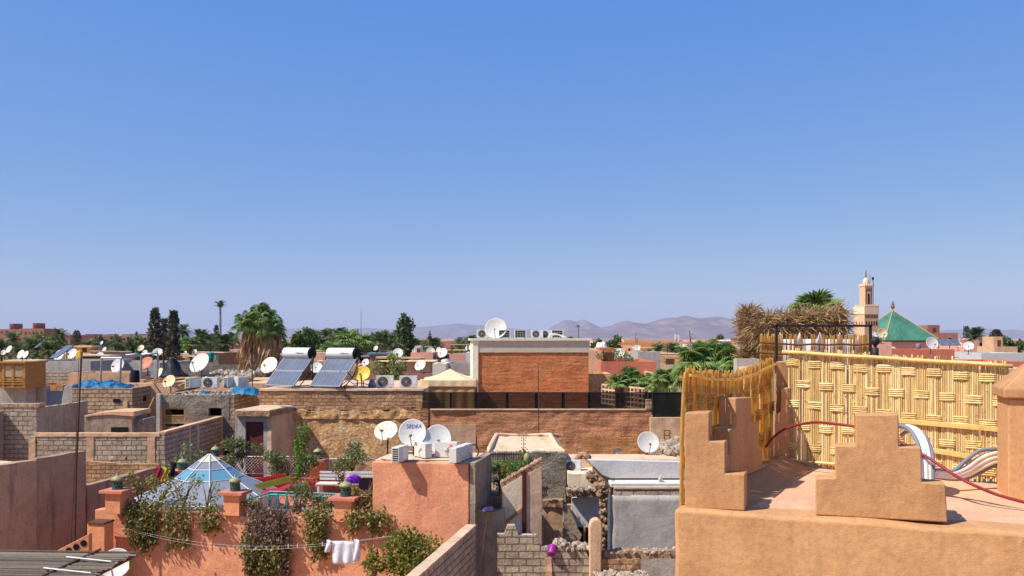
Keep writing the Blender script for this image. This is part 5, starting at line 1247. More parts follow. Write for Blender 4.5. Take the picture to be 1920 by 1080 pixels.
BB = Fr(W(897, 735, 46).x, 46.0, 4.0); bw_ = 6.05
t = tF('brick_block', 'modern square house with fine red brick front, shade-dimmed fascia and sun-bright cream side', 'house', BB)
zf = W(0, 661, 46).z; ztop = 13.0 - .02
b = MB(); b.box(.0, bw_ - .06, -.0, 6, 0, zf); b.build('brick_front', M['brick'], t)
b = MB(); b.rwall(-.0, bw_, -.05, 6.03, zf + .003, ztop - .12, .006, .5, 3); b.build('fascia', M['fascia'], t)
b = MB(); b.box(-.32, -.005, -.08, 6, 0, ztop - .12); b.build('sunlit_left_side', M['cream'], t, bevel=.015)  # bright cream carries the sun on the house's left side in its colour
b = MB(); b.box(-.45, bw_ + .1, -.16, 6.2, ztop - .12, ztop); b.build('coping', M['cream'], t, bevel=.012)
zc = ztop
def bbw(px, yl): return BB.Y(px, 634, yl)[0]
for px, yl, rz, kd, lb, sc in ((906, 1.2, 0, 'fan', 'fan condenser half hidden by the big dish on the brick house', .85), (946, .7, 4, 'coil', 'condenser with black coil just right of the big dish on the brick house', .82), (976, .7, 2, 'coil', 'second black-coil condenser from the left on the brick house', .82), (1007, .8, 0, 'fan', 'fan condenser in the middle right of the brick house roof', .8), (1024, 1.1, 0, 'fan', 'fan condenser tucked behind the curved pipes', .78), (1045, .8, 2, 'coil', 'rightmost black-coil condenser on the brick house', .82)):
    p = BB.w(bbw(px, yl), yl, zc); ac(p.x, p.y, zc, BB.deg + rz, kd, lb, sc)
for k in range(3): hose('pipe', ['left', 'middle', 'right'][k] + ' curve of the white pipes arching over the brick house condensers', 'pipe', [W(1028 + 3 * k, 634, 46.6), W(1031 + 3 * k, 628, 46.5), W(1040 + 4 * k, 626 + k, 46.5), W(1050 + 4 * k, 629 + k, 46.5), W(1056 + 3 * k, 633, 46.5)], .03, 'hose_white', 'white pipes on the brick house')
dpx(930, 617, 20.5, 46.9, 'dish_white', -10, 22, 'large white dish standing on the brick house roof', L=.7)
# wall with net fence in front
B2 = Fr(0, 41.0, 0)
t = tF('old_brick_wall', 'long weathered brick wall with plaster patches below the black net fence', 'wall', B2)
xa, xb = B2.Y(806, 0)[0], B2.Y(1222, 0)[0]; zt2 = B2.Y(0, 769)[1]
b = MB(); b.rwall(B2.Y(893, 0)[0], xb, 0, .35, 0, zt2, .04, .17, 71, 0, 2, .01); b.build('masonry', M['brick_old'], t)
b = MB(); b.rwall(xa, B2.Y(893, 0)[0] - .005, .06, .35, 0, zt2, .03, .17, 72, 0, 2, .01); b.build('set_back_bay', M['brick_old'], t)
b = MB(); b.rwall(B2.Y(832, 0)[0], B2.Y(892, 0)[0], -.0, .055, 0, B2.Y(0, 796)[1], .02, .2, 73, 0, 2); b.build('plaster_panel', M['beige'], t)
b = MB(); b.rwall(xa, xb, -.04, .4, zt2, zt2 + .05, .01, .4, 74); b.build('coping', M['beige_lt'], t)
b = MB(); b.rwall(B2.Y(1211, 0)[0], B2.Y(1221, 0)[0], -.06, .3, zt2 + .05, B2.Y(0, 749)[1], .02, .12, 75); b.build('end_pier', M['block_tan'], t)
b = MB(); b.rwall(B2.Y(1090, 0)[0], xb - .1, -.05, .01, 0, lambda x: B2.Y(0, 818)[1] + .1 * N3(x, 0, 4), .03, .2, 76, 0, 2, .05, .7); b.build('lower_bricks', M['brick_or'], t)
b = MB(); b.box(B2.Y(806, 0)[0], 12, .6, 5.5, 0, zt2 - .35); b.build('rear_terrace', M['beige'], t)
t = tF('net_fence', 'black shade-net fence on dark posts along the top of the old brick wall', 'fence', Fr(0, 41.2, 0)); F_ = Fr(0, 41.2, 0)
xa, xb = F_.Y(792, 0)[0], F_.Y(1222, 0)[0]; z0 = zt2 + .05; z1 = F_.Y(0, 736)[1]
b = MB(); b.box(xa, xb, .0, .006, z0, z1 - .02); b.build('net', M['net'], t)
b = MB(); [b.box(F_.Y(px, 0)[0] - w, F_.Y(px, 0)[0] + w, .02, .1, z0 - .3, z1) for px, w in ((845, .05), (893, .06), (951, .07), (1006, .08), (1056, .07), (1105, .07), (1158, .06), (1219, .08))]; b.build('post', M['iron'], t)
b = MB(); b.box(xa, xb, -.01, .02, z1 - .02, z1 + .02); [b.box(xa, xb, .007, .014, z0 + k * .13, z0 + k * .13 + .012) for k in range(1, 6)]; b.build('rail', M['iron'], t)
b = MB(); 
i = xa
while i < xb: b.box(i - .004, i + .004, -.008, -.002, z0, z1 - .02); i += .1
b.build('mesh_wire', M['iron'], t)
t = tF('net_fence', 'denser black net screen right of the wall pier with plants behind it', 'fence', Fr(0, 40.6, 0)); F_ = Fr(0, 40.6, 0); xa, xb = F_.Y(1224, 0)[0], F_.Y(1282, 0)[0]
b = MB(); b.box(xa, xb, 0, .006, F_.Y(0, 783)[1], F_.Y(0, 736)[1]); b.build('net', M['net2'], t); b = MB(); b.tube([(xa, 0, F_.Y(0, 736)[1]), (xb, 0, F_.Y(0, 736)[1])], .03, 5); b.tube([(xa, 0, 7), (xa, 0, F_.Y(0, 736)[1])], .03, 5); b.build('rail', M['iron'], t)
W4 = Fr(0, 40.4, 0)
o = slab(W4, 1220, 1300, 783, 0, 0, .3, 'beige', 'plaster_wall', None, .02, .02, 81); tag(o, 'pinkish plaster wall below the dense net screen', 'wall')
t = thing('ladder', 'short wooden ladder leaning on the pinkish plaster wall', 'ladder', W(1246, 832, 39.8)); b = MB(); [b.tube([(x, 0, 0), (x + .03, .25, .62)], .03, 5) for x in (0, .26)]; b.build('rail', M['wood_dk'], t); b = MB(); [b.tube([(0, .1 + .1 * k, .15 + .22 * k), (.28, .1 + .1 * k, .15 + .22 * k)], .02, 4) for k in range(3)]; b.build('rung', M['wood_dk'], t)
# concrete lattice balustrade
p = W(1128, 764, 46); q = W(1208, 768, 42.2); d = q - p; Lb = math.hypot(d.x, d.y); t = thing('balustrade', 'pale pierced concrete balustrade running forward beside the brick house', 'balustrade', (p.x, p.y, 9.5), math.atan2(d.y, d.x)); b = MB(); z0 = .0; h = 1.0
for k in range(5): b.box(0, Lb, 0, .1, z0 + k * h / 4 - .04, z0 + k * h / 4 + .04)
i = 0
while i <= Lb: b.box(i - .04, i + .04, .002, .098, z0, z0 + h); i += .36
b.build('pierced_blocks', M['beige_lt'], t)
# antenna mast before the brick wall
t = thing('tv_aerial', 'thin television aerial mast in front of the brick house', 'aerial', W(1010, 817, 37)); o0 = t.location; b = MB(); b.tube([(0, 0, 0), W(1009, 686, 37) - o0], .022, 5); b.build('mast', M['rustpole'], t); b = MB(); c = W(1009, 693, 37) - o0
b.tube([c + Vector((-.12, 0, .02)), c + Vector((.12, -.1, .05))], .008, 3)
for k in range(5): e = c + Vector((-.1 + .05 * k, -.02 * k, .02)); b.tube([e + Vector((0, 0, -.1)), e + Vector((0, 0, .12))], .006, 3)
b.build('elements', M['metal'], t)

# ================================================================== centre: the half-demolished house
U = Fr(W(915, 850, 30).x, 30.0, 0)
t = tF('ruined_house', 'flat-topped rough grey house with worn pale roof in the middle of the ruins', 'house', U); zu = U.Y(0, 849)[1]; xr = U.Y(1060, 849)[0]
b = MB(); b.rwall(0, xr, 0, .4, 7.2, zu, .05, .15, 91, 0, 2, .04, .4); b.build('front_wall', M['roughgrey'], t)
b = MB(); b.rwall(xr - .3, xr, .4, 4.2, 0, zu, .05, .2, 92, 0, 2, .04, .4); b.build('side_wall', M['roughgrey'], t)
b = MB(); x0, y0 = U.Z(930, 819, zu); x1, y1 = U.Z(1032, 819, zu); b.prism([(.0, .35), (xr - .02, .35), (x1 + .1, y1), (x0 - .1, y1)], 'z', 0, zu + .03); b.build('roof', M['beige_lt'], t, bevel=.05)
b = MB(); b.tube([(.02, .1, zu + .02), (.05, .6, zu + .1), (x0, y1, zu + .08), ((x0 + x1) / 2, y1 + .05, zu + .06), (x1, y1, zu + .08), (xr - .2, 1.0, zu + .06), (xr - .02, .2, zu + .02)], [.06, .1, .09, .06, .1, .08, .06], 6); b.build('roof_kerb', M['beige_lt'], t, smooth=True)
b = MB(); [b.blob((x0 + .4 + .7 * k, y1 - .15 + .1 * (k % 2), zu + .08), .1 + .05 * (k % 2), k, .5, 1, (1.5, .7, .5)) for k in range(4)]; b.build('weathered_lump', M['earth'], t)
xq = U.Y(1013, 0)[0]
b = MB(); b.rwall(xq, xr + .35, -.3, .0, 0, lambda x: U.Y(0, 946)[1] + .04 * N3(x * 3, 0, 0), .05, .15, 94, 0, 2, .03, .3); b.build('lower_wall', M['beige'], t)
b = MB(); b.rwall(xq, xr - .1, -.36, .05, U.Y(0, 947)[1], lambda x: U.Y(0, 935)[1], .06, .12, 95, 0, 3, .05, .25); b.build('broken_floor_edge', M['earth'], t)
# roof garden strip with rail
bush(945, 888, 28.3, (.75, .6, .45), 1100, .1, 'leaf_green', 41, 'green plants crowding a narrow strip behind the tiled partition', down=.3)
bush(938, 905, 27.6, (.35, .4, .5), 420, .1, 'leaf_bush', 42, 'reddish trailing plant at the near end of the green strip')
bush(985, 866, 28.9, (.3, .3, .35), 260, .1, 'leaf_bush', 43, 'small reddish plant at the far end of the green strip')
t = thing('flower_stalk', 'tall dry flower stalk with seed tufts above the green strip', 'plant', W(982, 862, 29)); o0 = t.location; b = MB(); b.tube([(0, 0, 0), (0, 0, .72)], .012, 4); b.build('stem', M['wood_dk'], t); b = MB()
for k, zz in enumerate((.42, .54, .66, .74)): [b.blob((.07 * s_, 0, zz), .022, k, .3, 1) for s_ in (-1, 0, 1)]
b.build('seed_tuft', M['wood_dk'], t)
b = MB(); b.lathe([(.09, 0), (.11, .03), (.11, .2), (.07, .26), (.03, .3)], 12); tag(b.build('gas_bottle', M['lantern_top'], None, W(988, 866, 28.6), smooth=True), 'pale green gas bottle at the far end of the green strip', 'gas bottle')
t = thing('railing', 'black spiked railing behind the green plant strip', 'railing', W(920, 868, 29.6)); b = MB(); [b.tube([(0, 0, zz), (1.1, 0, zz)], .02, 4) for zz in (.02, .3)]; b.build('rail', M['iron'], t); b = MB(); [b.tube([(.08 * k, 0, -.05), (.08 * k, 0, .38)], .011, 4) for k in range(14)]; b.build('baluster', M['iron'], t)
b = MB(); b.box(-1.35, .25, 27, 29.9, 0, 7.95); tag(b.build('planter_wall', M['earth']), 'earth wall below the green plant strip', 'wall')
# partition wall seen along its right face
PW = Fr(W(940, 908, 26.2).x, 26.2, 7.0)
t = tF('partition_wall', 'exposed interior wall with white and beige panels and broken pink top', 'wall', PW); Lp = 1.27
zpw = lambda x: W(0, 907, 26.2).z + (W(0, 863, 26.3).z - W(0, 907, 26.2).z) * x / 1.27
b = MB(); b.rwall(0, Lp, 0, .24, 0, lambda x: zpw(x) + .02, .03, .08, 101, 0, 3, .06, .12); b.build('masonry', M['earth'], t)
y_ = -.03
def pwx(px): return PW.Y(px, 900, y_)[0]
b = MB(); b.prism([(.03, 5), (pwx(979), 5), (pwx(979), zpw(pwx(979)) - .12), (.03, zpw(0) - .12)], 'y', y_, -.005); b.build('white_panel', M['offwhite'], t)
b = MB(); b.prism([(pwx(987), 5), (Lp - .02, 5), (Lp - .02, zpw(Lp) - .2), (pwx(987), zpw(pwx(987)) - .15)], 'y', y_ - .004, -.005); b.build('beige_panel', M['beige_lt'], t)
b = MB(); b.box(pwx(980), pwx(985), -.08, -.005, 4, zpw(1) - .15); b.build('red_post', M['reddoor'], t)
b = MB(); p = PW.Y(950, 978, -.05); q = PW.Y(978, 955, -.05); b.prism([(p[0], p[1] - .05), (q[0], q[1] - .05), (q[0], q[1] + .06), (p[0], p[1] + .06)], 'y', -.075, -.034); b.build('diagonal_strip', M['wood'], t)
stones('broken_bricks', 'broken pink brick ends along the top of the tiled partition', 0.02, 1.25, .0, .24, lambda x, y: zpw(x) + .02, 110, .045, 103, F=PW, kind='stuff', mat='brickbits')
# white room
WR = Fr(0, 29.2, 0)
t = tF('white_room', 'broken-open white room with ragged ceiling edge in the ruins', 'room', WR)
b = MB(); b.prism(fpoly(WR, [(1068, 1050), (1072, 932), (1128, 930), (1134, 1050)], .5), 'y', .3, .5); b.build('back_wall', M['whitep'], t)
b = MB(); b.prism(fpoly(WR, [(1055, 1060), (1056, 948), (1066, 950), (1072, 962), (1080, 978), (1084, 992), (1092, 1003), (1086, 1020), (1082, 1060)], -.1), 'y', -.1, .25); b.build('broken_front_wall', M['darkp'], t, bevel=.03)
b = MB(); b.rwall(WR.Y(1064, 0)[0], WR.Y(1134, 0)[0], -.2, .25, WR.Y(0, 929)[1], lambda x: WR.Y(0, 917)[1] + .05 * N3(x * 4, 0, 2), .06, .12, 111, 0, 3, .06, .2); b.build('ceiling_slab', M['earth'], t)
b = MB(); b.box(WR.Y(1084, 0)[0], WR.Y(1110, 0)[0], .2, .29, 4, WR.Y(0, 992)[1]); b.build('dark_doorway', M['black'], t)
b = MB(); p = WR.Y(1094, 0)[0]; b.box(p, p + .08, .1, .2, 4, WR.Y(0, 990)[1]); b.build('timber_prop', M['wood'], t)
b = MB(); x_ = WR.Y(1066, 0)[0]; b.rwall(x_, WR.Y(1118, 0)[0], .2, 1.6, WR.Y(0, 917)[1] + .05, lambda x: WR.Y(0, 890)[1] + .0, .05, .2, 112, 0, 2, .03, .4); b.build('upper_wall', M['offwhite'], t)
# rubble column
b = MB(); a = Fr(0, 28.2, 0)
rng = random.Random(6)
for k in range(170):
    u = rng.random(); px = 1132 + rng.gauss(0, 3.2) - 4 * (u < .2); py = 905 + 132 * u; b.rock(W(px, py, 28.2 + rng.uniform(-.1, .25)), rng.uniform(.06, .13), rng)
for k in range(60):
    u = rng.random(); b.rock(W(1104 + 32 * u + rng.gauss(0, 2), 890 + 28 * u + rng.gauss(0, 3), 28.5), rng.uniform(.07, .16), rng)
tag(b.build('broken_wall_edge', M['earth']), 'ragged vertical edge of broken earth masonry beside the grey wall', 'wall')
# grey plaster wall at right
GW = Fr(0, 28.0, 0)
t = tF('grey_wall', 'large smooth grey cement wall with a row of bare blocks on top', 'wall', GW)
b = MB(); b.rwall(GW.Y(1143, 0)[0], GW.Y(1285, 0)[0], 0, .25, 0, GW.Y(0, 929)[1], .025, .2, 121, 0, 1.5, .01); b.build('rendered_face', M['greyp'], t, smooth=True)
b = MB(); b.rwall(GW.Y(1152, 0)[0], GW.Y(1285, 0)[0], .03, .22, GW.Y(0, 929)[1], GW.Y(0, 917)[1], .01, .2, 122, 0, 2, .01); b.build('block_course', M['block'], t)
b = MB(); b.rwall(GW.Y(1152, 0)[0], GW.Y(1285, 0)[0], .0, .26, GW.Y(0, 917)[1], GW.Y(0, 914)[1], .012, .2, 123); b.build('coping', M['beige_lt'], t)
b = MB(); b.box(GW.Y(1140, 0)[0], GW.Y(1144, 0)[0], -.04, .3, 0, GW.Y(0, 925)[1]); b.build('steel_edge', M['metal'], t)
# white parapet behind
WP = Fr(0, 30.5, 0)
t = tF('white_parapet_house', 'house with long white rendered parapet and bright white courtyard edge', 'house', WP)
b = MB(); b.prism(fpoly(WP, [(1101, 862), (1285, 866), (1285, 897), (1145, 897), (1128, 890)], 0), 'y', 0, .3); b.build('parapet', M['whitep'], t, bevel=.02)
b = MB(); x0, y0 = WP.Y(1145, 898, -.7)[0], -.7; b.box(x0, WP.Y(1290, 0, -.7)[0], -.75, -.002, WP.Y(0, 908, -.7)[1] - .1, WP.Y(0, 906, -.7)[1] + .0); b.build('white_ledge', M['whitep'], t, bevel=.01)
b = MB(); b.box(x0, WP.Y(1200, 0, -.7)[0], -.72, -.6, 7, WP.Y(0, 909, -.7)[1] - .08); b.build('red_brown_beam', M['reddoor'], t)
b = MB(); b.box(WP.Y(1230, 0, -.7)[0], WP.Y(1290, 0, -.7)[0], -.7, -.62, 7.2, WP.Y(0, 909, -.7)[1] - .1); b.build('dark_gap', M['wood_dk'], t)
b = MB(); q = WP.Y(1236, 0, -.5)[0]; b.prism([(q, WP.Y(0, 910, -.5)[1]), (q + .16, WP.Y(0, 910, -.5)[1]), (q + .13, WP.Y(0, 899, -.5)[1]), (q + .06, WP.Y(0, 893, -.5)[1]), (q, WP.Y(0, 899, -.5)[1])], 'y', -.55, -.3); b.build('stub_post', M['greyp'], t)
b = MB(); [b.tube([(WP.Y(1147 + 2.5 * k, 0, -.3)[0], -.3, 7.6), (WP.Y(1147 + 2.5 * k, 0, -.3)[0], -.3, WP.Y(0, 897, -.3)[1])], .012, 4) for k in range(3)]; b.build('rebar', M['iron'], t)
b = MB(); b.prism([(-.4 + WP.Y(1072, 0)[0], .3), (6.3, .3), (6.3, 1.7), (2.0, 1.7)], 'z', 0, 8.62); b.build('roof', M['beige_lt'], t)
b = MB(); b.tube([(WP.Y(1082, 0)[0], .4, 8.55), (WP.Y(1090, 0)[0], .5, 8.75), (WP.Y(1098, 0)[0], .45, 8.8), (WP.Y(1106, 0)[0], .3, 8.65)], .12, 7); b.build('roof_lump', M['earth'], t, smooth=True)
stones('rubble', 'rubble heap at the right end of the pale roof by the ochre house', W(1240, 0, 33).x, W(1285, 0, 33).x, 31.5, 34.5, lambda x, y: 8.66 + .25 * (x - W(1240, 0, 33).x), 150, .13, 131, kind='stuff')
dpx(1215, 830, 20.5, 32.2, 'dish_white', 6, 22, 'clean white dish standing alone on the pale roof right of the ruins', L=.78)
dpx(1158, 850, 9.5, 33.5, 'dish_brown', -20, 20, 'small brown dish left of the clean white one', L=.34)
p = W(1074, 885, 30.2); q = ac(p.x, p.y, p.z, -8, 'fan', 'condenser hanging at the corner of the ruined grey house', .72)
b = MB(); b.blob((0, 0, .08), .13, 2, .3, 2); tag(b.build('black_bag', M['black'], None, W(1206, 863, 32)), 'small black bag at the foot of the clean white dish', 'bag')
# foreground block wall of the ruin
BK = Fr(0, 24.0, 0)
t = tF('broken_block_wall', 'stepped broken grey block wall with poured post at the bottom centre', 'wall', BK)
def stepz(x):
    px = CX + x * FPX / 24.0
    for lim, py in ((948, 1002), (968, 985), (1006, 1004), (1062, 1025), (1104, 1032), (1140, 1052)):
        if px < lim: return BK.Y(0, py)[1]
    return BK.Y(0, 1058)[1]
b = MB(); b.rwall(BK.Y(932, 0)[0], BK.Y(1106, 0)[0], 0, .22, 0, stepz, .015, .1, 141, 0, 2.5, .02, .4); b.build('blocks', M['block'], t)
b = MB(); b.prism(fpoly(BK, [(1106, 1200), (1105, 990), (1108, 979), (1114, 974), (1122, 974), (1128, 979), (1130, 990), (1128, 1030), (1129, 1200)], -.1), 'y', -.1, .25); b.build('rounded_post', M['beige'], t, bevel=.04)
b = MB(); b.rwall(BK.Y(1022, 0)[0], BK.Y(1034, 0)[0], -.03, .2, 0, BK.Y(0, 1046)[1], .03, .12, 142, 0, 4); b.build('poured_post', M['beige'], t)
b = MB(); b.rwall(BK.Y(1131, 0)[0], BK.Y(1275, 0)[0], .1, .45, BK.Y(0, 1050)[1], lambda x: BK.Y(0, 1036)[1] + .04 * N3(x * 3, 0, 7), .06, .12, 143, 0, 3, .04, .3); b.build('rough_beam', M['earth'], t)
b = MB(); b.rwall(BK.Y(1131, 0)[0], BK.Y(1200, 0)[0], .0, .3, 0, lambda x: BK.Y(0, 1049)[1] - .0, .06, .14, 144, 0, 3, .06, .2); b.build('crumbled_base', M['block_sm'], t)
b = MB(); b.box(BK.Y(1195, 0)[0], BK.Y(1280, 0)[0], .9, 1.0, 0, BK.Y(0, 1049)[1]); b.build('grey_infill', M['greyp'], t)
t = thing('bucket', 'shiny magenta plastic bucket tipped on top of the broken block wall', 'bucket', W(1035, 1033, 23.95)); t.scale = (.82, .82, .82); E = Matrix.Rotation(R(-58), 4, 'X') @ Matrix.Rotation(R(15), 4, 'Y')
b = MB(); b.lathe([(.12, -.16), (.125, -.15), (.17, .12), (.185, .13), (.185, .15), (.165, .15), (.155, .12), (.11, -.14)], 20, E); b.build('body', M['magenta'], t, smooth=True); b = MB(); b.tube([E @ Vector((.185 * math.cos(a * PI / 10), .05 - .1 * math.sin(a * PI / 10), .14 + .1 * math.sin(a * PI / 10))) for a in range(11)], .006, 4); b.build('handle', M['metal'], t)
stones('rubble', 'grey rubble and broken plaster beside the magenta bucket', BK.Y(1040, 0)[0], BK.Y(1104, 0)[0], 23.95, 24.6, lambda x, y: stepz(x) + .02, 120, .07, 151, kind='stuff')
stones('rubble', 'heap of pale rubble at the bottom edge right of the rounded post', BK.Y(1115, 0)[0], BK.Y(1210, 0)[0], 23.0, 23.8, lambda x, y: W(0, 1078, 23.4).z - .1 + .1 * N3(x * 2, y * 2, 0), 320, .08, 152, kind='stuff')
b = MB(); b.box(BK.Y(1110, 0)[0], BK.Y(1215, 0)[0], -1.1, -.15, 0, W(0, 1078, 23.4).z - .12); tag(b.build('rubble_base', M['earth'], None, (0, 24, 0)), 'earth mass under the pale rubble heap at the bottom edge', 'wall')
# long gray block wall running back, bottom centre
DG = Fr(W(785, 1080, 19.3).x, 19.3, 78.5); zdg = W(0, 1080, 19.3).z
t = tF('block_wall', 'grey block wall running back to the coral tower at the bottom centre', 'wall', DG)
b = MB(); b.rwall(-6, 5.3, -.0, .24, 0, zdg - .04, .015, .18, 161, 0, 2.5, .01); b.build('blocks', M['block'], t)
b = MB(); b.rwall(-6, 5.35, -.02, .27, zdg - .04, zdg + .02, .015, .25, 162, 0, 2.5); b.build('coping', M['beige_lt'], t)
# dark alley clutter
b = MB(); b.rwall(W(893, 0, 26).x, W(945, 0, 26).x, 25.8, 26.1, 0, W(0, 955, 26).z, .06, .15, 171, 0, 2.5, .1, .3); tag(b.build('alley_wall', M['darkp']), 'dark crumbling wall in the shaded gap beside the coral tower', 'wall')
heap('plastic_bag', 'purple plastic bag caught in the dark gap beside the tower', 'bag', W(902, 0, 25.6).x, W(926, 0, 25.6).x, 25.4, 25.8, W(0, 956, 25.6).z, .12, M['bag_purple'], 4)
b = MB(); b.tube([W(905, 1040, 24.9), W(909, 1000, 25.0), W(914, 975, 25.1)], .018, 5); tag(b.build('stake', M['wood_dk']), 'pale broken timber sticking up in the dark gap', 'timber')

for i, (px0, px1, py, Y, n, s_, lb) in enumerate(((985, 1060, 1030, 26.5, 160, .08, 'broken plaster and stones on the ruin floor behind the block wall'), (1066, 1128, 920, 28.9, 90, .08, 'crumbled stones along the ceiling edge of the white room'), (912, 1050, 849, 30.2, 70, .05, 'small stones along the front edge of the pale flat roof'), (1145, 1275, 1036, 24.2, 90, .06, 'grit and stones on top of the rough beam'))):
    x0, x1 = W(px0, 0, Y).x, W(px1, 0, Y).x; z_ = W(0, py, Y).z
    stones('rubble', lb, x0, x1, Y - .15, Y + .35, lambda x, y: z_ + .03 * N3(x * 3, y * 3, i), n, s_, 300 + i, kind='stuff')
# ================================================================== right skyline: minaret and tiled roof
MN = Fr(W(1621, 634, 150).x, 150.0, 15.0)
t = tF('minaret', 'square sand-coloured minaret with domed lantern and arched window row', 'minaret', MN)
wd = W(1648, 0, 150).x - W(1614, 0, 150).x; wd = wd * .9
zt = W(0, 574, 150).z
b = MB(); b.box(0, wd, 0, wd, 0, zt - 1.4); b.build('shaft', M['minaret'], t)
b = MB(); b.box(-.08, wd + .08, -.08, wd + .08, zt - 1.39, zt - .02); b.build('parapet', M['minaret_pale'], t)
for k in range(7):
    b = MB(); x = .0 + k * (wd - .3) / 6
    b.box(x, x + .3, -.1, .15, zt - .02, zt + .28)
    b.build('crenellation', M['minaret_pale'], t)
    if 0 < k < 6: b = MB(); b.box(-.1, .15, x, x + .3, zt - .02, zt + .28); b.build('crenellation', M['minaret_pale'], t)
b = MB()
for k in range(9): b.prism([(.1 + k * .3, zt - 2.05), (.3 + k * .3, zt - 2.05), (.26 + k * .3, zt - 1.6), (.2 + k * .3, zt - 1.5), (.14 + k * .3, zt - 1.6)], 'y', -.03, .02)
b.build('arch_band', M['wood_dk'], t)
zw = W(0, 604, 150).z
for k in range(5): b = MB(); x = .4 + k * .52; b.prism([(x - .15, zw - .55), (x + .15, zw - .55), (x + .15, zw + .05), (x, zw + .3), (x - .15, zw + .05)], 'y', -.03, .03); b.build('window', M['wood_dk'], t)
b = MB(); [b.prism([(.5 + k * .75, zw - .4), (.8 + k * .75, zw - .4), (.65 + k * .75, zw + .3)], 'x', -.03, .02) for k in range(4)]; b.build('side_window', M['wood_dk'], t)
l0 = wd * .3; lw_ = wd * .52; zl = W(0, 536, 150).z; c = wd * .42
b = MB(); b.box(c - lw_ / 2, c + lw_ / 2, c - lw_ / 2, c + lw_ / 2, zt - .4, zl); lt = b.build('lantern', M['minaret'], t)
b = MB(); b.box(c - lw_ / 2 - .1, c + lw_ / 2 + .1, c - lw_ / 2 - .1, c + lw_ / 2 + .1, zl, zl + .18); [b.box(c - lw_ / 2 - .1 + k * .42, c - lw_ / 2 + .1 + k * .42, c - lw_ / 2 - .1, c + lw_ / 2 + .1, zl + .18, zl + .4) for k in range(5)]; b.build('lantern_cornice', M['minaret_pale'], lt)
b = MB(); x = c; zz = W(0, 553, 150).z; b.prism([(x - .17, zt + .3), (x + .17, zt + .3), (x + .17, zz + .1), (x, zz + .4), (x - .17, zz + .1)], 'y', c - lw_ / 2 - .04, c); b.build('lantern_window', M['black'], lt)
b = MB(); [b.box(x - .45 + .12 * k, x + .45 - .12 * k, c - lw_ / 2 - .02 - .012 * k, c, zz + .75 + .0 * k + .25 * k, zz + .87 + .25 * k) for k in range(2)]; [b.box(x + s - .05, x + s + .05, c - lw_ / 2 - .03, c, zt + .2, zl - .3) for s in (-.55, .55)]; b.build('lantern_moulding', M['wood_dk'], lt)
b = MB(); r = lw_ * .36; b.lathe([(r, zl + .2), (r * 1.02, zl + .5), (r * .92, zl + 1.0), (r * .6, zl + 1.4), (.05, zl + 1.55)], 18, Matrix.Translation((c, c, 0))); b.build('dome', M['minaret_pale'], t, smooth=True)
b = MB(); b.tube([(c, c, zl + 1.5), (c, c, zl + 2.9)], .05, 6); [b.blob((c, c, zl + q), s, 1, 0, 2) for q, s in ((1.8, .2), (2.2, .16), (2.55, .12))]; b.build('finial', M['bronze'], t)
b = MB(); b.tube([(c + .8, c - .9, zt), (c + .78, c - .9, W(0, 519, 150).z)], .06, 5); b.tube([(c + .45, c - .5, zl), (c + .45, c - .5, zl + 2.1)], .04, 5); b.box(c + .55, c + .95, c - .95, c - .85, W(0, 524, 150).z, W(0, 519, 150).z); b.build('flag_mast', M['iron'], t)
PR = Fr(W(1674, 634, 190).x, 190.0, 11.5)
t = tF('tiled_pavilion', 'mosque hall with steep pyramid roof of green glazed tiles and brass finial', 'building', PR)
za_ = W(0, 582, 190).z; ze_ = W(0, 638, 190).z; hw = 6.83
b = MB(); b.add([(-hw, -hw, ze_), (hw, -hw, ze_), (hw, hw, ze_), (-hw, hw, ze_), (0, 0, za_)], [(0, 1, 4), (1, 2, 4), (2, 3, 4), (3, 0, 4), (3, 2, 1, 0)]); b.build('roof', M['roof_green'], t)
b = MB(); [b.tube([(sx * hw, sy * hw, ze_), (0, 0, za_ + .03)], .09, 6) for sx in (-1, 1) for sy in (-1, 1)]; b.build('ridge_tiles', M['beige'], t)
b = MB(); b.box(-hw + .3, hw - .3, -hw + .3, hw - .3, 0, ze_ - .3); b.build('walls', M['pink'], t)
b = MB(); b.box(-hw - .1, hw + .1, -hw - .1, hw + .1, ze_ - .35, ze_ - .02); b.build('eaves', M['wood_dk'], t)
b = MB(); b.tube([(0, 0, za_), (0, 0, za_ + 2.1)], .09, 6); [b.blob((0, 0, za_ + q), s, 1, 0, 2) for q, s in ((.8, .46), (1.4, .28), (1.8, .17))]; b.build('finial', M['bronze'], t)
dpx(1654, 625, 9.5, 42, 'dish_rust', 6, 12, 'round dish with large rust stain in front of the green pyramid roof', L=.5)
dpx(1640, 628, 7, 46, 'dish_grey', 40, 40, 'dark turned dish behind the rust-stained one')
dpx(1747, 644, 12, 58, 'dish_white', 8, 16, 'white dish right of the green pyramid roof'); dpx(1816, 649, 9, 64, 'dish_white', -40, 22, 'white dish beside a pale block near the right edge')
dpx(1798, 646, 6, 70, 'dish_cream', 20, 20, 'small cream dish left of the pale block near the right edge')

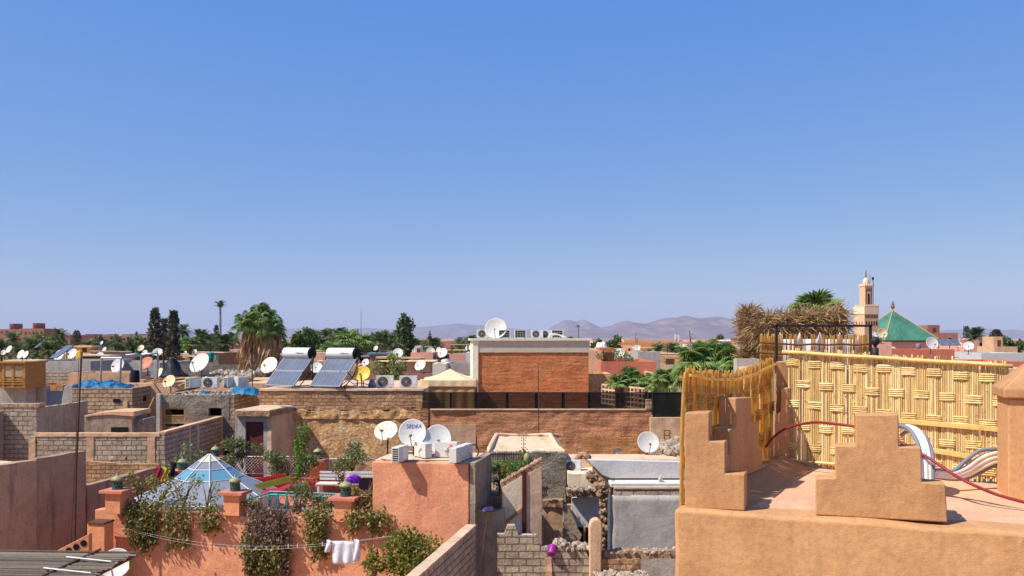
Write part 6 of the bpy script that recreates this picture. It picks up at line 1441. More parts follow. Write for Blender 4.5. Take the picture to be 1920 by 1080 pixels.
# ================================================================== houses of the medina
def house(px0, px1, ptop, Y, depth, mat, label, name='flat_roofed_house', wins=0, parapet=.35, room=None, awn=False, grp=None, rot=0, pb=None, seed=0, clutter=True):
    F = Fr(W((px0 + px1) / 2, 634, Y).x, Y, rot); w = (px1 - px0) / FPX * Y / 2; zt = W(0, ptop, Y).z
    t = tF(name, label, 'house', F, grp); rng = random.Random(seed + int(px0 * 7 + Y))
    b = MB(); b.box(-w, w, 0, depth, 0, zt - parapet)
    k = .22; b.box(-w, w, 0, k, zt - parapet, zt); b.box(-w, w, depth - k, depth, zt - parapet, zt); b.box(-w, -w + k, k, depth - k, zt - parapet, zt); b.box(w - k, w, k, depth - k, zt - parapet, zt)
    b.build('walls', M[mat], t, normals=True)
    for i in range(wins):
        x = -w + (i + .5 + rng.uniform(-.2, .2)) * 2 * w / wins; h = rng.choice((.7, .9, 1.3)); s = rng.uniform(.25, .42); zz = zt - rng.uniform(1.2, 1.9)
        b = MB(); b.box(x - s, x + s, -.03, .05, zz - h / 2, zz + h / 2); wo = b.build('window', M['black'] if rng.random() < .6 else M['wood_dk'], t)
        if Y < 90: b = MB(); b.box(x - s - .06, x + s + .06, -.08, -.031, zz - h / 2 - .1, zz - h / 2 - .005); b.build('sill', M['beige_lt'], wo)
    if room:
        x0, x1, h, m2 = room; b = MB(); b.box(-w + 2 * w * x0, -w + 2 * w * x1, depth * .3, depth * .75, zt - parapet, zt + h); b.build('roof_room', M[m2], t)
        b = MB(); xm = -w + 2 * w * (x0 * .6 + x1 * .4); b.box(xm, xm + min(.8, w * .3), depth * .3 - .04, depth * .3 + .02, zt - parapet, zt + h * .65); b.build('door', M['wood_dk'], t)
    if awn:
        b = MB(); b.box(-w * .7, w * .75, depth * .2, depth * .6, zt + .9, zt + .98); b.build('awning', M['thatch'] if rng.random() < .5 else M['canvas'], t)
        b = MB(); [b.tube([(sx * w * .65, y, zt - parapet), (sx * w * .65, y, zt + .9)], .04, 4) for sx in (-1, 1) for y in (depth * .22, depth * .58)]; b.build('awning_post', M['wood_dk'], t)
    return t
# hand-placed neighbours, left to right
house(-20, 118, 733, 47, 5, 'grey_blue', 'house with dull blue terrace wall at the left edge', parapet=1.0)
house(-30, 48, 727, 45.8, 1.0, 'greyp', 'pale grey rendered wall below the timber cabin')
house(46, 118, 722, 49, 3, 'brick_or', 'narrow orange brick wall with white coping behind the blue terrace')
house(40, 170, 677, 55, 6, 'greyp', 'long grey cement wall house behind the timber cabin', wins=2, parapet=.5)
house(47, 128, 697, 53.5, 1.2, 'block', 'grey block wall with timber posts beside the timber cabin')
house(128, 242, 699, 51, 3, 'beige', 'low beige ledge house behind the blue tarpaulin')
house(170, 300, 680, 60, 6, 'greyp', 'dark grey house behind the pergola frame', parapet=.4, wins=2)
house(300, 470, 684, 62, 6, 'roughgrey', 'low grey house behind the biggest white dish', parapet=.5, wins=1)
house(540, 600, 682, 58, 6, 'brick_old', 'old brick house between the two solar heaters')
house(770, 812, 661, 80, 5, 'pink', 'pale pink house with little white roof hut', room=(.1, .35, .6, 'whitep'))
house(763, 815, 676, 74, 3, 'offwhite', 'white-shelved terrace house below the pale pink one', wins=2)
house(811, 836, 682, 62, 4, 'cream', 'small cream block house behind the gazebo peak')
house(835, 886, 681, 64, 5, 'greyp', 'grey house with dark doorway behind the gazebo', wins=1)
house(836, 884, 664, 85, 5, 'pink', 'pink house with arched terrace left of the brick house', wins=2, awn=True)
house(818, 838, 665, 80, 3, 'wood_dk', 'dark timber kiosk with tent-like roof behind the gazebo', wins=1)
house(873, 890, 661, 70, 4, 'whitep', 'white walled house edge against the brick house')
house(1103, 1130, 657, 62, 6, 'beige', 'pale rendered house end right of the brick house', wins=0)
house(1098, 1146, 701, 52, 3, 'stone', 'low stone wall house right of the brick house')
house(1127, 1231, 678, 60, 7, 'pinkwall', 'salmon walled house with roof plants right of the brick house', room=(.03, .3, .95, 'brick'), parapet=.6)
house(1196, 1238, 660, 67, 4, 'greyp', 'grey rooftop room house with teal windows behind the salmon wall', wins=3)
house(1236, 1300, 667, 90, 8, 'roughgrey', 'grey house above the pale roof right of the salmon wall', parapet=.5, wins=1)
house(1236, 1286, 684, 72, 8, 'beige_lt', 'broad pale flat roof behind the left cane screen')
house(1225, 1300, 700, 56, 6, 'beige', 'low tan house behind the palms right of the salmon wall')
house(1310, 1400, 646, 95, 9, 'offwhite', 'whitish house carrying two small solar panels left of the thatch', parapet=.5)
house(1366, 1384, 637, 140, 8, 'coral_dk', 'orange house left of the thatched post')
house(1592, 1672, 641, 52, 5, 'pink', 'pinkish house behind the black finial post', parapet=.4)
house(1672, 1790, 655, 62, 6, 'pinkwall', 'reddish low roof house below the green pyramid', parapet=.2)
house(1840, 1930, 662, 75, 6, 'whitep', 'long white parapet house at the right edge', parapet=.4)
house(1856, 1935, 678, 60, 6, 'pinkwall', 'dark pink house behind the right pier cap', parapet=.3)
house(1808, 1832, 643, 85, 5, 'pink', 'small pale block house between two white dishes')
house(1865, 1908, 650, 110, 6, 'beige', 'tan house with barrel-vaulted top near the right edge', room=(.3, .7, 1.3, 'beige'))
house(1730, 1796, 624, 190, 14, 'far_red', 'large terracotta hotel block right of the green pyramid', wins=3, room=(.4, .75, 1.8, 'far_red'), name='hotel_block')
house(1725, 1756, 632, 186, 6, 'pinkwall', 'shaded brown wing of the terracotta hotel block', name='hotel_block')
for i, (a, c, p_, lb) in enumerate(((1800, 1836, 637, 'terracotta house with toothed parapet right of the hotel block'), (1834, 1864, 634, 'domed terracotta house between cypress and hotel block'), (1880, 1905, 638, 'low terracotta house right of the dark cypress'))):
    house(a, c, p_, 200 + 10 * i, 9, 'pink', lb, wins=2)
p = W(1838, 637, 205); 
# timber cabin at the left edge
F = Fr(W(-12, 727, 45).x, 45.0, 0); t = tF('timber_cabin', 'yellow brown timber roof cabin with plank panels at the left edge', 'cabin', F); w = W(47, 0, 45).x - W(-12, 0, 45).x; zb = W(0, 728, 45).z; zt = W(0, 679, 45).z
b = MB(); b.box(0, w, .05, 2, zb, zt - .06); b.build('walls', M['cabin'], t); b = MB(); b.box(-.1, w + .08, -.1, 2.1, zt - .06, zt + .02); b.build('roof', M['cabin'], t)
b = MB(); [b.box(x - .06, x + .06, 0, .05, zb, zt - .06) for x in (.5, 1.0, w - .06)]; [b.box(0, w, -.02, -.001, zb + q, zb + q + .05) for q in (.03, .2, .33, .46)]; b.build('frame_boards', M['wood'], t)
b = MB(); b.box(.56, .94, .03, .06, zb + .6, zt - .2); b.box(1.06, w - .14, .03, .06, zb + .6, zt - .2); b.build('panel', M['thatch'], t)
b = MB(); b.box(-8, W(-12, 0, 45).x + w, 45.1, 47.2, 0, zb - .003) if False else b.box(W(-14, 0, 45).x, W(50, 0, 45).x, 46.9, 47.3, 0, zb); tag(b.build('cabin_base', M['greyp']), 'grey base wall carrying the timber cabin', 'wall')
# bits on the neighbours' roofs
for px, py, Y, lb in ((100, 672, 64, 'large tilted blue solar panel on the roofs left of the aerial pole'), (67, 652, 95, 'small solar panel below the date palms at left')):
    t = thing('solar_array', lb, 'solar panel', W(px, py, Y), R(-38)); s = 1 if Y < 80 else .5; E = Matrix.Rotation(R(36), 4, 'X'); b = MB(); b.box(-.6 * s, .6 * s, 0, 1.5 * s, 0, .06, 0, E); b.build('panel', M['panel'], t); b = MB(); [b.tube([(x * s, 1.2 * s, -.1), (x * s, 1.2 * s, .85 * s)], .03, 4) for x in (-.5, .5)]; b.build('stand', M['iron'], t)
for px, lb in ((1356, 'left panel of the small solar pair on the whitish house'), (1366.5, 'right panel of the small solar pair on the whitish house')):
    t = thing('solar_array', lb, 'solar panel', W(px, 652, 90), R(-5)); E = Matrix.Rotation(R(50), 4, 'X'); b = MB(); b.box(-.28, .28, 0, .85, 0, .05, 0, E); b.build('panel', M['panel'], t); b = MB(); b.tube([(-.28, .6, .7), (.28, .6, .7)], .13, 8); b.build('tank', M['white_enamel'], t)
b = MB(); b.box(W(1338, 0, 90).x, W(1384, 0, 90).x, 89.5, 92, 0, W(0, 653.5, 90).z); tag(b.build('low_house', M['pink']), 'low pink house edge under the small solar pair', 'house')
t = thing('solar_array', 'group of dark solar panels on the roof right of the green pyramid', 'solar panel', W(1777, 648, 62)); b = MB(); [b.box(-.5 + .5 * k, -.06 + .5 * k, 0, .7, 0, .05, 0, Matrix.Rotation(R(40), 4, 'X')) for k in range(3)]; b.build('panel', M['panel'], t); b = MB(); [b.tube([(x, .5, -.2), (x, .5, .42)], .03, 4) for x in (-.4, .4)]; b.build('stand', M['iron'], t)
b = MB(); b.lathe([(.14, 0), (.18, .06), (.18, .34), (.15, .38)], 12); tag(b.build('water_drum', M['grey_blue'], None, W(1722, 654, 61.5), smooth=True), 'dark blue drum on the reddish roof below the green pyramid', 'barrel')
heap('tarpaulin', 'white tarpaulin over a heap on the roof right of the brick house', 'tarpaulin', W(1117, 0, 100).x, W(1140, 0, 100).x, 100, 102, W(0, 655, 100).z, .8, M['white_cloth'], 2)
house(1108, 1150, 654, 98, 6, 'beige', 'tan house carrying the white heap right of the brick house', parapet=.1)
def pots(): pass
bush(1168, 674, 63, (1.2, .6, .9), 420, .16, 'leaf_grey', 61, 'whitish flowering shrub on the salmon house roof')
bush(1143, 672, 62, (.8, .5, .7), 300, .16, 'leaf_olive', 62, 'olive shrub on the left of the salmon house roof')
house(0 + 410, 446, 662, 66, 4, 'wood_dk', 'dark open-fronted roof shed behind the skirted palm', awn=False, wins=1)
b = MB(); b.lathe([(.12, 0), (.2, .2), (.22, .6), (.17, .65)], 10); tag(b.build('plant_drum', M['teal'], None, W(396, 678, 60)), 'green drum right of the biggest white dish', 'barrel')

# city behind, row upon row
rng = random.Random(2024)
cols = [('brick_old', 'weathered brick'), ('pink', 'pale pink'), ('far_red', 'dusty red'), ('beige', 'tan'), ('beige_lt', 'pale sand'), ('brick_or', 'terracotta'), ('greyp', 'grey cement'), ('offwhite', 'off-white'), ('stone', 'stone-built'), ('roughgrey', 'rough grey')]
marks = [(0, 'at the far left'), (130, 'left of the cypresses'), (280, 'by the three cypresses'), (345, 'between cypresses and skirted palm'), (450, 'behind the skirted palm'), (530, 'behind the solar heaters'), (690, 'behind the canvas gazebo'), (885, 'behind the brick house'), (1100, 'below the left mountain peak'), (1200, 'below the highest mountain'), (1320, 'left of the thatch'), (1590, 'near the minaret'), (1750, 'towards the right edge')]
def where(px):
    s = marks[0][1]
    for a, w_ in marks:
        if px >= a: s = w_
    return s
used = {}
def uniq(lb):
    used[lb] = used.get(lb, 0) + 1
    return lb
rows = [(78, 6.5, 3.05, 'nearest row'), (104, 7.5, 3.0, 'second row'), (140, 8.5, 3.0, 'third row'), (190, 10, 2.9, 'halfway out'), (270, 13, 2.7, 'far out'), (390, 18, 2.3, 'near the skyline'), (580, 27, 1.8, 'on the far skyline')]
for Y, wd, drop, rowlb in rows:
    px = -30.0
    while px < 1950:
        w = wd * rng.uniform(.6, 1.5); pw = w / Y * FPX
        mid = px + pw / 2; hidden = (895 < mid < 1095) or (1400 < mid < 1590)
        gapp = .12 if Y < 300 else .25
        if not hidden and rng.random() > gapp:
            mt, cn = rng.choice(cols if Y < 300 else cols[1:9]); dr = drop + rng.uniform(-.9, .7) + (.5 if rng.random() < .3 else 0)
            room = (rng.uniform(.05, .5), rng.uniform(.6, .95), rng.uniform(.7, 1.4), rng.choice(cols)[0]) if rng.random() < .35 else None
            aw = Y < 200 and rng.random() < .25; wn = rng.choice((0, 1, 2, 3)) if Y < 200 else rng.choice((0, 2))
            ft = 'with a rooftop room' if room else ('with a shade awning' if aw else ('with dark window openings' if wn else 'with a bare wall'))
            lb = uniq(f'{cn} house {ft} {where(mid)}, {rowlb}')
            house(px, px + pw, HY + dr * FPX / Y, Y + rng.uniform(-.08, .08) * Y, rng.uniform(.7, 1.2) * wd, mt, lb, wins=wn, parapet=rng.uniform(.2, .6), room=room, awn=aw, grp='flat-roofed houses of the old town', rot=rng.uniform(-9, 9), seed=int(px))
        px += pw + w * .05
# roof clutter: many small dishes far out
for k in range(46):
    Y = rng.choice((72, 80, 95, 100, 110, 130, 150)); px = rng.uniform(0, 1900)
    if 880 < px < 1100 or 1385 < px < 1640 or 290 < px < 340: continue
    py = HY + (2.5 + rng.uniform(-.6, .4)) * FPX / Y; r = .5 * FPX / Y
    dpx(px, py - r, r, Y, rng.choice(('dish_white', 'dish_white', 'dish_cream', 'dish_grey')), rng.uniform(-50, 10), rng.uniform(18, 32), f'small pale dish on the roofs {where(px)}', L=r * Y / FPX + 1.0, arm='offset')
# apartment blocks at the far left, long brown-red range
for i, (a, c, p_, Y, lb) in enumerate(((-10, 42, 617, 330, 'brick-red apartment block with balconies at the far left edge'), (36, 82, 616, 325, 'brick-red apartment block second from the left edge'), (82, 122, 627, 360, 'low terracotta range behind the tallest left date palm'), (118, 132, 628, 250, 'sunlit terracotta tower house right of the tallest left date palm'))):
    house(a, c, p_, Y, 14, 'far_red', lb, name='apartment_block', wins=6 if i < 3 else 1, room=(.3, .45, 2.2, 'far_red') if i < 2 else None)
for i in range(14):
    a = 120 + i * 14 + rng.uniform(-3, 3); house(a, a + rng.uniform(11, 17), 626 + rng.uniform(0, 4), 300 + rng.uniform(-30, 40), 10, rng.choice(('far_red', 'far_red', 'pink', 'beige')), f'terracotta row house {"with sunlit side " if i % 2 else "in shade "}along the skyline {where(a)}', name='row_house', wins=2, grp='terracotta houses along the left skyline', rot=rng.uniform(5, 25))
house(858, 866, 632, 420, 6, 'purple', 'dark magenta box-shaped building on the skyline left of the brick house', name='box_building')
t = thing('water_tower', 'pale twin-legged concrete tower on the plain below the mountains', 'tower', W(1269, 642, 700)); b = MB(); b.box(-1.6, -.5, -1, 1, 0, 6.5); b.box(.3, 1.9, -1, 1, 0, 6.2); b.build('legs', M['whitep'], t); b = MB(); b.box(-.49, .29, -.6, .6, 0, 5.5); b.build('core', M['greyp'], t); b = MB(); b.tube([(0, 0, 5), (0, 0, 13)], .08, 4); b.build('aerial', M['iron'], t)

# ---- trees
cypress(W(291, 688, 72) - Vector((0, 0, 1.5)), W(0, 579, 72).z - W(0, 688, 72).z + 1.5, .6, 1, 'tall slender cypress, leftmost of the three', n=2400, size=.22)
cypress(W(308, 688, 74) - Vector((0, 0, 1.5)), W(0, 598, 74).z - W(0, 688, 74).z + 1.5, .42, 2, 'shortest, thinnest cypress in the middle of the three', n=1500, size=.2)
cypress(W(325, 690, 70) - Vector((0, 0, 1.5)), W(0, 584, 70).z - W(0, 690, 70).z + 1.5, .62, 3, 'broad cypress, rightmost of the three', n=2600, size=.22)
cypress(W(406, 640, 260), W(0, 611, 260).z - W(0, 640, 260).z, .9, 4, 'small distant cypress beside the palm-shaped mast', n=350, size=.6)
cypress(W(1868, 645, 190), W(0, 620, 190).z - W(0, 645, 190).z, 1.3, 5, 'dark cypress near the right edge of the skyline', n=700, size=.5)
cypress(W(1813, 640, 230), W(0, 613, 230).z - W(0, 640, 230).z, .7, 6, 'thin cypress right of the hotel block', n=350, size=.5)
cypress(W(144, 652, 230), W(0, 621, 230).z - W(0, 652, 230).z, 1.2, 7, 'dark conical conifer right of the tallest left date palm', n=500, size=.5)
def tr(px, pt, pb, Y, rp, mat, seed, label, n=1400, size=None, **k):
    h = (pb - pt) / FPX * Y; p = W(px, pb, Y); hh = 5.0
    return tree('broadleaf_tree', label, p - Vector((0, 0, hh)), h + hh, rp / FPX * Y, n, size or Y * .0042, mat, seed, trunk_h=hh + h * .15, tr=.2, **k)
tr(761, 596, 662, 85, 15, 'leaf_dark', 11, 'tall dark irregular tree left of the mountains', 2600, clumps=26, spread=.36)
tr(563, 618, 660, 110, 14, 'leaf_mid', 12, 'feathery green tree behind the left solar heater', 1100)
tr(580, 616, 660, 112, 16, 'leaf_mid', 13, 'feathery green tree left of the fan palms', 1200)
tr(602, 622, 660, 115, 16, 'leaf_dark', 14, 'darker green tree behind the feathery ones', 1100)
tr(735, 668, 712, 52, 36, 'leaf_olive', 15, 'loose olive green tree growing behind the fan condensers', 3800, .16, clumps=20)
tr(1151, 630, 652, 150, 12, 'leaf_dark', 16, 'round grey green tree on the plain right of the brick house', 900)
tr(1352, 631, 644, 170, 7, 'leaf_mid', 17, 'small bright tree left of the thatched post', 400)
tr(690, 640, 668, 100, 18, 'leaf_mid', 18, 'green tree behind the right solar heater tank', 800); tr(350, 640, 672, 110, 20, 'leaf_mid', 19, 'green tree right of the cypresses', 800); tr(270, 640, 668, 105, 20, 'leaf_dark', 20, 'dark tree mass left of the cypresses', 900)
tr(540, 640, 668, 130, 18, 'leaf_dark', 24, 'dark tree right of the skirted palm', 700); tr(790, 645, 666, 140, 16, 'leaf_mid', 25, 'green tree right of the tall dark tree', 600); tr(1885, 633, 650, 210, 9, 'leaf_dark', 26, 'rounded tree at the right edge of the skyline', 500)
dp = [(112, 609, 668, 150, 0, 'tallest date palm at the far left'), (62, 628, 672, 140, 2, 'date palm in front of the brick-red blocks'), (35, 636, 672, 135, 2, 'low date palm below the brick-red blocks'), (92, 634, 680, 110, 1, 'broad date palm below the tallest left one'), (3, 630, 680, 120, 1, 'date palm cut by the left edge'), (218, 622, 668, 150, 0, 'date palm left of the cypresses'), (150, 640, 672, 160, 2, 'small date palm right of the dark conifer'), (343, 604, 660, 140, 3, 'slender date palm right of the cypresses'), (376, 613, 668, 140, 1, 'date palm left of the palm-shaped mast'), (392, 619, 668, 145, 0, 'date palm just left of the mast foot'), (420, 622, 668, 150, 1, 'date palm just right of the mast foot'), (436, 616, 664, 160, 0, 'date palm touching the skirted palm'), (366, 626, 668, 150, 2, 'low date palm right of the slender one'), (637, 610, 660, 150, 1, 'date palm standing above the fan palms'), (709, 622, 664, 140, 3, 'leftmost of four palms beside the tall dark tree'), (722, 616, 664, 150, 3, 'second of four palms beside the tall dark tree'), (735, 622, 664, 150, 0, 'third of four palms beside the tall dark tree'), (745, 614, 664, 140, 3, 'fourth palm, touching the tall dark tree'), (786, 650, 676, 110, 2, 'low date palm right of the tall dark tree'), (838, 652, 676, 120, 2, 'low date palm left of the brick house'), (811, 633, 652, 260, 0, 'distant date palm on the skyline left of the brick house'), (864, 630, 652, 240, 1, 'date palm on the skyline just left of the brick house'), (1218, 648, 672, 130, 2, 'date palm right of the salmon house'), (585, 642, 670, 120, 2, 'brownish date palm behind the right solar heater'), (1070, 628, 640, 420, 2, 'tiny palm behind the brick house roof'), (820, 632, 645, 330, 1, 'tiny palm on the skyline left of the magenta box'), (245, 630, 664, 180, 2, 'date palm between low houses left of the cypresses')]
for px, pt, pb, Y, kd, lb in dp:
    H_ = [7.8, 9.6, 6.2, 11][kd]; z1 = W(0, pt, Y).z; rp = (27 if kd in (1, 2) else 20) / FPX * Y / 2.5 if Y < 200 else 1.3
    s = max(.6, min(1.3, rp)); date_palm(kd, (W(px, 0, Y).x, Y, z1 - H_ * s), s, px * .7, lb)
for px, pt, Y, h, n, L, r, lb in ((652, 622, 95, 9, 46, .9, 1.0, 'large bright fan palm behind the right solar heater'), (678, 628, 98, 9, 40, .9, 1.0, 'bright fan palm right of the largest one'), (620, 642, 90, 8, 36, .7, .85, 'bright fan palm left of the largest one'), (357, 632, 100, 8, 36, .7, .8, 'bright fan palm with pale trunk right of the cypresses')):
    fan_palm('fan_palm', (W(px, 0, Y).x, Y, W(0, pt, Y).z - h - .9), h, n, L, r, int(px), lb, group='fan palms beyond the roofs', seg=11)
for px, pt, Y, n, L, r, lb, lo in ((1160, 712, 44, 22, .42, .46, 'leftmost green fan palm behind the net fence', .0), (1180, 706, 44.5, 26, .5, .5, 'fan palm with upright leaves right of the leftmost', .1), (1207, 712, 44, 24, .45, .48, 'fan palm in the middle behind the net fence', .0), (1228, 714, 43.5, 24, .45, .48, 'fan palm at the right end of the net fence', -.2), (1255, 705, 42.5, 30, .6, .6, 'fan palm against the left edge of the cane screen', -.5),
        (1300, 668, 34, 34, .55, .58, 'left fan palm above the sagging cane screen', -.7), (1325, 660, 34.5, 40, .6, .6, 'tallest fan palm above the sagging cane screen', -.6), (1350, 668, 34, 34, .6, .56, 'right fan palm above the sagging cane screen', -.6), (1376, 672, 33.5, 30, .6, .56, 'fan palm beside the thatched post', -.6)):
    fan_palm('fan_palm', (W(px, 0, Y).x, Y, W(0, pt, Y).z - 7.2), 7.0, n, L, r, int(px), lb, group='fan palms among the roofs', lo=lo, seg=17)
bush(1252, 762, 41.6, (.7, .4, .9), 600, .16, 'leaf_olive', 71, 'plants seen dimly behind the dense net screen')
r_ = random.Random(91)
def near(px):
    for a, c, w_ in ((0, 60, 'below the brick-red blocks'), (60, 130, 'below the tallest left date palm'), (130, 230, 'below the left terracotta row'), (230, 345, 'around the three cypresses'), (345, 440, 'around the palm-shaped mast'), (525, 620, 'right of the skirted palm'), (620, 700, 'around the bright fan palms'), (700, 800, 'around the tall dark tree'), (800, 890, 'left of the brick house'), (1090, 1400, 'on the plain below the mountains'), (1740, 1930, 'near the right edge')):
        if a <= px < c: return w_
    return None
for k in range(64):
    px = r_.uniform(0, 890) if k < 50 else r_.choice((r_.uniform(1095, 1390), r_.uniform(1800, 1920)))
    if not near(px) or 440 < px < 530: continue
    Y = r_.uniform(115, 260); pt = r_.uniform(628, 640) if px < 800 else r_.uniform(634, 642); mt = r_.choice(('leaf_dark', 'leaf_mid', 'leaf_olive', 'leaf_dark'))
    if r_.random() < .4: date_palm(r_.choice((0, 1, 2)), (W(px, 0, Y).x, Y, W(0, pt, Y).z - 7.5 * Y / 150), Y / 150 * r_.uniform(.8, 1.1), r_.random() * 6, f'date palm among the lower trees {near(px)}', group='palms of the tree belt')
    else: tr(px, pt, 662, Y, r_.uniform(9, 17), mt, 200 + k, {'leaf_dark': 'dark', 'leaf_mid': 'green', 'leaf_olive': 'olive'}[mt] + f' bushy tree {near(px)}', 420, Y * .0055, group='trees of the belt beyond the roofs')
# odds and ends standing on the roofs of the old town
def lineup(px):
    return where(px)
for k in range(70):
    px = r_.uniform(0, 890) if k < 48 else r_.choice((r_.uniform(1105, 1380), r_.uniform(1680, 1900)))
    if k % 6 == 3 and px < 220: px += 330
    Y = r_.choice((74, 80, 88, 95, 110, 120)); z0 = EZ - 2.9 - r_.uniform(0, .5); x_ = W(px, 0, Y).x; kd = k % 6
    if kd == 0:
        b = MB(); b.lathe([(.4, 0), (.45, .1), (.45, .9), (.3, 1.05), (.12, 1.1)], 12); tag(b.build('water_tank', M[r_.choice(('plastic_w', 'iron', 'metal'))], None, (x_, Y, z0), smooth=True), f'round water tank on a roof {where(px)}', 'water tank', 'water tanks on the roofs')
    elif kd == 1:
        t = thing('roof_shack', f'small lean-to shack with sheet roof {where(px)}', 'shack', (x_, Y, z0), r_.uniform(-.3, .3), 'lean-to shacks on the roofs'); w_ = r_.uniform(1.2, 2.6); b = MB(); b.box(-w_, w_, 0, 1.6, -1, 1.3); b.build('walls', M[r_.choice(('wood_dk', 'greyp', 'brick_old', 'terrtile'))], t); b = MB(); b.prism([(-w_ - .2, 1.3), (w_ + .2, 1.3), (w_ + .2, 1.38), (-w_ - .2, 1.5)], 'y', -.3, 1.8); b.build('roof', M[r_.choice(('metal', 'thatch', 'beige_lt'))], t); b = MB(); b.box(-w_ * .5, 0, -.03, .02, -.2, 1.0); b.build('door', M['black'], t)
    elif kd == 2:
        b = MB(); h = r_.uniform(1.5, 3); b.tube([(0, 0, -1), (0, 0, h)], .03, 4); [b.tube([(-.5 + .1 * q, 0, h - .15 * q), (.5 - .1 * q, .1, h - .15 * q)], .014, 3) for q in range(4)]; tag(b.build('tv_aerial', M['iron'], None, (x_, Y, z0), r_.random() * 3), f'old comb-shaped television aerial {where(px)}', 'aerial', 'television aerials on the roofs')
    elif kd == 3:
        t = thing('washing_line', f'washing line with bright clothes {where(px)}', 'washing line', (x_, Y, z0), r_.uniform(-.4, .4), 'washing lines on the roofs'); b = MB(); [b.tube([(x, 0, -1), (x, 0, 1.5)], .03, 4) for x in (-1.6, 1.6)]; b.tube([(-1.6, 0, 1.45), (0, 0, 1.35), (1.6, 0, 1.45)], .01, 3); b.build('line_frame', M['iron'], t)
        for q in range(5): b = MB(); x = -1.4 + .55 * q; b.box(x, x + r_.uniform(.3, .5), -.02, .02, 1.38 - r_.uniform(.5, .9), 1.38); b.build('garment', M[r_.choice(('white_cloth', 'red_cloth', 'tarp_blue', 'yel_cloth', 'blk_cloth', 'teal'))], t)
    elif kd == 4:
        b = MB(); w_ = r_.uniform(1.5, 4); b.rwall(-w_, w_, 0, .3, -2, lambda x: .6 + .25 * N3(x, k, 0), .04, .3, k, 0, 2, .1, .5); tag(b.build('broken_wall', M[r_.choice(('block', 'brick_old', 'earth', 'block_sm'))], None, (x_, Y, z0), r_.uniform(-.4, .4)), f'low unfinished roof wall with ragged top {where(px)}', 'wall', 'unfinished roof walls')
    else:
        t = thing('shade_awning', f'shade awning on poles {where(px)}', 'awning', (x_, Y, z0), r_.uniform(-.3, .3), 'shade awnings on the roofs'); w_ = r_.uniform(1.2, 2.4); b = MB(); b.prism([(-w_, 1.4), (w_, 1.2), (w_, 1.24), (-w_, 1.45)], 'y', 0, 1.8); b.build('cover', M[r_.choice(('canvas', 'reed', 'thatch', 'canvas_dk'))], t); b = MB(); [b.tube([(sx * w_ * .9, y, -1), (sx * w_ * .9, y, 1.25)], .035, 4) for sx in (-1, 1) for y in (.1, 1.7)]; b.build('frame', M['wood_dk'], t)
# palm-shaped mobile mast, lattice masts
t = thing('palm_shaped_mast', 'telecom mast dressed as a very tall thin palm', 'mast', (W(413, 0, 230).x, 230, 0)); zz = W(0, 572, 230).z; b = MB(); b.tube([(0, 0, 0), (0, 0, zz + .8)], [.5, .3], 8); b.build('shaft', M['metal'], t); b = MB(); r_ = random.Random(5)
for i in range(34): a = i * 2.4; el = r_.uniform(.3, 1.3); frond(b, (0, 0, zz - .9 + r_.uniform(0, 1.2)), (math.cos(a) * math.cos(el), math.sin(a) * math.cos(el), math.sin(el)), 2.2, .35, r_, 9, .34)
b.build('crown', M['leaf_dark'], t, normals=False)
t = thing('palm_shaped_mast', 'small distant telecom palm mast above the brick house right corner', 'mast', (W(1084, 0, 420).x, 420, 0)); zz = W(0, 612, 420).z; b = MB(); b.tube([(0, 0, 0), (0, 0, zz)], [.7, .5], 6); b.build('shaft', M['metal'], t); b = MB()
for i in range(20): a = i * 2.4; el = r_.uniform(0, 1.3); frond(b, (0, 0, zz - .3), (math.cos(a) * math.cos(el), math.sin(a) * math.cos(el), math.sin(el)), 1.7, .3, r_, 6, .3)
b.build('crown', M['leaf_dark'], t, normals=False)
for px, pt, Y, w_, lb in ((677, 578, 900, .22, 'very thin tall radio mast above the fan palms'), (806, 620, 500, .5, 'short lattice mast on the skyline left of the brick house'), (1298, 619, 500, .3, 'thin leaning mast on the plain below the mountains'), (1192, 622, 500, .12, 'thin lamp-like mast on the plain right of the brick house'), (1807, 611, 240, .16, 'thin mast right of the hotel block'), (671, 617, 400, .4, 'short mast between fan palms')):
    zz = W(0, pt, Y).z; x_ = W(px, 0, Y).x; b = MB(); b.tube([(0, 0, 0), (-1.6 if px == 1298 else 0, 0, zz)], [w_ * 1.4, w_ * .7], 4)
    if px in (806, 671): b.box(-1, 1, -1, 1, zz * .72, zz * .82)
    for k in range(5): b.box(-w_ * 2.2, w_ * 2.2, -.05, .05, zz * (.3 + .14 * k), zz * (.3 + .14 * k) + w_)
    tag(b.build('radio_mast', M['iron'], None, (x_, Y, 0)), lb, 'mast')
# far tree belt: read as one mass
b = MB(); r_ = random.Random(8)
for k in range(620):
    Y = r_.uniform(300, 900); px = r_.uniform(-20, 1960); zc_ = r_.uniform(2.5, 7); rr = r_.uniform(2.5, 6); c = Vector((W(px, 0, Y).x, Y, zc_))
    if px > 900 and r_.random() < .55: continue
    for _ in range(26): q = Vector((r_.gauss(0, .5), r_.gauss(0, .5), r_.gauss(0, .42))); b.leaf(c + q * rr, rr * .42, r_)
tag(b.build('distant_trees', M['leaf_dark'], normals=False), 'green belt of far-off trees between the distant houses', 'trees', None, 'stuff')
b = MB(); r_ = random.Random(18)
for k in range(900):
    Y = r_.uniform(650, 2600); px = r_.uniform(-30, 1960); w_ = r_.uniform(6, 16); h_ = r_.uniform(4, 9) if r_.random() < .9 else r_.uniform(9, 14); x_ = W(px, 0, Y).x; b.box(x_ - w_ / 2, x_ + w_ / 2, Y, Y + w_, 0, h_, k % 4)
tag(b.build('distant_town', [M['pink'], M['far_red'], M['beige_lt'], M['beige']]), 'hazy far edge of the town reading as one band', 'town', None, 'stuff')

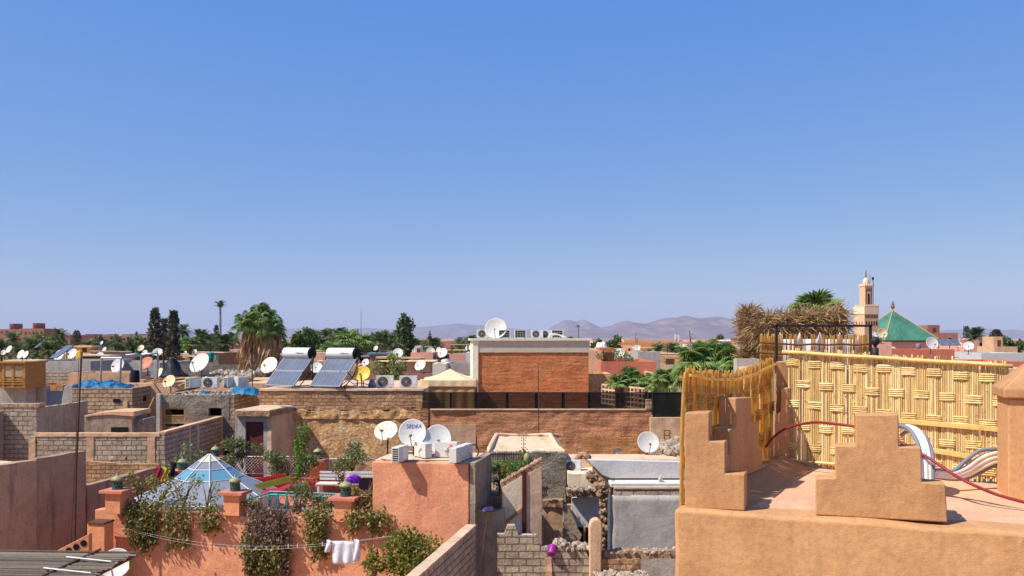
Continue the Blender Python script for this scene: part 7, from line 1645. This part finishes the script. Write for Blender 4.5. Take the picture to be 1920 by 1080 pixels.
# ================================================================== ground, mountains, air, sky, light, camera
b = MB(); n = 24; S_ = 26000
b.add([(-S_ + 2 * S_ * i / n, -600 + (S_ + 600) * j / n, 0) for j in range(n + 1) for i in range(n + 1)], [(j * (n + 1) + i, j * (n + 1) + i + 1, (j + 1) * (n + 1) + i + 1, (j + 1) * (n + 1) + i) for j in range(n) for i in range(n)])
tag(b.build('ground', M['ground']), kind='structure')
nt = NT('bare_mountain'); v = nt.vec((.0008, .0008, .002), 'Object', False)
M['mountain'] = nt.out(nt.ramp(nt.noise(v, 3, 8, .65, .8), [(.3, C(92, 82, 88)), (.5, C(116, 100, 102)), (.7, C(142, 122, 118))]), 1.0, None, 0, 0)
def range_(name, Y, prof, depth, seed, rough=.12):
    def pz(px):
        if px <= prof[0][0]: return 0
        for (a, za), (c, zc2) in zip(prof, prof[1:]):
            if a <= px <= c:
                u = (px - a) / (c - a); u = u * u * (3 - 2 * u) * .5 + u * .5; return (HY + 1 - (za + (zc2 - za) * u)) / FPX * Y
        return 0
    b = MB(); nx = int((prof[-1][0] - prof[0][0]) / 2.2); ny = 26; vs = []
    for j in range(ny + 1):
        v = j / ny
        for i in range(nx + 1):
            px = prof[0][0] + (prof[-1][0] - prof[0][0]) * i / nx; x = (px - CX) / FPX * Y; y = Y - depth + 2 * depth * v
            sh = max(0, 1 - abs(2 * v - 1) ** 1.25); k = 18 / Y * 500
            rg = 1 - abs(N3(x * .0021 + seed, y * .0014, 1)) * 1.2; rg2 = 1 - abs(N3(x * .006 + seed, y * .0045, 4)) * 1.2
            h = pz(px) * (sh * (1 - rough * (1 - sh) * 3 * (1 - rg)) + (0.22 * (1 - sh) * sh * 3.2) * (rg - .6) + .09 * sh * (1 - sh) * 4 * (rg2 - .6)) + pz(px) * .02 * N3(x * .012, y * .01, seed)
            vs.append((x, y, max(-1, h)))
    b.add(vs, [(j * (nx + 1) + i, j * (nx + 1) + i + 1, (j + 1) * (nx + 1) + i + 1, (j + 1) * (nx + 1) + i) for j in range(ny) for i in range(nx)])
    tag(b.build(name, M['mountain'], smooth=True), kind='structure')
range_('mountains', 10500, [(1000, 636), (1040, 627), (1060, 621), (1090, 617), (1115, 615), (1140, 611), (1160, 604), (1174, 600), (1190, 604), (1207, 606), (1222, 603), (1236, 598), (1254, 594.5), (1266, 595), (1274, 593), (1283, 590.5), (1296, 593), (1306, 596), (1322, 595), (1340, 592.5), (1350, 593), (1366, 598), (1384, 606), (1410, 612), (1450, 618), (1500, 624), (1560, 629), (1640, 634)], 1900, 3)
range_('mountains', 16000, [(980, 636), (1020, 622), (1042, 608), (1058, 600), (1068, 599.5), (1078, 603), (1090, 599), (1098, 600), (1112, 607), (1130, 615), (1170, 626), (1230, 634)], 1800, 9)
range_('mountains', 19000, [(440, 634), (500, 624), (535, 617), (575, 614), (610, 618), (640, 621), (672, 615), (690, 614.5), (720, 617), (750, 619), (775, 614), (810, 611), (835, 608.5), (857, 606.5), (880, 609), (900, 610), (930, 614), (960, 616), (1000, 618), (1050, 622), (1120, 630)], 2200, 14)
range_('mountains', 20000, [(1560, 634), (1640, 629), (1720, 623), (1790, 618), (1812, 617), (1850, 616), (1880, 619), (1900, 618), (1930, 622), (2000, 626), (2100, 633)], 2200, 21)

hz = bpy.data.materials.new('dusty_air'); hz.use_nodes = True; tr_ = hz.node_tree; tr_.nodes.clear(); pv = tr_.nodes.new('ShaderNodeVolumePrincipled'); oo = tr_.nodes.new('ShaderNodeOutputMaterial'); tr_.links.new(pv.outputs[0], oo.inputs['Volume'])
pv.inputs['Color'].default_value = HAZE_COL; pv.inputs['Density'].default_value = HAZE_D; pv.inputs['Anisotropy'].default_value = .0
b = MB(); b.box(-27000, 27000, -700, 26400, -1.5, 640); tag(b.build('haze', hz), None, None, None, 'stuff')

w = bpy.data.worlds.new('World'); scene.world = w; w.use_nodes = True; t_ = w.node_tree; t_.nodes.clear()
SUN_EL, SUN_AZ = 51.0, 66.0       # azimuth measured left of straight behind the camera
sd = Vector((-math.sin(R(SUN_AZ)) * math.cos(R(SUN_EL)), -math.cos(R(SUN_AZ)) * math.cos(R(SUN_EL)), math.sin(R(SUN_EL))))
sk = t_.nodes.new('ShaderNodeTexSky'); sk.sky_type = 'NISHITA'; sk.sun_disc = False; sk.sun_elevation = R(SUN_EL); sk.sun_rotation = math.atan2(sd.x, sd.y)
sk.altitude = 450; sk.air_density = SKY_AIR; sk.dust_density = SKY_DUST; sk.ozone_density = SKY_OZ
bg = t_.nodes.new('ShaderNodeBackground'); bg.inputs['Strength'].default_value = SKY_S; ow = t_.nodes.new('ShaderNodeOutputWorld')
hs_ = t_.nodes.new('ShaderNodeHueSaturation'); hs_.inputs['Hue'].default_value = SKY_HUE; hs_.inputs['Saturation'].default_value = SKY_SAT
m1_ = t_.nodes.new('ShaderNodeMix'); m1_.data_type = 'RGBA'; m1_.blend_type = 'MULTIPLY'; m1_.inputs[0].default_value = 1; m1_.inputs[7].default_value = SKY_MUL
m2_ = t_.nodes.new('ShaderNodeMix'); m2_.data_type = 'RGBA'; m2_.blend_type = 'ADD'; m2_.inputs[0].default_value = 1; m2_.inputs[7].default_value = SKY_ADD
t_.links.new(sk.outputs[0], hs_.inputs['Color']); t_.links.new(hs_.outputs[0], m1_.inputs[6]); t_.links.new(m1_.outputs[2], m2_.inputs[6]); t_.links.new(m2_.outputs[2], bg.inputs[0]); t_.links.new(bg.outputs[0], ow.inputs[0])
sl = bpy.data.lights.new('sun', 'SUN'); sl.energy = SUN_S; sl.angle = R(.5); sl.color = (1, .955, .89); so = bpy.data.objects.new('sun', sl); col.objects.link(so); so.rotation_euler = sd.to_track_quat('Z', 'Y').to_euler(); so.location = (0, 0, 60)
cam = bpy.data.cameras.new('camera'); cam.sensor_width = 36; cam.lens = 36 * FPX / 1920; cam.shift_y = (HY - 540) / 1920; cam.clip_start = .1; cam.clip_end = 60000
co = bpy.data.objects.new('camera', cam); col.objects.link(co); co.location = (0, 0, EZ); co.rotation_euler = (R(90), 0, 0); scene.camera = co
vs_ = scene.view_settings; vs_.view_transform = 'Standard'; vs_.look = 'None'; vs_.exposure = EXPO; vs_.gamma = 1
scene.render.engine = 'CYCLES'; scene.cycles.max_bounces = 6; scene.cycles.transparent_max_bounces = 12; scene.cycles.volume_bounces = 0; scene.cycles.use_denoising = True
